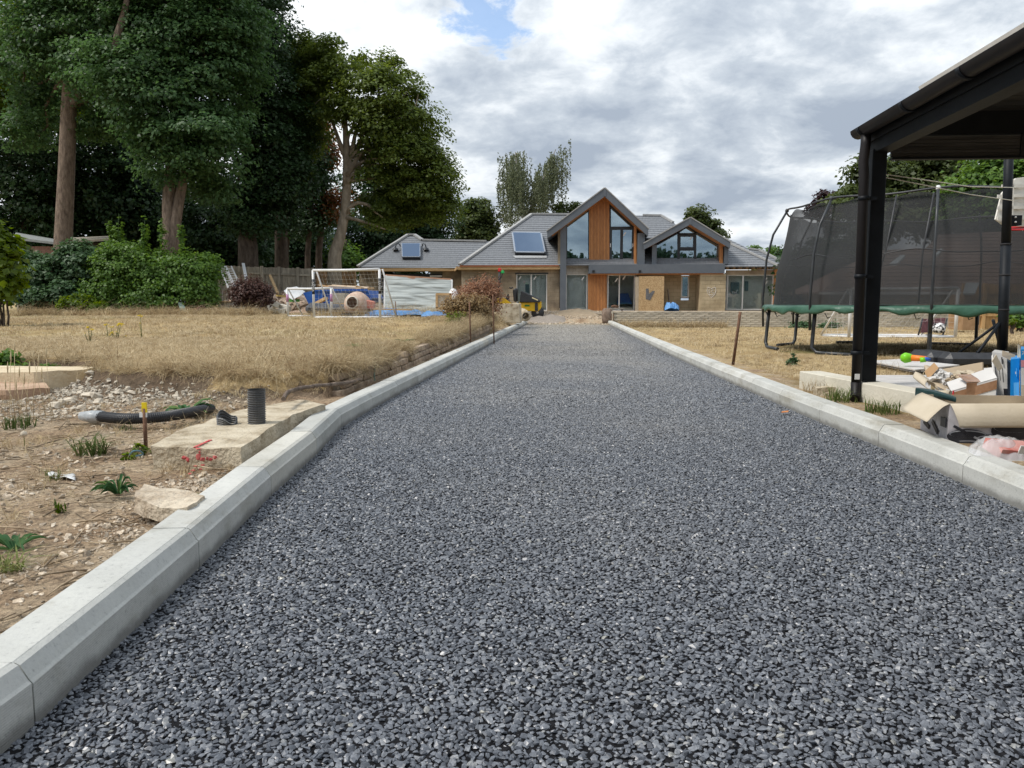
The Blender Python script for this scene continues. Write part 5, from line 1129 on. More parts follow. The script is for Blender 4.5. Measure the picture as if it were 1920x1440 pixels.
# sheds behind the hedge
sh = thing('garden_shed', 'small brick shed with grey felt roof left of the straight trunk', 'shed', foot(75, 32))
a, c_ = P(28, 460, 32), P(112, 462, 32)
MB().box(a.x, 32, 0.3, c_.x, 35, P(60, 462, 32).z).build('wall', mat('shed_brick', (0.20, 0.11, 0.085), (0.30, 0.18, 0.14), 14, 0.9, 0.3), sh)
MB().slab([P(24, 449, 31.7), P(118, 460, 31.7), P(118, 455, 34), P(30, 440, 34)], (0, 0, 0.10)).build('roof', mat('roof_felt', (0.20, 0.215, 0.21), (0.28, 0.295, 0.285), 8, 0.9, 0.3), sh)
sh = thing('lean_to', 'dark timber lean-to roof right of the straight trunk', 'shed', foot(165, 33))
MB().slab([P(133, 456, 32.6), P(205, 451, 32.6), P(205, 446, 35), P(135, 449, 35)], (0, 0, 0.09)).build('roof', mfence, sh)
MB().box(P(136, 450, 33).x, 33, 0.3, P(203, 450, 33).x, 35, P(170, 455, 33).z).build('wall', mbarkd, sh)

# goals
def goal(name, label, FL_, FR_, back, h, r, net, top_d=0.0, tape=None, group=None, word=None):
    t_ = thing(name, label, 'football goal', (FL_+FR_)/2, group); up = Vector((0, 0, h)); bk = Vector(back); td = bk.normalized()*top_d
    MB().tube([FL_, FL_+up], r, 8).build('post', mpaint, t_); MB().tube([FR_, FR_+up], r, 8).build('post', mpaint, t_)
    MB().tube([FL_+up, (FL_+FR_)/2+up+Vector((0, 0, -0.012)), FR_+up], r, 8).build('crossbar', mpaint, t_)
    MB().tube([FL_, FL_+bk, FR_+bk, FR_], r*0.8, 6).build('ground_frame', mpaint, t_)
    MB().tube([FL_, FR_], r*0.8, 6).build('ground_bar', mpaint, t_)
    for q in (FL_, FR_): MB().tube([q+up+td, q+bk], r*0.7, 6).build('stay', mpaint, t_)
    if net:
        mb = MB(); W_ = (FR_-FL_); n = int(W_.length/net); k = int(((bk-up).length)/net); rr = 0.0022
        for i in range(n+1):
            o_ = FL_+W_*(i/n); mb.tube([o_+up+td, (o_+up+td).lerp(o_+bk, 0.5)+Vector((0, 0, -0.06)), o_+bk], rr, 3, False, smooth=False)
        for j in range(k+1):
            s_ = j/k; dip = Vector((0, 0, -0.24*s_*(1-s_)))
            a_ = (FL_+up+td).lerp(FL_+bk, s_)+dip; mb.tube([a_, a_+W_*0.5+Vector((0, 0, -0.02)), a_+W_], rr, 3, False, smooth=False)
        for q in (FL_, FR_):
            for i in range(1, 5):
                mb.tube([q.lerp(q+bk, i/5), (q+up+td).lerp(q+bk, i/5)], rr, 3, False, smooth=False)
            for j in range(1, 10):
                mb.tube([q+up*(j/10), q.lerp(q+bk, 1)*(1-j/10)+(q+up+td)*(j/10)], rr, 3, False, smooth=False)
        mb.build('net', mpaint, t_, fixn=False)
    if tape:
        for q in (FL_, FR_): MB().tube([q+up*tape[0], q+up*tape[1]], r*1.15, 8).build('tape', mat('purple_tape', (0.42, 0.20, 0.36), (0.50, 0.28, 0.44), 9, 0.5), t_)
    return t_
def letters(word, loc, size, rot, m, parent, name='lettering', extrude=0.002):
    cu = bpy.data.curves.new(name, 'FONT'); cu.body = word; cu.size = size; cu.extrude = extrude; cu.align_x = 'CENTER'; cu.align_y = 'CENTER'
    tmp = bpy.data.objects.new(name+'_c', cu); C.objects.link(tmp); dg = bpy.context.evaluated_depsgraph_get()
    me = bpy.data.meshes.new_from_object(tmp.evaluated_get(dg)); bpy.data.objects.remove(tmp); me.materials.clear(); me.materials.append(m)
    o = bpy.data.objects.new(name, me); C.objects.link(o); o.parent = parent; o.location = Vector(loc)-org(parent); o.rotation_euler = rot; return o
FLg = P(589, 596, 20.4); FLg.z = gz1(FLg.x, 20.4)+0.02; FRg = P(713, 598, 20.0); FRg.z = gz1(FRg.x, 20)+0.02
big = goal('football_goal', 'large white football goal with net standing on the left lawn', FLg, FRg, (0.26, 0.75, 0), P(650, 506, 20.2).z-FLg.z, 0.034, 0.11, 0.15)
for q, d in ((FLg, 0), (FRg, 0)):
    MB().tube([q+Vector((0, 0, 0.62)), q+Vector((0, 0, 1.02))], 0.0365, 8).build('printed_sleeve', mblk, big)
    letters('SAMBA', q+Vector((0, -0.039, 0.82)), 0.085, (R(90), R(90), 0), mpaint, big)
a = P(540, 592, 22.3); a.z = gz1(a.x, 22.3)+0.02; b_ = P(622, 592, 22.0); b_.z = gz1(b_.x, 22)+0.02
goal('football_goal', 'smaller white goal with purple tape on its posts beside the large goal', a, b_, (0.20, 0.7, 0), P(580, 541, 22.1).z-a.z, 0.034, 0, 0.05, (0.52, 0.80))

# pale low block wall and loose blocks
bw = thing('block_wall', 'low broken wall of pale blocks under the rubble', 'wall', foot(440, 27)); z0 = gz1(P(440, 560, 27).x, 27)
for k, (x0, n) in enumerate(((402, 4), (408, 4), (402, 3))):
    for i in range(n):
        x = P(x0, 570, 27).x+i*0.45; MB().box(x, 27+random.uniform(-0.02, 0.02), z0+k*0.155, x+0.43, 27.2, z0+k*0.155+0.145).build('block', mchalkb, bw, bevel=0.008)
lab = ('pale hollow block lying at the right end of the block wall', 'upright pale block behind the dead bush', 'tilted pale block on top of the loose block stack', 'pale block standing nearest to the small goal', 'low pale block half buried in the rubble', 'pale block stacked behind the upright block', 'small pale block left of the dead bush stem')
for i, (px, py, rz, ry_) in enumerate(((487, 586, 0.2, 0), (505, 578, 1.2, 0.1), (512, 568, 0.5, 0.5), (524, 584, 0.1, 0), (534, 577, -0.4, 0.2), (499, 569, 0.2, 0.1), (466, 590, 0.6, 0))):
    p = P(px, py, 26.6+0.1*i); MB().cbox((p.x, p.y, p.z), (0.44, 0.2, 0.2), (0, ry_, rz)).build('block', mchalkb, None, bevel=0.01, label=lab[i], cat='block', group='loose blocks by the rubble')
# rubble heap: mound with broken pieces strewn over it
def heap(name, label, pts, h, m, seed, cat=None, res=22):
    (x0, y0), (x1, y1) = pts; rng_ = random.Random(seed); mb = MB()
    def fn(u_, v_):
        x = x0+(x1-x0)*u_; y = y0+(y1-y0)*v_; e = (math.sin(math.pi*u_)*math.sin(math.pi*v_))**0.6
        nz = float(fbm(np.array([x*1.7]), np.array([y*1.7]), 4, seed)[0]); return (x, y, gz1(x, y)-0.03+h*e*(0.25+1.3*nz))
    mb.grid(fn, res*2, res); o = mb.build(name, m, None, origin=((x0+x1)/2, (y0+y1)/2, gz1((x0+x1)/2, (y0+y1)/2)), kind='stuff', label=label, fixn=False); return fn
fn = heap('rubble_heap', 'mixed building rubble heaped below the grey fence', ((P(395, 560, 29).x, 28.0), (P(720, 560, 29).x, 31.5)), 0.85, mdebris, 401, res=16)
bits = [source('rubble_piece', MB().cbox((0, 0, 0), (1, random.uniform(0.3, 0.6), random.uniform(0.15, 0.4))), mdebris) for i in range(5)] + [source('rubble_piece', stone_bm(420+i), mdebris) for i in range(4)]
n = 750; q = np.array([fn(random.random(), 0.05+0.55*random.random()) for i in range(n)])
scatter('rubble', q, RNG.normal(0, 0.5, (n, 3))+np.stack([np.zeros(n), np.zeros(n), RNG.uniform(0, 6, n)], -1), 0.06+0.42*RNG.random(n)**3, RNG.integers(0, 9, n), bits, 'broken bricks and timber scraps strewn over the rubble heap', None)
# timber and sheets
def stick(name, label, a, b_, w, h, m, cat='plank', group=None): return MB().beam(a, b_, w, h).build(name, m, None, label=label, cat=cat, group=group)
stick('plank', 'pale plank leaning against the grey fence above the rubble', P(506, 516, 32.6), P(521, 550, 30.5), 0.10, 0.05, mplank)
stick('plank', 'thick raw timber sticking up between the goals', P(582, 575, 25.5), P(612, 559, 25.2), 0.14, 0.09, mplank)
stick('plank', 'long timber lying across the rubble in front of the blue skip', P(600, 573, 24.6), P(650, 571, 24.8), 0.12, 0.10, mplank)
stick('plank', 'yellowish plank end left of the white sheet', P(519, 554, 28), P(545, 557, 28.4), 0.16, 0.06, mat('yellow_ply', (0.48, 0.34, 0.10), (0.58, 0.43, 0.16), 5)) 
stick('plank', 'long timber lying on the blue tarpaulins', P(700, 579.5, 21.3), P(772, 581, 21.2), 0.06, 0.04, mplank)
stick('plank', 'pale board lying on the low block wall', P(402, 565, 26.9), P(440, 566, 27.1), 0.2, 0.04, mplank)
stick('pole', 'pale blue white pole standing against the grey fence', P(456, 494, 32.7), P(463, 530, 31.5), 0.12, 0.05, mpaint, 'pole')
stick('upvc_profile', 'white plastic profile upright behind the goal net', P(636, 508, 37), P(637, 548, 36.5), 0.12, 0.05, mpaint, 'profile')
for i, (px, lab_) in enumerate(((506, 'black steel pin standing left in the rubble'), (510.5, 'shorter black steel pin right of its twin in the rubble'))):
    stick('steel_pin', lab_, P(px, 563, 28.3), P(px, 541+i*7, 28.3), 0.05, 0.05, mblk, 'pin', 'steel pins')
def ladder(label, a, b_, wd, n):
    t_ = thing('ladder', label, 'ladder', b_, 'ladders against the fence'); a, b_ = Vector(a), Vector(b_); r = Vector((wd, 0, 0))
    for s_ in (0, 1): MB().beam(a+r*s_, b_+r*s_, 0.05, 0.07).build('rail', mpaint, t_)
    for i in range(1, n): q = a.lerp(b_, i/n); MB().beam(q, q+r, 0.03, 0.03, (0, 1, 0.3)).build('rung', mpaint, t_)
ladder('left white aluminium ladder leaning on the fence', P(411, 500, 32.6), P(428, 540, 30.6), 0.30, 9)
ladder('right white aluminium ladder leaning on the fence', P(421, 500, 32.7), P(439, 540, 30.7), 0.30, 9)
def sheet(name, label, pts, m, cat, th=0.03): 
    return MB().slab(pts, Vector((0, th, 0))).build(name, m, None, label=label, cat=cat)
sheet('white_sheet', 'white crumpled sheet draped over the rubble behind the small goal', [P(532, 545, 27.2), P(540, 540, 27.6), P(556, 537, 28), P(572, 547, 27.8), P(562, 555, 27.2), P(548, 562, 26.8), P(541, 557, 26.9)], mpaint, 'sheet')
sheet('dark_sheet', 'dark grey sheet lying at the left end of the rubble', [P(384, 541, 28.5), P(405, 540, 28.6), P(407, 551, 28), P(391, 554, 28)], mat('dark_sheeting', (0.10, 0.115, 0.115), (0.15, 0.165, 0.165), 5, 0.7), 'panel')
sheet('clear_panel', 'greenish clear panel leaning at the hedge foot', [P(333, 566, 25), P(341, 566, 25.1), P(354, 590, 24.6), P(340, 588, 24.6)], mat('clear_sheet', (0.17, 0.24, 0.22), (0.24, 0.32, 0.29), 4, 0.25), 'panel')
t_ = thing('plant_pot', 'dark red plastic pot lying at the hedge foot', 'pot', P(370, 589, 24.8)); MB().lathe(P(366, 586, 24.9), [(0.02, 0), (0.14, 0), (0.20, 0.3), (0.21, 0.33), (0.18, 0.33)], 14, (0.9, -0.3, 0.1)).build('body', mat('dark_red_plastic', (0.08, 0.025, 0.025), rough=0.5), t_)
# green turf scrap
sheet('green_sheet', 'bright green plastic sheet scrap behind the small goal', [P(540, 561, 27.5), P(562, 561, 27.5), P(561, 566, 27), P(541, 566, 27)], mat('green_sheet', (0.07, 0.22, 0.04), rough=0.6), 'sheet')
# blue skip
sk = thing('skip', 'blue steel skip full of waste behind the large goal', 'skip', foot(630, 27)); Ys = 26.3
pr = [P(568, 549, Ys), P(592, 544, Ys), P(688, 544, Ys), P(698, 559, Ys), P(690, 566, Ys), P(620, 585, Ys), P(588, 588, Ys)]
MB().prism([(p.x, p.z) for p in pr], Ys, Ys+1.7).build('body', mblue, sk)
for q in (604, 640, 668): MB().box(P(q, 560, Ys).x-0.04, Ys-0.05, P(q, 568, Ys).z, P(q, 560, Ys).x+0.04, Ys, P(q, 545, Ys).z).build('rib', mblue, sk)
MB().beam(P(590, 544, Ys-0.03), P(689, 544, Ys-0.03), 0.08, 0.08).build('rim', mblue, sk)
sheet('wire_panel', 'grey mesh sided crate standing before the blue skip', [P(622, 549, 25), P(646, 549, 25), P(648, 569, 25), P(624, 570, 25)], mat('grey_mesh', (0.30, 0.28, 0.235), (0.40, 0.37, 0.31), 30, 0.9, 0.4), 'crate', 0.5)
for i in range(14):
    x = 606+i*6.2+random.uniform(-3, 3); p = P(x, 541+random.uniform(-3, 3), 26.8+random.random()); 
    MB().cbox(p, (random.uniform(0.5, 1.3), 0.15, 0.05), (random.uniform(-0.3, 0.3), random.uniform(-0.3, 0.3), random.uniform(-0.5, 0.5))).build('waste_timber', mplank, None, label='broken timber offcut piled on top of the blue skip', cat='offcut', group='timber offcuts in the skip')
MB().cbox(P(655, 540, 27), (1.3, 0.6, 0.12), (0.1, 0.06, 0.1)).build('folded_cardboard', mat('pale_card', (0.48, 0.36, 0.25), (0.60, 0.47, 0.34), 5), None, label='wide folded pale cardboard lying on the blue skip', cat='cardboard')
# cement mixer
mx_ = thing('cement_mixer', 'dusty pink cement mixer with its dark mouth turned to the lawn', 'cement mixer', foot(668, 22)); cm = P(667, 570, 22); ax = Vector((-0.12, -0.9, 0.16)).normalized()
mdust = mat('dusty_drum', (0.42, 0.27, 0.20), (0.58, 0.45, 0.36), 5, 0.9, 0.3)
MB().lathe(cm-ax*0.42, [(0.04, 0.0), (0.24, 0.0), (0.36, 0.12), (0.38, 0.36), (0.33, 0.5), (0.17, 0.68), (0.155, 0.68), (0.30, 0.48), (0.30, 0.1), (0.05, 0.06)], 24, ax).build('drum', mdust, mx_)
MB().lathe(cm-ax*0.42, [(0.155, 0.665), (0.185, 0.665), (0.19, 0.69), (0.16, 0.70)], 24, ax).build('mouth_rim', mat('pale_rim', (0.55, 0.50, 0.42), rough=0.8), mx_)
MB().cbox(cm+Vector((0.36, 0.1, -0.02)), (0.34, 0.30, 0.26), (0, 0.2, 0.2)).build('motor_housing', mat('faded_red', (0.50, 0.16, 0.12), (0.58, 0.26, 0.20), 7, 0.7), mx_, bevel=0.03)
zg = gz1(cm.x, 22)
for s_ in (-1, 1): MB().tube([cm+Vector((0.25*s_, 0.15, -0.15)), Vector((cm.x+0.34*s_, 21.85, zg))], 0.03, 6).build('leg', mrust, mx_); MB().tube([cm+Vector((0.25*s_, 0.15, -0.15)), Vector((cm.x+0.30*s_, 22.5, zg))], 0.03, 6).build('leg', mrust, mx_)
MB().cbox(Vector((cm.x+0.05, 21.8, zg+0.06)), (0.8, 0.1, 0.09)).build('foot_bar', mblk, mx_)
MB().cbox(P(625, 580, 23), (1.6, 0.6, 0.30), (0.1, 0.05, 0.2)).build('dark_bag', mat('dark_sack', (0.055, 0.06, 0.075), (0.10, 0.105, 0.12), 6, 0.6, 0.5, 9), None, bevel=0.1, label='dark plastic sack lying left of the cement mixer', cat='sack')
# sheeted panel and pallets
pn = thing('sheeted_frame', 'timber frame covered with clear polythene leaning before the garage', 'frame', foot(782, 24)); Yp = 24.0
c4 = [P(723, 517, Yp+0.25), P(846, 525, Yp+0.25), P(845, 585, Yp-0.2), P(722, 580, Yp-0.2)]
for p_ in c4[2:]: p_.z = gz1(p_.x, p_.y)+0.03
for i in range(4): MB().beam(c4[i], c4[(i+1) % 4], 0.09, 0.07, (0, 1, 0)).build('frame_bar', mpaint if i else mat('reddish_timber', (0.40, 0.20, 0.12), (0.52, 0.31, 0.20), 5), pn)
mpoly = mat('polythene', (0.32, 0.35, 0.34), (0.44, 0.47, 0.45), 2.0, 0.35, 0.5, 3, stretch=(0.25, 1, 3), bdist=0.12)
def pf(u_, v_):
    p = c4[0].lerp(c4[1], u_).lerp(c4[3].lerp(c4[2], u_), v_); w = (0.012*math.sin(v_*23+3*math.sin(u_*3.1)+u_*2)+0.07*mnoise.noise(Vector((u_*2.2, v_*7, 4)))+0.03*mnoise.noise(Vector((u_*6, v_*16, 9))))*math.sin(math.pi*u_)**0.5; return p+Vector((0, -0.05-w, 0.0))
MB().grid(pf, 30, 40).build('polythene_sheet', mpoly, pn, fixn=False)
pl = thing('pallet_frame', 'small raw timber frame standing at the corner of the polythene frame', 'frame', foot(828, 21)); Yq = 21.2
for a_, b2 in (((818, 551.5), (846, 551.5)), ((818, 578), (846, 578)), ((819, 551), (819, 578)), ((845, 551), (845, 578))): MB().beam(P(*a_, Yq), P(*b2, Yq), 0.06, 0.06, (0, 1, 0)).build('frame_bar', mplank, pl)
MB().prism(pxz([(821, 553), (843, 553), (843, 577), (821, 577)], Yq+0.05), Yq+0.05, Yq+0.07).build('back_board', mchalkb, pl)
def tarp(label, x0, x1, yt, yb, Y, seed):
    def fn(u_, v_):
        px = x0+(x1-x0)*u_; p = P(px, yb, Y+v_*1.2); zb = gz1(p.x, Y+v_*1.2); hh = (P(px, yt, Y).z-P(px, yb, Y).z)*(math.sin(math.pi*min(1, v_*1.0+0.02))**0.4)*(0.55+0.75*float(fbm(np.array([u_*7+seed]), np.array([v_*4]), 3, seed)[0]))*math.sin(math.pi*(u_*0.94+0.03))**0.35
        return (p.x, p.y, zb+hh)
    return MB().grid(fn, 44, 16).build('tarpaulin', mtarp, None, origin=fn(0.5, 0.5), label=label, cat='tarpaulin', group='blue tarpaulins on the ground', fixn=False)
tarp('crumpled blue tarpaulin over low stacks right of the cement mixer', 682, 800, 574, 590, 21.6, 5); tarp('blue tarpaulin end lying by the dried bush', 790, 862, 577, 590, 21.0, 9)
tarp('small bright blue tarpaulin heap by the porch wall', 1246, 1273, 570, 588, 36, 13)
t_ = thing('white_bag', 'white builder bag behind the dried bush', 'bag', foot(850, 21.5)); MB().lathe(P(850, 580, 21.5), [(0.02, 0), (0.16, 0.0), (0.18, 0.2), (0.15, 0.42), (0.08, 0.55), (0.02, 0.58)], 12).build('body', mpaint, t_)
# stakes
for px, py0, py1, Y, lab in ((742, 565, 592, 20.8, 'thin rusty stake before the blue tarpaulin'), (881, 566, 612, 13.5, 'rusty steel stake in front of the red bush'), (925, 552, 609, 15.5, 'rusty steel stake left of the concrete block'), (1375, 683, 585, 9.25, 'tall leaning rusty steel stake on the right lawn')):
    if py0 < py1: a_, b2 = P(px-0.8, py0, Y), P(px+1.5, py1, Y)
    else: a_, b2 = P(1388, 585, Y-0.1), P(1374, 684, Y)
    b2.z = gz1(b2.x, b2.y)-0.02; MB().tube([a_, b2], 0.014 if Y > 10 else 0.017, 6).build('steel_stake', mrust, None, label=lab, cat='stake', group='rusty stakes')
# concrete block and dumper
o = MB(); Yc = 24.5; o.prism(pxz([(918, 570), (974, 568.5), (976, 606), (918, 606)], Yc), Yc, Yc+0.9); o.build('concrete_block', mconc, None, bevel=0.02, label='stained concrete block in front of the yellow dumper', cat='block')
du = thing('dumper', 'small yellow site dumper parked behind the concrete block', 'dumper', foot(985, 34)); Yd = 33.5
MB().prism(pxz([(974, 567), (993, 567), (997, 563.5), (1014, 565), (1014.5, 578), (1009, 584), (976, 582), (972, 572)], Yd), Yd, Yd+1.1).build('chassis', myel, du, bevel=0.02)
MB().prism(pxz([(976.5, 545.5), (981, 546.5), (1008, 559), (1014, 565), (1012, 567), (974, 567)], Yd-0.1), Yd-0.1, Yd+1.2).build('hopper', mblk, du, bevel=0.03)
MB().prism(pxz([(998, 557), (1009, 562), (1008.5, 564), (997, 559)], Yd-0.12), Yd-0.12, Yd-0.105).build('stripe', mat('cream_decal', (0.7, 0.62, 0.4)), du)
MB().prism(pxz([(984, 571.5), (993, 571.5), (993, 574.5), (984, 574.5)], Yd-0.02), Yd-0.02, Yd+0.0).build('green_decal', mat('green_decal', (0.03, 0.18, 0.05)), du)
for px in (980, 1008): MB().lathe(P(px, 586, Yd+0.05), [(0.05, 0), (0.14, 0), (0.15, 0.02), (0.28, 0.03), (0.28, 0.30), (0.14, 0.32)], 18, (0, 1, 0)).build('wheel', mblk, du)
MB().prism(pxz([(1003, 568), (1008, 568), (1009, 583), (1003, 583)], Yd-0.03), Yd-0.03, Yd).build('grille', mblk, du)
MB().prism(pxz([(920, 563), (944, 558), (958, 568), (958, 571), (918, 570)], Yd+0.2), Yd+0.2, Yd+1.0).build('rear_cover', myel, du, bevel=0.03)
MB().prism(pxz([(948, 560), (952, 551), (955, 568), (953, 568)], Yd+0.3), Yd+0.3, Yd+0.9).build('dashboard', mblk, du)
MB().prism(pxz([(961, 543), (966, 540), (970, 540), (969.5, 566), (963, 566)], Yd+0.3), Yd+0.3, Yd+0.8).build('seat', mblk, du, bevel=0.05)
MB().tube([P(955, 539, Yd+0.5), P(958, 540.5, Yd+0.5), P(962, 539, Yd+0.5)], 0.03, 6).build('control_lever', mblk, du)
MB().tube([P(970, 568, Yd), P(971, 580, Yd), P(977, 584, Yd)], 0.03, 6).build('hose', mblk, du)
MB().tube([P(934, 560, Yd+0.4), P(936, 530, Yd+0.4), P(937, 509, Yd+0.4)], 0.06, 8).build('beacon_pole', mblk, du)
MB().lathe(P(936.8, 509, Yd+0.4), [(0.075, 0), (0.075, 0.10), (0.05, 0.15), (0.0, 0.16)], 12).build('beacon', mat('red_lens', (0.55, 0.03, 0.02), rough=0.3), du, label='red beacon')
MB().lathe(P(942.5, 512.5, Yd+0.3), [(0.075, 0), (0.075, 0.08), (0.05, 0.12), (0.0, 0.13)], 12).build('beacon', mat('green_lens', (0.02, 0.36, 0.08), rough=0.3), du, label='green beacon')
MB().tube([P(942.5, 512.5, Yd+0.3), P(940, 520, Yd+0.35), P(937, 522, Yd+0.4)], 0.02, 6).build('beacon_bracket', mblk, du)
# clay pipe end by the kerb end, gravel and sand heaps at the drive's end
t_ = thing('pipe_length', 'short wide concrete pipe lying beside the left kerb end', 'pipe', foot(985, 29.6)); MB().lathe(P(986, 592.5, 29.0), [(0.13, 0), (0.20, 0), (0.21, 0.7), (0.12, 0.7), (0.12, 0)], 18, (-0.25, 0.95, 0.12)).build('body', mconc, t_)
heap('gravel_heap', 'grey gravel spilled at the left of the drive end', ((P(978, 590, 32).x, 30.3), (P(1062, 590, 32).x, 36)), 0.24, mat('grey_gravel', (0.24, 0.20, 0.165), (0.38, 0.33, 0.28), 25, 0.95, 0.8, 30), 431)
heap('sand_heap', 'sandy heap before the front door', ((P(1035, 588, 37).x, 35.5), (P(1128, 588, 37).x, 40.5)), 0.20, mat('sand', (0.25, 0.19, 0.125), (0.35, 0.275, 0.19), 6, 0.95, 0.6, 20), 433)
grv = [source('gravel_stone', stone_bm(450+i), mpeb) for i in range(5)]
p = area_pts(2600, -1.9, 2.0, 29.4, 40); q = on_ground(p, 0.01); q[:, 2] = np.maximum(q[:, 2], 0.0); n = len(q)
scatter('loose_gravel', q, RNG.uniform(0, 6.28, (n, 3)), 0.03+0.09*RNG.random(n)**2, RNG.integers(0, 5, n), grv, 'loose gravel on the unmade ground before the house', None)
stick('plank', 'grey plank lying on the sand before the orange cladding', P(1070, 580, 41), P(1132, 589, 36), 0.22, 0.05, mat('grey_plank', (0.26, 0.22, 0.17), (0.36, 0.31, 0.25), 5))
t_ = thing('steel_drum', 'small rusty drum at the end of the garden wall', 'drum', P(1139, 594, 30.5)); MB().lathe(Vector((P(1139, 594, 30.4).x, 30.4, 0.0)), [(0.03, 0), (0.19, 0), (0.22, 0.14), (0.22, 0.42), (0.18, 0.58), (0.1, 0.60)], 16).build('body', mat('rust_clay', (0.15, 0.105, 0.08), (0.25, 0.19, 0.15), 7, 0.9, 0.3), t_)
t_ = thing('block_cutter', 'rusty bench cutter standing behind the garden wall end', 'cutter', foot(1155, 30.6))
Yk = 30.6
MB().cbox(P(1156, 578.5, Yk), (0.55, 0.35, 0.05)).build('table', mat('dull_steel', (0.20, 0.18, 0.16), (0.32, 0.29, 0.26), 8, 0.6), t_)
for a_, b2 in (((1147, 579), (1146, 592)), ((1166, 579), (1167, 592))): MB().tube([P(*a_, Yk), P(*b2, Yk)], 0.025, 6).build('leg', mrust, t_)
MB().tube([P(1146, 575, Yk), P(1152, 573.5, Yk), P(1160, 575.5, Yk)], 0.04, 6).build('arm', mrust, t_); MB().lathe(P(1154, 575.5, Yk), [(0.02, -0.02), (0.08, -0.02), (0.08, 0.02), (0.02, 0.02)], 12, (0, 1, 0)).build('wheel', mrust, t_)
for px in (1146.5, 1150): stick('steel_pin', 'thin rusty pin at the garden wall end, ' + ('outer' if px < 1148 else 'inner') + ' of two', P(px, 601, 29.3), P(px, 588, 29.3), 0.03, 0.03, mrust, 'pin', 'pins at the wall end')

# ================================================================== LEFT FOREGROUND
msand = mat('sandstone', (0.50, 0.40, 0.26), (0.66, 0.56, 0.40), 5, 0.92, 0.4, 40, c3=(0.58, 0.48, 0.33))
mslab = mat('rough_stone', (0.34, 0.265, 0.185), (0.62, 0.54, 0.42), 9, 0.95, 0.9, 45, c3=(0.50, 0.42, 0.32))
mstep = mat('step_stone', (0.34, 0.22, 0.145), (0.48, 0.34, 0.235), 4, 0.92, 0.4, 40)
def rough_block(pts_top, h, m, name, label, cat, seed, jit=0.012, sub=3):
    """a worn slab: outline of its top, thickness h downwards, edges chipped"""
    bm_ = bmesh.new(); top = [bm_.verts.new(p) for p in pts_top]; f_ = bm_.faces.new(top)
    r_ = bmesh.ops.extrude_face_region(bm_, geom=[f_]); bmesh.ops.translate(bm_, verts=[v for v in r_['geom'] if isinstance(v, bmesh.types.BMVert)], vec=(0, 0, -h))
    bmesh.ops.recalc_face_normals(bm_, faces=bm_.faces); bmesh.ops.subdivide_edges(bm_, edges=bm_.edges, cuts=sub, use_grid_fill=True)
    bmesh.ops.triangulate(bm_, faces=[f for f in bm_.faces if len(f.verts) > 4])
    for v in bm_.verts:
        nv = mnoise.noise_vector(v.co*7+Vector((seed, 0, 0))); v.co += nv*jit + mnoise.noise_vector(v.co*22)*jit*0.5
    mb = MB(); bm_.verts.index_update(); mb.add([v.co.copy() for v in bm_.verts], [[v.index for v in f.verts] for f in bm_.faces]); bm_.free()
    return mb.build(name, m, None, label=label, cat=cat)
rough_block([(-6.2, 5.93, 0.262), (-4.32, 5.96, 0.262), (-4.10, 6.25, 0.262), (-4.15, 6.55, 0.265), (-6.2, 6.55, 0.265)], 0.20, msand, 'stone_step', 'upper worn sandstone step into the lawn', 'step', 3)
rough_block([(-6.2, 5.42, 0.175), (-4.15, 5.40, 0.175), (-3.95, 5.62, 0.178), (-4.25, 5.99, 0.18), (-6.2, 5.99, 0.18)], 0.16, mstep, 'stone_step', 'lower brown stone step beside chalk rubble', 'step', 5)
o = rough_block([G(x, y, 0.165) for x, y in ((284, 836), (370, 838), (452, 842), (500, 806), (560, 772), (612, 757), (560, 750), (470, 765), (405, 783), (340, 806))], 0.13, mconc, 'concrete_footing', 'pale concrete footing with red spray mark behind the kerb bend', 'footing', 8, 0.010, 4)
mred = mat('red_spray', (0.46, 0.05, 0.06), (0.56, 0.17, 0.15), 30, 0.9)
def splat(px, py, z, w, h, Yo=None, rz=0.0):
    bm_ = stone_bm(int(px*7+py), 1, 1, 1, 18); bm_.verts.index_update(); c_ = G(px, py, z) if Yo is None else P(px, py, Yo)
    M_ = Matrix.Translation(c_) @ Matrix.Rotation(rz, 4, 'Z') @ Matrix.Diagonal((w, 0.012 if Yo else h, h if Yo else 0.008, 1))
    mb = MB(); mb.add([M_ @ v.co for v in bm_.verts], [[v.index for v in f.verts] for f in bm_.faces]); bm_.free(); mb.build('spray_mark', mred, o)
for i in range(7): splat(366+i*4.6, 838-i*2.1, 0.167, 0.022, 0.03)
splat(372, 841, 0.167, 0.035, 0.03)
fy = G(400, 840, 0.165).y-0.012
for px, py, w, h in ((345, 858, 0.03, 0.022), (352, 862, 0.02, 0.03), (372, 856, 0.03, 0.035), (379, 861, 0.03, 0.02), (388, 860, 0.02, 0.02), (402, 858, 0.028, 0.024), (395, 861, 0.022, 0.016), (374, 848, 0.016, 0.02)): splat(px, py, 0, w, h, fy)
for px, py in ((372, 868), (366, 874), (380, 872), (362, 882), (356, 888), (384, 866), (376, 880)): splat(px, py, 0.075+0.02*random.random(), 0.025, 0.012)
rough_block([G(x, y, 0.135) for x, y in ((250, 934), (305, 946), (352, 952), (385, 930), (330, 912), (268, 908))], 0.055, mslab, 'stone_slab', 'rough flat sandstone slab lying against the kerb', 'stone', 21, 0.016, 4)
mduct = mat('dusty_sheen_duct', (0.045, 0.048, 0.055), (0.13, 0.125, 0.115), 6, 0.5, 0.1, spec=0.5)  # black plastic greyed by dust, its sheen put into the colour as well
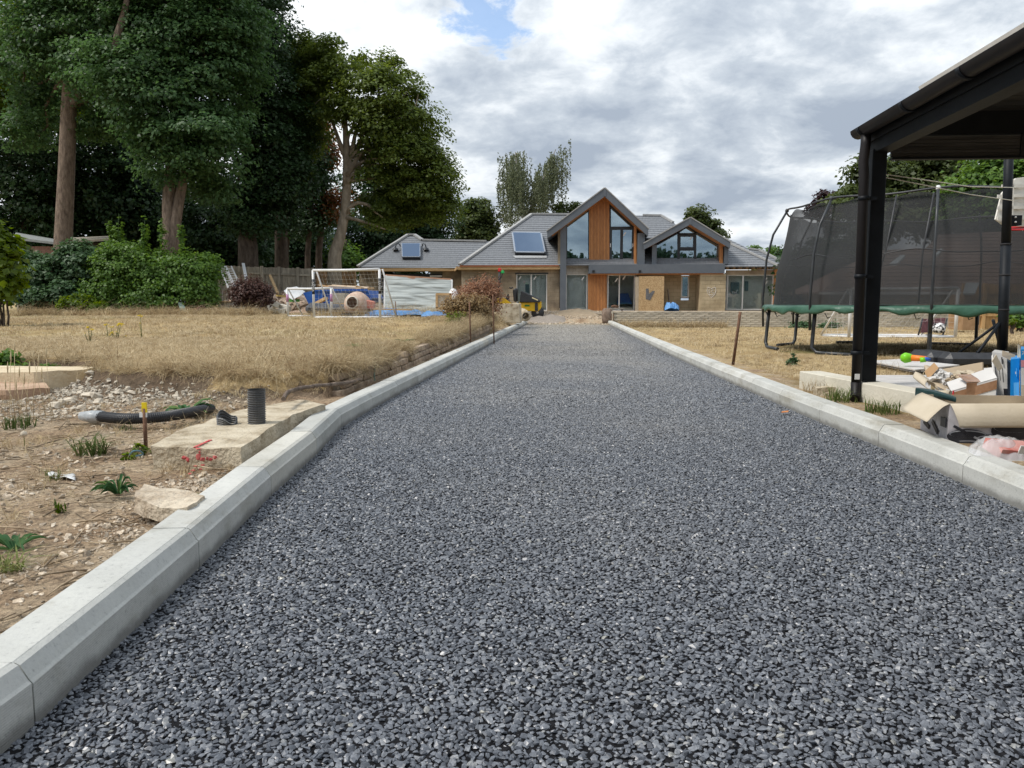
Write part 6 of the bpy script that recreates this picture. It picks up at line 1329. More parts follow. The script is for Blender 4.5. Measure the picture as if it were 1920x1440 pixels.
# black corrugated ducts
def duct(path, r, pitch=0.011, n=18, amp=0.07):
    path = [Vector(p) for p in path]; cum = [0]
    for a_, b2 in zip(path, path[1:]): cum.append(cum[-1]+(b2-a_).length)
    k = int(cum[-1]/(pitch/4)); pts = []; rad = []
    for i in range(k+1):
        s_ = cum[-1]*i/k; j = max(q for q in range(len(cum)-1) if cum[q] <= s_+1e-9); pts.append(path[j].lerp(path[j+1], (s_-cum[j])/(cum[j+1]-cum[j]))); rad.append(r*(1+(amp if (i//2) % 2 else -amp)*0.7))
    return MB().tube(pts, rad, n, cap=False, smooth=False)
def smooth_path(pts, n=24):
    pts = [Vector(p) for p in pts]; out = []
    for i in range(len(pts)-1):
        p0, p1, p2, p3 = pts[max(i-1, 0)], pts[i], pts[i+1], pts[min(i+2, len(pts)-1)]
        for k in range(n):
            t = k/n; out.append(0.5*((2*p1)+(p2-p0)*t+(2*p0-5*p1+4*p2-p3)*t*t+(3*p1-p0-3*p2+p3)*t**3))
    out.append(pts[-1]); return out
b0 = Vector((-1.70, 4.10, 0.145))
t_ = thing('duct_pipe', 'upright black corrugated duct rising from the concrete footing', 'pipe', b0)
duct([b0, b0+Vector((0.003, 0.005, 0.21))], 0.047, 0.0125).build('body', mduct, t_); MB().lathe(b0+Vector((0.003, 0.005, 0.12)), [(0.0, 0), (0.042, 0), (0.042, 0.088)], 18).build('bore', mdark, t_)
c0 = Vector((-1.85, 4.06, 0.155)); t_ = thing('duct_pipe', 'cut stub of black corrugated duct left of the upright one', 'pipe', c0)
mb = MB()
for i in range(12):
    for s_ in range(20):
        pass
def stub(u_, v_):
    a_ = u_*2*math.pi; hh = 0.055+0.025*math.cos(a_*1.0-2.6)+0.01*math.sin(3*a_); r_ = 0.050*(1+0.06*(1 if int(v_*10) % 2 else -1)); return c0+Vector((r_*math.cos(a_), r_*math.sin(a_), -0.005+hh*v_))
MB().grid(stub, 28, 10, smooth=False).build('body', mduct, t_, solid=0.004, fixn=False)
d0 = smooth_path([G(185, 781, 0.13), G(235, 785, 0.13), G(290, 783, 0.13), G(335, 777, 0.13), G(372, 770, 0.12), G(395, 766, 0.09)]); t_ = thing('duct_pipe', 'black corrugated duct lying across the soil below the bank', 'pipe', d0[0])
duct(d0, 0.032, 0.011).build('body', mblk, t_); MB().tube([d0[0]+Vector((-0.12, 0.01, 0.0)), d0[0]+Vector((-0.05, 0, 0)), d0[0]+Vector((0.03, 0, 0))], [0.026, 0.038, 0.037], 12).build('bag_cap', mat('grey_film', (0.34, 0.36, 0.37), (0.50, 0.52, 0.53), 10, 0.3, 0.6, 20), t_)
# survey stake
st0 = G(273, 838, 0.09); t_ = thing('marker_stake', 'rusty stake with yellow and white tape on top beside yellow weeds', 'stake', st0)
h_ = P(274, 755, st0.y).z
MB().tube([st0-Vector((0, 0, 0.05)), Vector((st0.x+0.004, st0.y, h_-0.03))], 0.010, 8).build('rod', mrust, t_)
MB().cbox((st0.x+0.004, st0.y, h_-0.025), (0.024, 0.012, 0.05)).build('tape', mat('yellow_tape', (0.72, 0.55, 0.02), rough=0.5), t_, label='yellow tape'); MB().cbox((st0.x-0.004, st0.y, h_-0.062), (0.036, 0.011, 0.026)).build('tape', mpaint, t_, label='white tape')
# larger chalk stones on the bank, each on its own
spots = [(105, 762, 28), (128, 752, 22), (150, 738, 20), (163, 742, 26), (180, 744, 30), (116, 756, 24), (138, 768, 20), (152, 765, 22), (185, 754, 24), (168, 712, 22), (206, 757, 16), (232, 752, 18), (222, 735, 22), (245, 738, 22), (96, 758, 14), (280, 742, 16), (193, 797, 16), (240, 728, 14), (300, 730, 16), (330, 742, 16), (122, 772, 16), (268, 760, 15), (345, 735, 14), (72, 778, 12), (205, 722, 14), (312, 868, 20), (380, 902, 18), (345, 955, 12), (150, 822, 10), (60, 930, 14), (20, 905, 16), (100, 985, 14)]
STONE_LABEL = {(105, 762): 'large chalk stone at the foot of the lower stone step', (180, 744): 'largest chalk stone on the bank, lying right of the steps', (163, 742): 'long chalk stone touching the largest one on the bank', (128, 752): 'chalk stone between the lower step and the rubble middle',
 (168, 712): 'highest pale stone on the bank, just under the grass edge', (206, 757): 'chalk stone lying directly above the capped duct end', (193, 797): 'rounded pale stone leaning on the front of the lying duct', (280, 742): 'chalk stone above the marker stake tape', (330, 742): 'pale stone beside the green dock plant', (72, 778): 'small pale stone in front of the lower step face',
 (312, 868): 'flat pale stone below the left end of the concrete footing', (380, 902): 'white stone lying close behind the kerb above the sandstone slab', (345, 955): 'small stone tucked under the sandstone slab', (150, 822): 'small stone behind the spreading green tuft', (60, 930): 'grey stone left of the tiny bright sprig', (20, 905): 'pale stone at the left frame edge above the green weed', (100, 985): 'pale stone in the soil below the tiny bright sprig'}
for i, (px, py, s_) in enumerate(spots):
    Yq = 5.0
    for _ in range(6):                     # where the sight line meets the ground
        x = P(px, py, Yq).x; g_ = G(px, py, gz1(x, Yq)+0.01); Yq = 0.5*(Yq+min(max(g_.y, 1.5), 6.5))
    g_ = P(px, py, Yq); sz = s_*Yq/1442; bm_ = stone_bm(500+i, 1, random.uniform(0.6, 0.9), random.uniform(0.5, 0.75), 16); mb = MB(); bm_.verts.index_update()
    M_ = Matrix.Translation((g_.x, Yq, gz1(g_.x, Yq)+sz*0.15)) @ Euler((random.uniform(-0.3, 0.3), random.uniform(-0.3, 0.3), random.uniform(0, 6))).to_matrix().to_4x4()
    mb.add([M_ @ (v.co*sz) for v in bm_.verts], [[v.index for v in f.verts] for f in bm_.faces]); bm_.free()
    near = py > 790; own = STONE_LABEL.get((px, py)); low = 'lying on the bare soil' if near else 'fallen down the lawn bank'
    mb.build('chalk_stone', mchk, None, label=own or 'rough whitish chalk stone ' + low, cat='stone', group='chalk stones on the soil' if near else 'chalk stones on the bank', bevel=0.0)
# weeds
def tuft(name, label, px, py, n, h, spread, w, m, z=None, lean=0.8, cat='weed', seed=0, Y=None, group=None):
    g_ = G(px, py, 0.09) if z is None else G(px, py, z)
    if Y: g_ = Vector((P(px, py, Y).x, Y, 0))
    g_.z = gz1(g_.x, g_.y); t_ = thing(name, label, cat, g_, group); mb = blades(n, h, spread, w, lean, seed, 0.7); mb.v = [tuple(Vector(v)+g_) for v in mb.v]; mb.build('blades', m, t_, fixn=False); return t_, g_
tuft('grass_tuft', 'spreading green grass tuft on bare soil left of the stake', 172, 842, 90, 0.14, 0.07, 0.007, mgreen, seed=1, lean=1.5, cat='grass tuft')
tuft('grass_tuft', 'small grey green tuft beside the white paper scrap', 100, 885, 40, 0.06, 0.04, 0.005, mgreen, seed=2, cat='grass tuft')
tuft('grass_tuft', 'grass tuft at the foot of the tall dry stalks', 38, 800, 80, 0.10, 0.09, 0.006, mgreen, seed=3, cat='grass tuft')
tuft('grass_tuft', 'low green weed at the left frame edge in the foreground', 10, 1045, 50, 0.07, 0.05, 0.007, mgreen, seed=4, lean=1.4, cat='grass tuft')
tuft('grass_tuft', 'small pale weed right beside the kerb and sandstone slab', 378, 918, 26, 0.035, 0.03, 0.006, mgreen, seed=5, cat='grass tuft')
tuft('grass_tuft', 'tiny bright sprig below the paper scrap', 112, 945, 14, 0.06, 0.02, 0.010, LF['yel'], seed=6, cat='weed')
tuft('grass_tuft', 'lone tuft on the soil halfway to the bank', 240, 800, 26, 0.06, 0.05, 0.005, mgreen, seed=16, cat='grass tuft')
def broad(name, label, px, py, n, ln, w, m, seed, rise=0.5, cat='weed', z=0.09):
    g_ = G(px, py, z); g_.z = gz1(g_.x, g_.y); t_ = thing(name, label, cat, g_); rr = random.Random(seed)
    for i in range(n):
        a_ = rr.uniform(0, 6.28); d = Vector((math.cos(a_), math.sin(a_), 0)); s_ = Vector((-d.y, d.x, 0))*w*rr.uniform(0.7, 1.2); l = ln*rr.uniform(0.7, 1.15); up = rise*rr.uniform(0.5, 1.5); mb = MB()
        vs = []
        for k in range(5):
            t = k/4; c_ = g_+d*l*(0.1+0.9*t)+Vector((0, 0, l*(up*t-0.75*up*t*t)+0.008)); ww = math.sin(math.pi*(0.12+0.86*t))**0.8; vs += [c_-s_*ww+Vector((0, 0, 0.01*ww)), c_, c_+s_*ww+Vector((0, 0, 0.01*ww))]
        mb.add(vs, [(3*k+j, 3*k+j+1, 3*k+j+4, 3*k+j+3) for k in range(4) for j in range(2)], True); mb.build('leaf', m, t_, fixn=False)
    return t_
mdock = straw_mat('dock_leaf', (0.03, 0.085, 0.03), (0.05, 0.13, 0.045), (0.12, 0.19, 0.05))
broad('thistle', 'dark green spiky rosette among twigs left of the sandstone slab', 222, 918, 22, 0.105, 0.005, mdock, 61, 1.5)
broad('dock_plant', 'broad leaved green dock at the foot of the bank', 345, 766, 13, 0.20, 0.032, mdock, 62, 0.9, z=0.12)
broad('dock_plant', 'flat green leaves on the turf above the old wall', 664, 656, 8, 0.14, 0.04, mdock, 63, 0.5, z=0.27)
broad('dock_plant', 'small green leaves on the old wall top farther along', 757, 645, 6, 0.16, 0.03, mdock, 64, 0.5, z=0.27)
broad('dandelion', 'toothed green rosette at the lower left edge', 25, 1010, 9, 0.10, 0.010, mdock, 65, 0.9)
def flowers(name, label, px, py_base, heads, cat='wild flower', z=0.27, stem_m=None, head_m=None, leafy=True, group=None, Y=None):
    g_ = G(px, py_base, z) if Y is None else P(px, py_base, Y); g_.z = gz1(g_.x, g_.y); t_ = thing(name, label, cat, g_, group); Yf = g_.y; mb = MB(); hd = MB()
    for hx, hy, s_ in heads:
        p = P(hx, hy, Yf+random.uniform(-0.08, 0.08)); b2 = g_+Vector(((p.x-g_.x)*0.7, 0, 0)); mb.tube([b2, b2.lerp(p, 0.5)+Vector((random.uniform(-0.01, 0.01), 0, 0)), p], [0.005, 0.004, 0.003], 5)
        for k in range(5 if leafy else 0):
            c_ = b2.lerp(p, 0.15+0.14*k); a_ = random.uniform(0, 6.28); d = Vector((math.cos(a_), math.sin(a_), 0.3))*0.035; s2 = Vector((-d.y, d.x, 0))*0.35; mb.add([c_, c_+d*0.5+s2, c_+d, c_+d*0.5-s2], [(0, 1, 2, 3)])
        for k in range(7):
            c_ = p+Vector((random.gauss(0, s_), random.gauss(0, s_), random.gauss(0, s_*0.5))); hd.lathe(c_, [(0, 0), (s_*0.6, 0.1*s_), (s_*0.75, s_*0.5), (0, s_*0.6)], 6)
    mb.build('stems', stem_m or mgreen, t_, fixn=False); hd.build('flower_heads', head_m or mat('yellow_petal', (0.70, 0.52, 0.015), (0.80, 0.62, 0.03), 20, 0.7), t_, fixn=False)
flowers('ragwort', 'two headed yellow ragwort left in the lawn', 170, 650, [(165, 614, 0.014), (172, 618, 0.014), (160, 625, 0.006)])
flowers('ragwort', 'cluster of yellow ragwort in the middle of the lawn edge', 213, 642, [(199, 609, 0.016), (208, 614, 0.014), (222, 610, 0.018), (226, 608, 0.02), (211, 625, 0.016), (206, 628, 0.01), (236, 630, 0.007), (218, 622, 0.008)])
flowers('ragwort', 'single tall yellow ragwort right in the lawn', 262, 642, [(263, 593, 0.018), (262, 606, 0.007)])
def puff(label, lobes, n, s_, lm, seed, name='lawn_weed', clump=0.07): shrub(name, label, lobes, n, s_, lm, seed, stems=5, cat='weed', clump=clump, per=14, shell=0.1, r0=0.004, low=True)
puff('grey green tuft of weed on the lawn bank top', [E_(170, 655, 18, 11, 6.4), E_(178, 648, 10, 8, 6.6)], 900, 0.035, LF['brambl'], 301)
puff('leafy green weed at the left frame edge on the bank', [E_(12, 650, 20, 14, 6.9), E_(30, 660, 22, 10, 6.8), E_(-8, 660, 20, 14, 6.8)], 900, 0.06, LF['hedge'], 302)
puff('low green weed behind the upper step', [E_(90, 668, 9, 6, 6.8)], 260, 0.04, LF['hedge'], 303)
puff('yellow leaved weed beside the marker stake', [E_(258, 820, 14, 14, 3.7), E_(240, 838, 9, 9, 3.6), E_(268, 802, 6, 8, 3.7)], 420, 0.024, LF['yel'], 304, clump=0.025)
puff('trailing dry clump hanging over the old wall end', [E_(850, 640, 14, 16, 11.2)], 700, 0.05, LF['dried'], 305, clump=0.08)
t_, g_ = tuft('tall_grass', 'tall dry seeding grass stalks before the stone steps', 50, 792, 26, 0.34, 0.16, 0.003, mhay, lean=0.35, seed=9, cat='grass tuft')
hd = MB()
for i, (hx, hy) in enumerate(((20, 670), (27, 650), (36, 697), (62, 668), (72, 676), (86, 662), (55, 690), (78, 700), (45, 710), (14, 690), (10, 720), (30, 722))):
    p = P(hx, hy, g_.y+random.uniform(-0.1, 0.2)); q = Vector((P(hx+random.uniform(-4, 4), 780, g_.y).x, p.y, gz1(p.x, p.y))); hd.tube([q, q.lerp(p, 0.6), p], 0.0013, 4); hd.tube([p-Vector((0, 0, 0.035)), p, p+Vector((0.004, 0, 0.04))], [0.002, 0.005, 0.001], 5)
hd.build('seed_heads', mhay, t_, fixn=False)
# dandelion clock, paper, cable, hose, branch
g_ = G(46, 836, 0.1); t_ = thing('dandelion_clock', 'white dandelion clock on the bare soil at left', 'wild flower', g_); MB().tube([g_, g_+Vector((0, 0, 0.05))], 0.002, 5).build('stem', mgreen, t_); MB().lathe(g_+Vector((0, 0, 0.045)), [(0, 0), (0.014, 0.006), (0.017, 0.016), (0.012, 0.028), (0, 0.033)], 12).build('seed_head', mchk, t_)
def paper(u_, v_):
    p = G(88+52*u_, 868+u_*4+7*v_, 0.11); return Vector((p.x, p.y, gz1(p.x, p.y)+0.012+0.005*math.sin(u_*9+v_*2)+0.004*mnoise.noise(Vector((u_*6, v_*3, 1)))))
MB().grid(paper, 14, 5).build('paper_scrap', mpaint, None, origin=paper(0.5, 0.5), label='crumpled white paper scrap on the bare soil', cat='paper', solid=0.001, fixn=False)
MB().tube(smooth_path([G(243, 853, 0.1), G(250, 846, 0.125), G(262, 846, 0.12), G(268, 852, 0.1), G(255, 855, 0.1)], 6), 0.004, 6).build('cable_end', mat('blue_cable', (0.10, 0.20, 0.26), rough=0.5), None, label='looped blue grey cable end by the marker stake', cat='cable')
MB().tube(smooth_path([(-1.93, 7.55, 0.30), (-1.90, 7.5, 0.285), (-1.875, 7.45, 0.22), (-1.87, 7.4, 0.10), (-1.86, 7.4, 0.02)], 6), 0.011, 8).build('hose', mat('green_hose', (0.17, 0.24, 0.20), (0.24, 0.31, 0.26), 9, 0.5), None, label='thin green hose hanging down the old brick wall', cat='hose')
MB().tube(smooth_path([(-1.74, 4.62, 0.235), (-1.80, 4.9, 0.25), (-1.78, 5.3, 0.24), (-1.72, 5.9, 0.2), (-1.76, 6.5, 0.17)], 8), [0.014]*33, 8, jit=0.2).build('branch', mbark, None, label='brown root like branch lying behind the kerb bend', cat='branch')
g_ = G(128, 612, 0.33); MB().cbox((g_.x, g_.y, gz1(g_.x, g_.y)+0.02), (0.16, 0.08, 0.03), (0, 0, 0.2)).build('bark_scrap', mbarkd, None, label='dark scrap lying alone on the left lawn', cat='scrap')

# ================================================================== RIGHT SIDE
mblackp = mat('black_paint', (0.0055, 0.0075, 0.0105), (0.010, 0.013, 0.017), 6, 0.55, 0.08, 30, spec=0.22)
mgut = mat('brown_black_gutter', (0.010, 0.009, 0.010), (0.016, 0.014, 0.015), 6, 0.5, spec=0.25)
mboard = mat('stained_board', (0.018, 0.018, 0.019), (0.034, 0.034, 0.034), 5, 0.7, 0.2, 40, stretch=(0.5, 4, 4), rand=0.15)
mlouv = mat('louvre_stain', (0.045, 0.044, 0.043), (0.08, 0.077, 0.074), 5, 0.7, 0.2, 40, stretch=(0.5, 4, 4), rand=0.15)
mlow = mat('cream_render', (0.46, 0.425, 0.34), (0.60, 0.565, 0.475), 2, 0.9, 0.3, 40, c3=(0.55, 0.515, 0.425), detail=9)
# ---- low cream wall under the carport post
lw = thing('low_wall', 'low cream rendered wall carrying the carport post beside the right kerb', 'wall', (2.1, 6.0, 0.1))
A0 = Vector((1.985, 6.66, 0)); A1 = Vector((2.285, 4.95, 0)); A2 = Vector((2.50, 3.70, 0)); w_ = Vector((0.185, 0.03, 0))
for a, b_, nm in ((A0, A0.lerp(A1, 0.24), 'wall_segment'), (A0.lerp(A1, 0.243), A0.lerp(A1, 0.52), 'wall_segment'), (A0.lerp(A1, 0.523), A1, 'wall_segment'), (A1.lerp(A2, 0.003), A2, 'wall_segment')):
    MB().slab([a+Vector((0, 0, 0.25)), a+w_+Vector((0, 0, 0.25)), b_+w_+Vector((0, 0, 0.25)), b_+Vector((0, 0, 0.25))], (0, 0, -0.35)).build(nm, mlow, lw, bevel=0.006)
# ---- carport
cp = thing('carport', 'black timber carport with gutter, downpipe and solar panels at the right edge', 'carport', (2.3, 5.9, 0.25))
XP = 2.27; YPo = 5.83; ZB = 1.895
MB().box(XP-0.095, YPo-0.05, 0.25, XP+0.005, YPo+0.05, ZB+0.02).build('post', mblackp, cp, bevel=0.004)
MB().box(XP-0.09, YPo-0.085, 0.25, XP-0.071, YPo-0.02, 0.262).build('post_foot', mblackp, cp)
MB().box(XP-0.085, -1.5, ZB, XP+0.03, YPo+0.06, ZB+0.165).build('wall_plate', mblackp, cp)
MB().box(XP-0.115, -1.5, ZB+0.155, XP-0.087, YPo+0.16, ZB+0.19).build('fascia', mblackp, cp)
MB().box(XP-0.105, -1.5, ZB+0.08, XP-0.088, YPo+0.1, ZB+0.150).build('fascia', mblackp, cp)
# half round gutter with clips
gx = XP-0.165; gz_ = ZB+0.165; mb = MB()
for k in range(2):
    rr = 0.058-0.004*k
    mb.grid(lambda u_, v_: Vector((gx+rr*math.cos(math.pi+math.pi*u_), 5.88-7.4*v_, gz_+rr*math.sin(math.pi+math.pi*u_))), 10, 1)
mb.build('gutter', mgut, cp, fixn=False)
MB().prism([(gx+0.058*math.cos(math.pi+math.pi*k/8), gz_+0.058*math.sin(math.pi+math.pi*k/8)) for k in range(9)], 5.88, 5.89).build('gutter_end', mgut, cp)
for y in (5.75, 5.05, 4.35, 3.62, 2.9):
    MB().grid(lambda u_, v_: Vector((gx+0.063*math.cos(math.pi*1.02+math.pi*u_), y-0.02+0.04*v_, gz_+0.063*math.sin(math.pi*1.02+math.pi*u_))), 10, 1).build('gutter_clip', mblackp, cp, solid=0.006, fixn=False)
# downpipe with swan neck
dpx, dpy = 2.105, 5.74
MB().tube([(gx, dpy, gz_-0.05), (gx, dpy, gz_-0.12), (dpx-0.01, dpy, gz_-0.24), (dpx, dpy, gz_-0.34), (dpx+0.012, dpy, 0.24)], 0.034, 12).build('downpipe', mgut, cp)
MB().tube([(dpx+0.012, dpy, 0.25), (dpx+0.012, dpy-0.005, 0.17), (dpx-0.01, dpy-0.05, 0.135)], 0.036, 12).build('downpipe_shoe', mgut, cp)
for z in (1.55, 1.0, 0.45): MB().lathe((dpx+0.005, dpy, z), [(0.034, 0), (0.040, 0), (0.040, 0.03), (0.034, 0.03)], 14).build('pipe_clip', mblackp, cp); MB().box(dpx, dpy-0.012, z+0.003, XP-0.07, dpy+0.012, z+0.027).build('pipe_bracket', mblackp, cp)
MB().box(dpx-0.012, dpy-0.039, 0.275, dpx+0.022, dpy-0.034, 0.315).build('sticker', mpaint, cp)
# roof covering: slopes up away from the drive, seen edge on
SL = 0.30
def rf(x, y, dz=0.0): return Vector((x, y, ZB+0.192+(x-(XP-0.12))*SL+dz))
rt = MB()
for k in range(18):
    x0 = XP-0.14+k*0.28
    rt.add([rf(x0, -1.5), rf(x0, 6.1), rf(x0+0.3, 6.1, -0.0), rf(x0+0.3, -1.5), rf(x0, -1.5, 0.03), rf(x0, 6.1, 0.03), rf(x0+0.3, 6.1, 0.012), rf(x0+0.3, -1.5, 0.012)], [(0, 1, 2, 3), (4, 7, 6, 5), (0, 4, 5, 1), (1, 5, 6, 2), (2, 6, 7, 3), (3, 7, 4, 0)])
rt.build('roof_tiles', mgut, cp, kind='stuff')
malu = mat('aluminium', (0.62, 0.60, 0.55), (0.72, 0.70, 0.66), 6, 0.45, spec=0.5)
mpv = mat('solar_cell', (0.012, 0.016, 0.03), rough=0.15, spec=0.5)
for i in range(4):
    y1 = 5.12-i*1.72; y0 = y1-1.70; s_ = thing('solar_panel', ['solar panel at the far end of the carport roof edge', 'second solar panel from the far end of the carport roof', 'third solar panel from the far end of the carport roof', 'nearest solar panel on the carport roof'][i], 'solar panel', rf(XP+0.4, (y0+y1)/2, 0.1), 'solar panels on the carport roof')
    n = Vector((-SL, 0, 1)).normalized()
    c4 = [rf(XP-0.07, y0, 0.034), rf(XP-0.07, y1, 0.034), rf(XP+0.95, y1, 0.034), rf(XP+0.95, y0, 0.034)]
    for k in range(4): MB().beam(c4[k]+n*0.02, c4[(k+1) % 4]+n*0.02, 0.02, 0.026, n).build('panel_frame', malu, s_)
    MB().slab([p+n*0.030 for p in c4], -n*0.006).build('glass', mpv, s_)
for y in (4.6, 3.6, 2.4): MB().box(XP-0.02, y-0.03, ZB+0.235, XP+0.02, y+0.03, ZB+0.275).build('panel_hook', malu, cp)
# ceiling boards run across, louvred end, dark end beam
for i in range(52):
    y = 5.78-i*0.135; x = XP+0.06
    MB().box(x+0.30, y-0.128, ZB+0.27, 5.6, y, ZB+0.288).build('ceiling_board', mboard, cp)
MB().prism([(XP+0.04, ZB+0.12), (XP+0.04, ZB+0.185), (XP+0.36, ZB+0.28), (5.6, ZB+0.36), (5.6, ZB+0.12)], 5.80, 5.90).build('end_beam', mblackp, cp)
MB().slab([rf(XP+0.02, -1.5, -0.03), rf(XP+0.02, 5.8, -0.03), rf(XP+0.40, 5.8, -0.03), rf(XP+0.40, -1.5, -0.03)], (0, 0, 0.012)).build('eaves_board', mboard, cp)
for i in range(6):
    z = ZB-0.025+i*0.0235
    MB().beam((XP+0.06, 5.86, z+0.01), (5.6, 5.86, z+0.008+random.uniform(-0.003, 0.003)), 0.03, 0.020).build('louvre_board', mlouv, cp)
for x in (3.25, 4.2, 5.1): MB().box(x-0.04, 5.83, ZB-0.03, x+0.04, 5.845, ZB+0.12).build('louvre_batten', mboard, cp)
MB().box(XP+0.06, 5.83, ZB-0.045, 5.6, 5.89, ZB-0.03).build('end_rail', mblackp, cp)
MB().box(5.45, 5.75, 0.1, 5.6, 5.9, ZB+0.1).build('post', mblackp, cp)
MB().box(5.48, -1.5, ZB, 5.6, 5.9, ZB+0.2).build('wall_plate', mblackp, cp)
# cords tied to the post
mcord = mat('white_cord', (0.70, 0.68, 0.60), rough=0.8)
hk = P(1656, 326, 5.83)
MB().cbox(hk-Vector((0.02, 0, 0)), (0.05, 0.03, 0.03)).build('cord_hook', mblackp, cp)
MB().tube([hk, hk.lerp(P(1930, 352, 9.0), 0.5)-Vector((0, 0, 0.04)), P(1930, 352, 9.0)], 0.004, 5).build('cord', mcord, None, label='upper white cord running from the carport post to the hoop', cat='cord')
MB().tube([hk+Vector((0, 0, -0.02)), hk.lerp(P(1930, 380, 9.0), 0.5)-Vector((0, 0, 0.03)), P(1930, 380, 9.0)], 0.004, 5).build('cord', mcord, None, label='lower white cord slanting from the carport post to the hoop', cat='cord')

# ---- basketball hoop
bh = thing('basketball_hoop', 'portable basketball hoop with black tank base seen from behind', 'basketball hoop', (4.9, 8.9, 0.1)); Yb = 8.9
pz = gz1(4.9, 8.9)
def tank(x0, x1, y0, y1, lobe):
    mb = MB(); zt = P(1800, 661, Yb).z
    mb.box(x0, y0, pz, x1, y1, zt); return mb.build('base_tank', mblk, bh, bevel=0.06)
tx = P(1744, 675, Yb).x
tank(tx, tx+0.32, 8.95, 9.5, 0); tank(tx+0.10, 5.45, 8.72, 9.0, 1)
pb = Vector((P(1880, 655, 9.05).x, 9.05, P(1880, 655, 9.05).z-0.05)); pt = P(1893, 250, 9.05)
MB().tube([pb-Vector((0, 0, 0.12)), pb.lerp(pt, 0.5)], 0.053, 14).build('pole', mblackp, bh); MB().tube([pb.lerp(pt, 0.5), pt], 0.047, 14).build('pole', mblackp, bh)
for k in (0.36, 0.5, 0.2): q = pb.lerp(pt, k); MB().lathe(q, [(0.05, 0), (0.056, 0), (0.056, 0.02), (0.05, 0.02)], 14).build('collar', mdark, bh)
jn = P(1877, 603, 9.05)
MB().tube([jn, P(1796, 663, 9.2)], 0.017, 8).build('strut', mblackp, bh); MB().tube([jn, P(1826, 671, 8.8)], 0.017, 8).build('strut', mblackp, bh)
MB().tube([P(1862, 600, 9.2), P(1874, 645, 9.3), P(1888, 690, 9.3)], 0.018, 8).build('strut', mblackp, bh)
mbb = mat('backboard', (0.74, 0.72, 0.65), (0.82, 0.80, 0.74), 4, 0.6, 0.1)
bb2 = [(1867, 411), (1879, 362), (1905, 334), (1990, 322), (2050, 350), (2062, 405), (2040, 425), (1885, 424)]
bo = MB(); pts = [P(x, y, 9.22) for x, y in bb2]; bo.slab(pts, Vector((0, 0.03, 0))); bd = bo.build('backboard', mbb, bh)
for yy in (347, 366, 388, 408): MB().beam(P(1878 if yy < 360 else 1870, yy+2, 9.20), P(2052, yy-3, 9.20), 0.035, 0.010, (0, 1, 0)).build('stiffening_rib', mbb, bd)
for xx in (1898, 1930, 1965, 2000): MB().beam(P(xx, 336, 9.20), P(xx-2, 423, 9.20), 0.035, 0.010, (0, 1, 0)).build('stiffening_rib', mbb, bd)
MB().cbox(P(1900, 414, 9.12), (0.12, 0.12, 0.11)).build('bracket', mblackp, bh)
for q in ((1893, 405), (1905, 407), (1893, 417), (1905, 416), (1896, 370), (1889, 438)): MB().lathe(P(*q, 9.04), [(0.0, 0), (0.010, 0), (0.010, 0.02)], 8, (0, 1, 0)).build('bolt', mpaint, bh)
MB().tube([P(1912, 424, 9.3)+Vector((0.23+0.23*math.cos(a_), 0.23+0.23*math.sin(a_), 0)) for a_ in np.linspace(0, 6.28, 25)], 0.012, 6).build('rim', mat('red_rim', (0.50, 0.03, 0.04), rough=0.5), bh)

# ---- trampoline
TC = Vector((5.72, 12.55, 0)); TR = 2.45; ZP = 0.78
tr = thing('trampoline', 'big round trampoline with black safety net and green edge pad', 'trampoline', (TC.x, TC.y, gz1(TC.x, TC.y)))
mpad = mat('green_pad', (0.028, 0.085, 0.055), (0.055, 0.13, 0.09), 3, 0.4, 0.5, 5, bdist=0.05)
msteel = mat('dark_powder_coat', (0.020, 0.023, 0.026), (0.04, 0.044, 0.048), 6, 0.4, spec=0.45)
def cyl(a_, r_, z): return Vector((TC.x+r_*math.cos(a_), TC.y+r_*math.sin(a_), z))
def padf(u_, v_):
    a_ = u_*2*math.pi; rag = 0.018*math.sin(a_*23)+0.014*math.sin(a_*41+1)+0.02*math.sin(a_*7+2)
    if v_ < 0.5: k = v_/0.5; return cyl(a_, TR-0.32+0.36*k, ZP+0.006*math.sin(a_*9)+0.006*math.sin(a_*31)*(k))
    k = (v_-0.5)/0.5; return cyl(a_, TR+0.04+0.03*math.sin(k*2.4)+0.012*math.sin(a_*37)*k, ZP-k*(0.095+rag)+0.006*math.sin(a_*9))
MB().grid(padf, 220, 10).build('edge_pad', mpad, tr, solid=0.012, fixn=False)
MB().grid(lambda u_, v_: cyl(u_*2*math.pi, max(0.01, (TR-0.3)*v_), ZP-0.05-0.02*(1-v_)), 48, 6).build('jumping_mat', mblk, tr, fixn=False)
MB().tube([cyl(a_, TR, ZP-0.05) for a_ in np.linspace(0, 2*math.pi, 64)], 0.025, 8).build('ring_frame', msteel, tr)
nl = 9; angs = [math.radians(-112+i*360/nl) for i in range(nl)]
angs[0] = math.atan2(P(1745, 668, 10.3).y-TC.y, P(1745, 600, 10.3).x-TC.x)
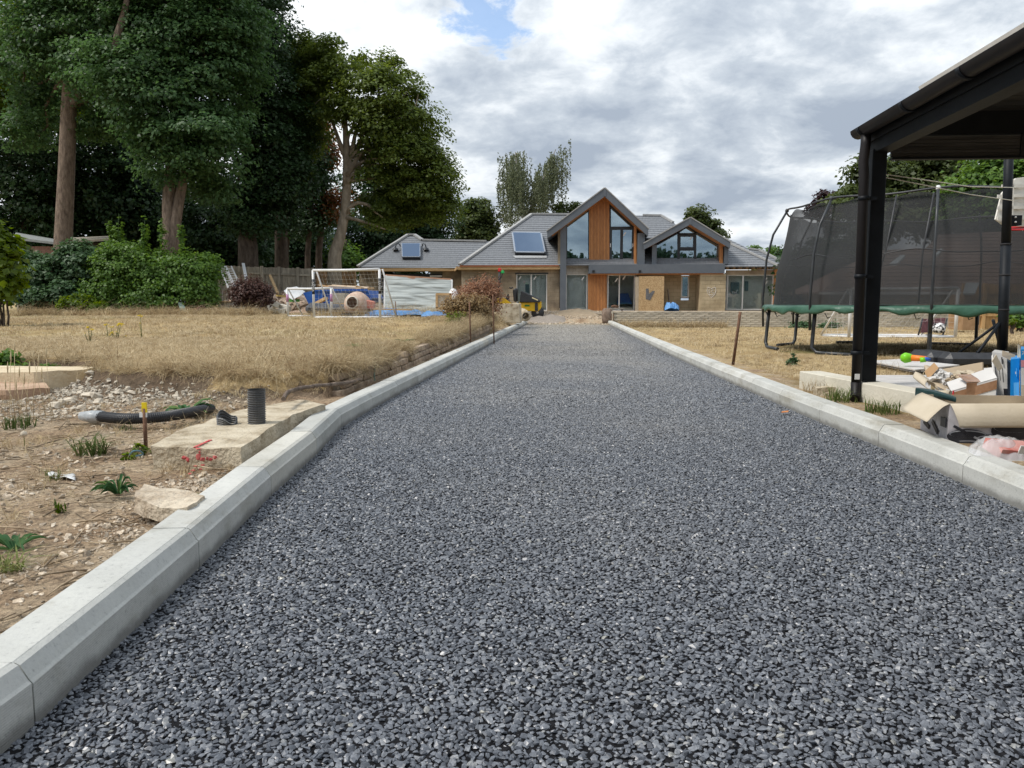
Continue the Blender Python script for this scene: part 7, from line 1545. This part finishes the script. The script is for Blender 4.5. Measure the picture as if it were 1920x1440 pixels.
for i, a_ in enumerate(angs):
    f_ = cyl(a_, TR+0.02, 0); zg = gz1(f_.x, f_.y)
    MB().tube([cyl(a_, TR-0.04, ZP-0.06), cyl(a_, TR-0.02, ZP-0.3), cyl(a_, TR+0.0, zg+0.10), cyl(a_+0.03, TR-0.02, zg+0.03), cyl(a_+0.08, TR-0.03, zg+0.025), cyl(a_+0.30, TR-0.05, zg+0.025)], 0.028, 10).build('leg', msteel, tr)
    MB().tube([cyl(a_, TR+0.05, ZP-0.35), cyl(a_, TR+0.07, ZP+0.1), cyl(a_, TR+0.03, ZP+0.75), cyl(a_, TR-0.06, ZP+1.15), cyl(a_, TR-0.26, 2.30)], 0.018, 10).build('net_pole', msteel, tr); MB().lathe(cyl(a_, TR-0.26, 2.29), [(0.028, 0), (0.032, 0.02), (0.02, 0.05), (0, 0.055)], 10).build('pole_cap', mpaint if i == 0 else msteel, tr)
MB().tube([cyl(a_, TR-0.26, 2.295+0.02*math.sin(a_*nl)) for a_ in np.linspace(0, 2*math.pi, 73)], 0.015, 8).build('top_ring', mblk, tr)
mnet = veil_mat('net_weave', (0.024, 0.026, 0.028), 0.75)
def netf(u_, v_):
    a_ = u_*2*math.pi; r_ = (TR-0.10)-0.22*max(0, v_-0.35)/0.65 - 0.05*math.sin(math.pi*v_)*(0.5+0.5*math.cos(a_*nl)); return cyl(a_, r_, ZP+0.01+v_*(2.27-ZP)-0.05*math.sin(a_*nl)**2*v_)
MB().grid(netf, 144, 12).build('safety_net', mnet, tr, fixn=False)
for v_ in (0.50,): MB().tube([netf(k/120, v_)+Vector((0, 0, -0.06*math.sin(k/120*math.pi*nl)**2)) for k in range(121)], 0.008, 5).build('net_strap', mblk, tr)
for da in (-0.28, -0.08): a_ = angs[0]+da; MB().tube([cyl(a_+0.06, TR-0.24, 2.25), cyl(a_+0.02, TR-0.2, 1.5), cyl(a_-0.05*(1 if da < -0.1 else -0.3), TR-0.12, ZP+0.03)], 0.012, 6).build('net_zip', mblk, tr)
for i in range(26): a_ = i*2*math.pi/26+0.1; MB().tube([cyl(a_, TR+0.03, ZP-0.1), cyl(a_+0.01, TR, ZP-0.17), cyl(a_+0.03, TR-0.02, ZP-0.15)], 0.006, 5).build('pad_tie', mblk, tr)

# ---- right goal
a = P(1592, 630, 19.0); a.z = gz1(a.x, 19)+0.02; b_ = P(1791, 633, 18.7); b_.z = gz1(b_.x, 18.7)+0.02
goal('football_goal', 'wide white goal with net standing behind the trampoline', a, b_, (-0.35, 0.95, 0), P(1700, 542, 18.9).z-a.z, 0.04, 0.13, 0.1)
# sports ball and kit behind it
t_ = thing('folding_chair', 'dark folded garden chair leaning in the right goal', 'chair', foot(1730, 19.4)); Yc = 19.3
for x0, x1 in ((1722, 1730), (1768, 1776)): MB().tube([P(x0, 628, Yc), P(x1, 597, Yc+0.2)], 0.02, 6).build('leg', mblk, t_)
MB().slab([P(1733, 598, Yc+0.1), P(1773, 596, Yc+0.2), P(1769, 622, Yc), P(1727, 624, Yc)], (0, 0.05, 0)).build('seat', mat('dark_red_fabric', (0.07, 0.03, 0.035), (0.16, 0.07, 0.08), 9, 0.9), t_)
t_ = thing('ball_bag', 'black and white football bag in the right goal', 'bag', foot(1758, 18.9)); MB().lathe(P(1760, 625, 18.95), [(0.02, 0), (0.13, 0.02), (0.15, 0.12), (0.11, 0.22), (0.03, 0.25)], 12).build('body', mat('spotted_bag', (0.03, 0.03, 0.03), (0.75, 0.75, 0.75), 14, 0.7, contrast=(0.48, 0.52)), t_)

# ---- neighbouring house with brown roof beyond the wall
nb = thing('neighbour_house', 'neighbouring house with long brown tiled roof behind the trampoline', 'house', foot(1740, 36)); YN = 34.0; ZN = P(1700, 547, YN).z
mbt = mat('brown_tile', (0.19, 0.125, 0.10), (0.28, 0.195, 0.16), 6, 0.85, 0.3, 30, stretch=(3, 1, 1))
def rn(x, y): return RP(x, y, YN, ZN, 0.75)
tiled_plane([rn(1538, 547), rn(1985, 547), rn(1985, 430), rn(1760, 440), rn(1735, 466), rn(1648, 470)], 0.75, 0.28, 'roof_tiles', nb, mbt)
MB().box(P(1560, 547, YN).x, YN+0.3, -0.1, P(1985, 547, YN).x, YN+8, ZN+0.1).build('wall', mblock, nb)
A = rn(1538, 547); B = rn(1648, 470); C2 = rn(1760, 440); D2 = rn(1985, 430)
MB().slab([A, B, Vector((A.x, 2*B.y-A.y, A.z))], (0, 0, -0.08)).build('hip_end', mbt, nb); MB().slab([C2, D2, D2+Vector((0, 5, -3.7)), C2+Vector((0, 5, -3.7))], (0, 0, -0.08)).build('rear_roof', mbt, nb)
for q in ((1668, 499, 1690, 483), (1753, 482, 1764, 471)):
    x0, y0, x1, y1 = q; w = 14 if x0 < 1700 else 6
    MB().slab([rn(x0, y0)+Vector((0, 0, 0.12)), rn(x0+w, y0)+Vector((0, 0, 0.12)), rn(x1+w*0.55, y1)+Vector((0, 0, 0.12)), rn(x1-w*0.1, y1)+Vector((0, 0, 0.12))], (0, 0, -0.12)).build('roof_window', mat('pale_roof_window', (0.55, 0.60, 0.62), rough=0.15, spec=0.6), nb)
MB().box(P(1535, 550, YN).x, YN-0.1, ZN-0.12, P(1985, 550, YN).x, YN-0.02, ZN).build('gutter', mpaint, nb)
close_board('fence', 'new orange board fence right of the neighbour house', 1805, 1925, 27.5, lambda u_: 533, -0.1, (1806, 1846, 1886, 1922), mat('orange_fence', (0.40, 0.24, 0.10), (0.54, 0.35, 0.17), 4, 0.9, 0.3, 30, stretch=(3, 3, 0.6)))
t_ = thing('timber_hutch', 'small timber hutch with grey felt roof behind the net', 'hutch', foot(1830, 24)); Yh = 24
MB().box(P(1808, 560, Yh).x, Yh, 0, P(1840, 560, Yh).x, Yh+0.9, P(1820, 552, Yh).z).build('body', mat('hutch_board', (0.26, 0.16, 0.08), (0.36, 0.23, 0.13), 5), t_)
MB().slab([P(1805, 553, Yh-0.1), P(1828, 553, Yh-0.1), P(1836, 533, Yh+0.8), P(1811, 533, Yh+0.8)], (0, 0, 0.05)).build('roof', mat('felt_shingle', (0.24, 0.26, 0.265), (0.34, 0.36, 0.365), 16, 0.9), t_)
shrub('tall_hedge', 'tall dark hedge behind the net, left of the brown roof', [E_(1500, 520, 36, 60, 40), E_(1560, 500, 46, 70, 41), E_(1620, 470, 50, 50, 44), E_(1530, 560, 60, 30, 39)], 16000, 0.26, LF['deep'], 606, clump=0.9, per=90, shell=0.3)
shrub('yellow_weed', 'yellow shrub flowers low by the far wall at right', [E_(1898, 604, 9, 3, 22)], 160, 0.09, LF['yel'], 601, cat='weed', clump=0.1, per=10)
shrub('border_plants', 'green border plants before the garden wall at right', [E_(1818, 615, 26, 8, 28.6), E_(1850, 613, 20, 10, 28.6)], 1800, 0.11, LF['hedge'], 602, clump=0.25, per=20)
shrub('border_plants', 'grey green plants before the garden wall left of the goal', [E_(1505, 612, 24, 7, 28.9), E_(1552, 612, 18, 6, 28.9)], 1300, 0.10, LF['brambl'], 603, clump=0.25, per=20)
shrub('dark_laurel', 'dark laurel at the far right behind the fence end', [E_(1912, 600, 22, 12, 25), E_(1925, 585, 14, 14, 25.5)], 1500, 0.12, LF['hedge'], 604, clump=0.3, per=24)

# ---- ground clutter on the right
puff('small fir like weed on the lawn left of the carport post', [E_(1488, 668, 7, 14, 9.2), E_(1486, 678, 10, 8, 9.2)], 650, 0.03, LF['brambl'], 611, clump=0.035)
tuft('grass_tuft', 'lush green grass tuft against the foot of the downpipe', 1580, 748, 130, 0.13, 0.12, 0.006, mgreen, Y=5.75, seed=31, cat='grass tuft', lean=0.9)
tuft('grass_tuft', 'second green grass tuft along the low cream wall', 1655, 772, 110, 0.12, 0.11, 0.006, mgreen, Y=5.15, seed=32, cat='grass tuft', lean=0.9)
tuft('grass_tuft', 'dry arching tuft in front of the low wall end', 1535, 735, 60, 0.16, 0.12, 0.004, mhay, Y=6.3, seed=33, cat='grass tuft', lean=1.0)
tuft('grass_tuft', 'dry tuft growing behind the low wall under the carport', 1690, 700, 120, 0.14, 0.35, 0.005, mhay, Y=6.9, seed=34, cat='grass tuft', lean=0.8)
tuft('grass_tuft', 'pale wispy grass beside the post and white boards', 1665, 690, 70, 0.24, 0.25, 0.003, mhay, Y=7.6, seed=35, cat='grass tuft', lean=0.7)
mdeck = mat('white_decking', (0.48, 0.46, 0.44), (0.58, 0.56, 0.535), 5, 0.7, 0.1)
def decking(label, pts, th, grooves):
    c_ = sum(pts, Vector())/4; t_ = thing('deck_panel', label, 'panel', c_)
    for i in range(grooves):
        a_, b2 = i/grooves, (i+0.94)/grooves
        MB().slab([pts[0].lerp(pts[3], a_), pts[1].lerp(pts[2], a_), pts[1].lerp(pts[2], b2), pts[0].lerp(pts[3], b2)], (0, 0, -th)).build('deck_board', mdeck, t_)
    MB().slab([p-Vector((0, 0, th*0.4)) for p in pts], (0, 0, -th*0.55)).build('underside', mblk, t_)
decking('pale grooved deck panel lying in the grass behind the post', [G(1628, 676, 0.17), G(1716, 693, 0.17), G(1800, 684, 0.17), G(1690, 673, 0.17)], 0.03, 8)
decking('stack of pale boards inside the low wall beside the post', [G(1630, 718, 0.22), G(1745, 728, 0.22), G(1745, 703, 0.22), G(1630, 703, 0.22)], 0.05, 6)
decking('white panel lying between the boxes and the black tank', [G(1835, 724, 0.2), G(1870, 724, 0.2), G(1866, 688, 0.2), G(1838, 690, 0.2)], 0.04, 3)
tg = P(1700, 671, 8.2); t_ = thing('toy_blaster', 'green and orange toy water gun on the lawn before the black tank', 'toy', tg)
mg_, mo_ = mat('lime_plastic', (0.18, 0.55, 0.02), rough=0.35), mat('orange_plastic', (0.75, 0.20, 0.02), rough=0.35)
MB().lathe(P(1690, 671, 8.2), [(0, 0), (0.035, 0.005), (0.055, 0.04), (0.045, 0.09), (0.03, 0.12), (0, 0.12)], 14, (1, 0.1, 0)).build('tank', mg_, t_)
MB().tube([P(1704, 671, 8.2), P(1725, 672, 8.15), P(1738, 672, 8.1)], [0.035, 0.03, 0.022], 10).build('barrel', mo_, t_); MB().tube([P(1733, 673, 8.1), P(1744, 674, 8.1)], [0.024, 0.015], 10).build('nozzle', mat('blue_plastic', (0.03, 0.12, 0.5), rough=0.35), t_); MB().tube([P(1725, 675, 8.12), P(1736, 674, 8.1)], [0.026, 0.026], 8).build('trigger_guard', mg_, t_)

# ---- boxes and packaging in the right foreground
mcard = mat('cardboard', (0.42, 0.335, 0.235), (0.50, 0.41, 0.30), 4, 0.85, 0.1, 60)
mcardl = mat('pale_cardboard', (0.50, 0.43, 0.32), (0.57, 0.50, 0.39), 4, 0.85, 0.1, 60)
mwcard = mat('white_card', (0.56, 0.55, 0.535), (0.66, 0.65, 0.635), 5, 0.6)
mprint = mat('grey_print', (0.40, 0.38, 0.40), (0.62, 0.60, 0.62), 5, 0.5, contrast=(0.42, 0.6))
mpan = mat('pan_print', (0.016, 0.017, 0.022), (0.045, 0.047, 0.055), 8, 0.35)
mpans = mat('pan_highlight_print', (0.22, 0.225, 0.25), (0.42, 0.43, 0.45), 14, 0.4)
def curl(name, a_, b2, out, m, parent, n=10, th=0.003):
    """a bent flap: from edge a-b bending along the list of offsets out"""
    a_, b2 = Vector(a_), Vector(b2); out = [Vector(o_) for o_ in out]
    def fn(u_, v_):
        k = v_*(len(out)-1); i = min(int(k), len(out)-2); o_ = out[i].lerp(out[i+1], k-i); return a_.lerp(b2, u_)+o_
    return MB().grid(fn, 6, n).build(name, m, parent, solid=th, fixn=False)
# cookware carton, nearest
C0 = P(1779, 800, 4.12); bx = thing('cookware_carton', 'open cookware carton printed with black pans in front, flaps folded out', 'carton', (C0.x+0.4, 4.4, 0.08))
z1 = P(1779, 757, 4.12).z; zb = 0.07; fx = C0.x; fyb = 4.12; dx = Vector((1.0, -0.10, 0)).normalized()
F0, F1 = Vector((fx, fyb, 0)), Vector((fx, fyb, 0))+dx*0.75; B0 = F0+Vector((0.045, 0.42, 0)); B1 = F1+Vector((0.10, 0.44, 0))
def wallq(a_, b2, m, nm, zt=z1): MB().slab([a_+Vector((0, 0, zb)), b2+Vector((0, 0, zb)), b2+Vector((0, 0, zt)), a_+Vector((0, 0, zt))], (b2-a_).cross(Vector((0, 0, 1))).normalized()*-0.005).build(nm, m, bx)
wallq(F0, F1, mprint, 'front_face'); wallq(B0, F0, mprint, 'side_face'); wallq(B1, B0, mcard, 'back_face'); wallq(F1, B1, mcard, 'side_face')
MB().slab([F0+Vector((0, 0, zb)), F1+Vector((0, 0, zb)), B1+Vector((0, 0, zb)), B0+Vector((0, 0, zb))], (0, 0, 0.004)).build('bottom_face', mcard, bx)
curl('front_flap', F0+Vector((0.0, 0, z1)), F1+Vector((0, 0, z1+0.02)), [(0, 0, 0), (0.004, -0.024, -0.022), (0.012, -0.040, -0.055), (0.025, -0.045, -0.09), (0.034, -0.040, -0.118)], mcardl, bx)
curl('side_flap', B0+Vector((0, 0, z1+0.01)), F0+Vector((0, 0, z1)), [(0, 0, 0), (-0.03, 0.0, -0.014), (-0.062, -0.012, -0.036), (-0.098, -0.03, -0.062), (-0.135, -0.05, -0.090)], mcardl, bx)
nrm = (F1-F0).cross(Vector((0, 0, 1))).normalized(); nrm = nrm if nrm.y < 0 else -nrm
def onf(s_, z, lift=0.002): return F0+dx*s_+nrm*(0.006+lift)+Vector((0, 0, z))
def disc(s_, z, rs, rz_, m, nm, lift=0.002, a0=0, a1=6.2832, n=22):
    pts = [onf(s_+rs*math.cos(a_), z+rz_*math.sin(a_), lift) for a_ in np.linspace(a0, a1, n)]; mb = MB(); mb.add(pts, [tuple(range(len(pts)))]); mb.build(nm, m, bx, fixn=False)
for s_, z, rs, rz_, lf in ((0.09, 0.135, 0.10, 0.040, 1), (0.20, 0.115, 0.075, 0.035, 2), (0.30, 0.17, 0.10, 0.05, 1), (0.47, 0.15, 0.08, 0.06, 2), (0.10, 0.09, 0.09, 0.03, 2), (0.62, 0.14, 0.1, 0.05, 1)):
    disc(s_, z, rs, rz_, mpan, 'pan_picture', 0.001*lf); disc(s_, z+rz_*0.35, rs*0.9, rz_*0.5, mpans, 'pan_picture', 0.001*lf+0.0006)
    disc(s_, z+rz_*0.28, rs*0.84, rz_*0.42, mpan, 'pan_picture', 0.001*lf+0.0011)
for (s0, za), (s1, zb2), w in (((0.02, 0.19), (0.12, 0.135), 0.014), ((0.0, 0.125), (0.10, 0.085), 0.012), ((0.47, 0.22), (0.47, 0.25), 0.02)):
    MB().beam(onf(s0, za, 0.003), onf(s1, zb2, 0.003), w, 0.002, nrm).build('pan_picture', mpan, bx); MB().beam(onf(s1, zb2, 0.0035), onf(s1+0.025, zb2-0.012, 0.0035), w*0.8, 0.002, nrm).build('pan_picture', mpans, bx)
ns = (F0-B0).cross(Vector((0, 0, 1))).normalized(); ns = ns if ns.x < 0 else -ns
def ons(s_, z, l=0.008): return F0.lerp(B0, s_)+ns*l+Vector((0, 0, z))
for s_, z, q, dz in ((0.30, 0.13, 0.22, 0.05), (0.62, 0.14, 0.2, 0.02), (0.75, 0.17, 0.12, 0.03)): MB().beam(ons(s_, z), ons(s_+q, z+dz), 0.024, 0.003, ns).build('pan_picture', mpan, bx)
MB().beam(ons(0.05, 0.2), ons(0.22, 0.2), 0.05, 0.003, ns).build('pan_picture', mpan, bx)
# dark green plastic tray on the flap
a_, b2 = P(1717, 737, 4.75), P(1792, 750, 4.35)
def shell(u_, v_):
    c_ = a_.lerp(b2, u_); w = 0.055*math.sin(math.pi*min(1, u_*0.92+0.06))**0.6; an = v_*2*math.pi; return c_+Vector((0.25*w*math.cos(an)+0, w*math.cos(an), 0.030*math.sin(an)*(1.1-0.6*u_)+0.012*math.sin(u_*3)))
MB().grid(shell, 22, 12).build('plastic_moulding', mat('dark_green_plastic', (0.012, 0.035, 0.035), (0.02, 0.05, 0.05), 8, 0.3, 0.1), None, origin=a_.lerp(b2, 0.5), label='dark green pointed plastic moulding resting on the carton flap', cat='plastic piece', fixn=False)
# white taped carton behind
wb = thing('white_carton', 'white carton bound with brown tape behind the cookware carton', 'carton', (2.9, 5.0, 0.08)); Yw = 4.75
W0, W1 = P(1782, 760, Yw), P(1866, 760, Yw-0.1); zt0, zt1 = P(1782, 733, Yw).z, P(1866, 705, Yw).z
Wd = Vector((0.10, 0.42, 0))
q4 = [Vector((W0.x, W0.y, 0.06)), Vector((W1.x, W1.y, 0.06)), Vector((W1.x, W1.y, zt1)), Vector((W0.x, W0.y, zt0))]
MB().slab(q4, Vector((0, 0.006, 0))).build('front_face', mwcard, wb)
MB().slab([q4[3], q4[2], q4[2]+Wd*0.3+Vector((0, 0, 0.05)), q4[3]+Wd*0.3+Vector((0, 0, 0.04))], (0, 0, -0.006)).build('top_flap', mwcard, wb)
MB().slab([q4[0]+Wd, q4[0], q4[3], q4[3]+Wd], Vector((0.006, 0, 0))).build('side_face', mwcard, wb)
mtape = mat('brown_tape', (0.24, 0.125, 0.065), (0.38, 0.22, 0.13), 14, 0.22, 0.4, 20, spec=0.6)
MB().slab([p+Vector((0, -0.004, 0)) for p in (q4[3].lerp(q4[0], 0.05), q4[2].lerp(q4[1], 0.04), q4[2].lerp(q4[1], 0.20), q4[3].lerp(q4[0], 0.28))], Vector((0, 0.003, 0))).build('tape', mtape, wb)
tm = q4[3].lerp(q4[2], 0.50); MB().slab([tm+Vector((-0.045, -0.007, 0.01)), tm+Vector((0.045, -0.007, 0.015)), tm+Vector((0.04, -0.007, -0.19)), tm+Vector((-0.04, -0.007, -0.19))], Vector((0, 0.002, 0))).build('tape', mtape, wb)
MB().slab([tm+Vector((-0.045, -0.008, 0.012)), tm+Vector((0.045, -0.008, 0.016)), tm+Vector((0.03, 0.10, 0.05)), tm+Vector((-0.05, 0.10, 0.046))], (0, 0, 0.002)).build('tape', mtape, wb)
MB().slab([p+Vector((0, -0.006, 0)) for p in (q4[3].lerp(q4[2], 0.02), q4[3].lerp(q4[2], 0.05), q4[3].lerp(q4[2], 0.05)-Vector((0, 0, 0.04)), q4[3].lerp(q4[2], 0.02)-Vector((0, 0, 0.04)))], Vector((0, 0.002, 0))).build('red_label', mat('red_label', (0.55, 0.03, 0.05)), wb)
# brown back flap board and crumpled packing
MB().slab([P(1736, 697, 5.25), P(1842, 679, 5.15), P(1843, 706, 5.1), P(1760, 716, 5.2)], Vector((0.01, 0.006, 0))).build('back_flap', mcard, wb)
curl('side_flap', P(1733, 688, 5.3), P(1742, 724, 5.0), [(0, 0, 0), (-0.02, -0.05, 0.02), (0.02, -0.12, 0.0), (0.06, -0.16, -0.03)], mcard, wb)
def crumple(label, px, py, Y, r_, m, seed, sq=0.6, name='packing_paper'):
    c_ = P(px, py, Y); mb = MB()
    def fn(u_, v_):
        a2, b3 = u_*2*math.pi, (v_-0.5)*math.pi; d = Vector((math.cos(a2)*math.cos(b3), math.sin(a2)*math.cos(b3), math.sin(b3)*sq)); return c_+d*r_*(0.75+0.7*mnoise.noise(d*2.3+Vector((seed, 0, 0)))+0.25*mnoise.noise(d*7+Vector((0, seed, 0))))
    mb.grid(fn, 22, 12, smooth=False); return mb.build(name, m, None, origin=c_, label=label, cat='packing', fixn=False)
crumple('crumpled white packing paper in the white carton', 1762, 708, 5.0, 0.085, mwcard, 3)
crumple('tan packing paper bulging beside the white paper', 1787, 712, 4.95, 0.06, mcard, 5)
crumple('pale card scrap in the middle of the white carton', 1812, 703, 5.0, 0.075, mcardl, 8, 0.45)
MB().slab([P(1734, 698, 5.05), P(1752, 681, 5.05), P(1760, 690, 5.0), P(1741, 711, 5.0)], Vector((0, 0.005, 0.004))).build('card_piece', mat('brown_card', (0.36, 0.22, 0.11), (0.44, 0.28, 0.15), 5), None, label='small orange brown card piece sticking out of the packing', cat='card')
curl('card_roll', P(1722, 716, 4.95), P(1745, 733, 4.8), [(0, 0, 0), (-0.03, 0.02, 0.03), (0, 0.05, 0.06), (0.05, 0.06, 0.04), (0.06, 0.03, 0.0)], mcardl, wb)
MB().tube([P(1757, 737, 4.66), P(1782, 738, 4.6)], [0.016, 0.02], 10).build('card_tube', mcardl, None, label='short pale card tube end beside the red label', cat='tube')
# tall thin cartons leaning
def slabbox(name, label, pts, th, m, prints=(), cat='carton'):
    c_ = sum(pts, Vector())/4; t_ = thing(name, label, cat, c_); low_ = [p.copy() for p in pts]; low_[0].z = low_[1].z = 0.09; MB().slab(low_, Vector(th)).build('body', m, t_)
    for x0, y0, x1, y1, pm in prints:
        q = [pts[3].lerp(pts[2], x).lerp(pts[0].lerp(pts[1], x), y)+Vector((0, -0.003, 0)) for x, y in ((x0, y0), (x1, y0), (x1, y1), (x0, y1))]
        MB().slab(q, Vector((0, 0.001, 0))).build('print', pm, t_)
    return t_
Yt = 4.7
slabbox('tall_carton', 'tall grey printed carton leaning beside the blue box', [P(1872, 758, Yt), P(1893, 758, Yt), P(1888, 664, Yt+0.25), P(1860, 660, Yt+0.25)], (0.15, 0.25, 0), mat('grey_card', (0.52, 0.51, 0.49), (0.66, 0.65, 0.63), 9, 0.7), ((0.58, 0.08, 0.66, 0.22, mblk), (0.35, 0.30, 0.40, 0.55, mblk), (0.58, 0.30, 0.64, 0.58, mblk), (0.55, 0.70, 0.92, 0.97, mpan)))
MB().slab([P(1864, 758, Yt-0.02), P(1872, 758, Yt-0.02), P(1862, 664, Yt+0.24), P(1859, 668, Yt+0.24)], Vector((0.11, 0.2, 0))).build('carton_panel', mwcard, None, label='white carton panel edge left of the tall grey carton', cat='carton')
MB().slab([P(1860, 678, Yt), P(1868, 665, Yt), P(1881, 690, Yt), P(1872, 696, Yt)], Vector((0, 0.004, 0.003))).build('card_flap', mcardl, None, label='tan card flap hanging over the tall grey carton', cat='card')
MB().slab([P(1880, 658, Yt+0.2), P(1904, 666, Yt+0.2), P(1899, 678, Yt+0.15), P(1879, 668, Yt+0.15)], Vector((0, 0.004, 0.003))).build('card_flap', mcard, None, label='brown card flap sticking up behind the tall grey carton', cat='card')
mbluec = mat('blue_card', (0.012, 0.24, 0.62), (0.02, 0.30, 0.70), 5, 0.4); mlblue = mat('light_blue_card', (0.10, 0.42, 0.75), (0.14, 0.47, 0.8), 5, 0.4)
t_ = slabbox('blue_carton', 'narrow bright blue carton with small white labels', [P(1897, 752, Yt-0.05), P(1913, 752, Yt-0.05), P(1912, 672, Yt), P(1895, 674, Yt)], (0.17, 0.30, 0), mbluec, ((0.25, 0.56, 0.85, 0.97, mlblue), (0.3, 0.86, 0.75, 0.98, mwcard), (0.42, 0.89, 0.62, 0.93, mat('red_print', (0.5, 0.03, 0.04))), (0.45, 0.30, 0.55, 0.36, mwcard), (0.55, 0.22, 0.63, 0.42, mlblue)))
MB().slab([P(1889, 752, Yt), P(1896, 752, Yt), P(1894, 680, Yt+0.05), P(1889, 676, Yt+0.05)], Vector((0.12, 0.2, 0))).build('dark_carton_side', mblk, None, label='black carton side between the grey and blue cartons', cat='carton')
t_ = slabbox('blue_carton', 'blue and white carton cut by the right frame edge', [P(1914, 756, Yt-0.1), P(1975, 756, Yt-0.1), P(1975, 655, Yt-0.05), P(1914, 655, Yt-0.05)], (0.17, 0.3, 0), mbluec, ((0.0, 0.34, 1, 0.66, mwcard), (0.0, 0.66, 1, 1.0, mcardl), (0.0, 0.2, 0.3, 0.33, mat('pink_print', (0.55, 0.25, 0.28))), ))
letters('7', P(1918.5, 662, Yt-0.115), 0.03, (R(90), 0, 0), mwcard, t_)
MB().slab([P(1908, 672, Yt+0.1), P(1914, 672, Yt+0.1), P(1913, 648, Yt+0.15), P(1909, 645, Yt+0.15)], Vector((0, 0.004, 0))).build('card_flap', mcardl, None, label='cream card flap standing between the two blue cartons', cat='card')
# clear plastic bag over the carton's front
mclear = bpy.data.materials.new('clear_film'); mclear.use_nodes = True; t = mclear.node_tree; b = t.nodes['Principled BSDF']; b.inputs['Base Color'].default_value = (0.85, 0.86, 0.88, 1); b.inputs['Roughness'].default_value = 0.12; b.inputs['Specular IOR Level'].default_value = 0.6
tr_ = N(t, 'ShaderNodeBsdfTransparent'); mxx = N(t, 'ShaderNodeMixShader'); mxx.inputs[0].default_value = 0.42; L(t, tr_.outputs[0], mxx.inputs[1]); L(t, b.outputs[0], mxx.inputs[2]); L(t, mxx.outputs[0], t.nodes['Material Output'].inputs[0])
def film(u_, v_):
    p = P(1812+118*u_, 868-10*v_, 3.62+0.34*v_); e = math.sin(math.pi*u_)**0.5*math.sin(math.pi*v_)**0.6
    return Vector((p.x, p.y, 0.10+0.12*e*(0.75+0.45*mnoise.noise(Vector((u_*4, v_*3, 2))))+0.010*mnoise.noise(Vector((u_*14, v_*10, 5)))))
pb_ = MB().grid(film, 34, 20).build('plastic_bag', mclear, None, origin=film(0.5, 0.5), label='clear plastic bag with red and white packet inside, behind the kerb', cat='bag', fixn=False)
p = P(1895, 858, 3.72); MB().cbox((p.x, p.y, 0.14), (0.20, 0.12, 0.05), (0.3, 0.1, 0.2)).build('red_packet', mat('faded_red_print', (0.50, 0.14, 0.11), (0.68, 0.40, 0.36), 8, 0.5), pb_)
MB().cbox((p.x+0.02, p.y-0.065, 0.15), (0.05, 0.006, 0.045), (0.3, 0.1, 0.2)).build('white_label', mwcard, pb_)
g_ = G(1546, 744, 0.1); rough_block([g_+Vector((-0.06, 0, 0.07)), g_+Vector((0.1, -0.02, 0.075)), g_+Vector((0.12, 0.12, 0.07)), g_+Vector((-0.04, 0.13, 0.07))], 0.1, mconc, 'stone', 'mossy grey stone half hidden in the grass by the low wall', 'stone', 44, 0.012, 2)
g_ = G(1465, 774, 0.012); MB().slab([g_, g_+Vector((0.05, 0.0, 0.004)), g_+Vector((0.06, 0.025, 0.012)), g_+Vector((0.01, 0.02, 0.006))], (0, 0, 0.003)).build('fallen_leaf', mat('orange_leaf', (0.45, 0.16, 0.05), (0.55, 0.24, 0.09), 20), None, label='single orange dead leaf lying on the asphalt at right', cat='leaf')
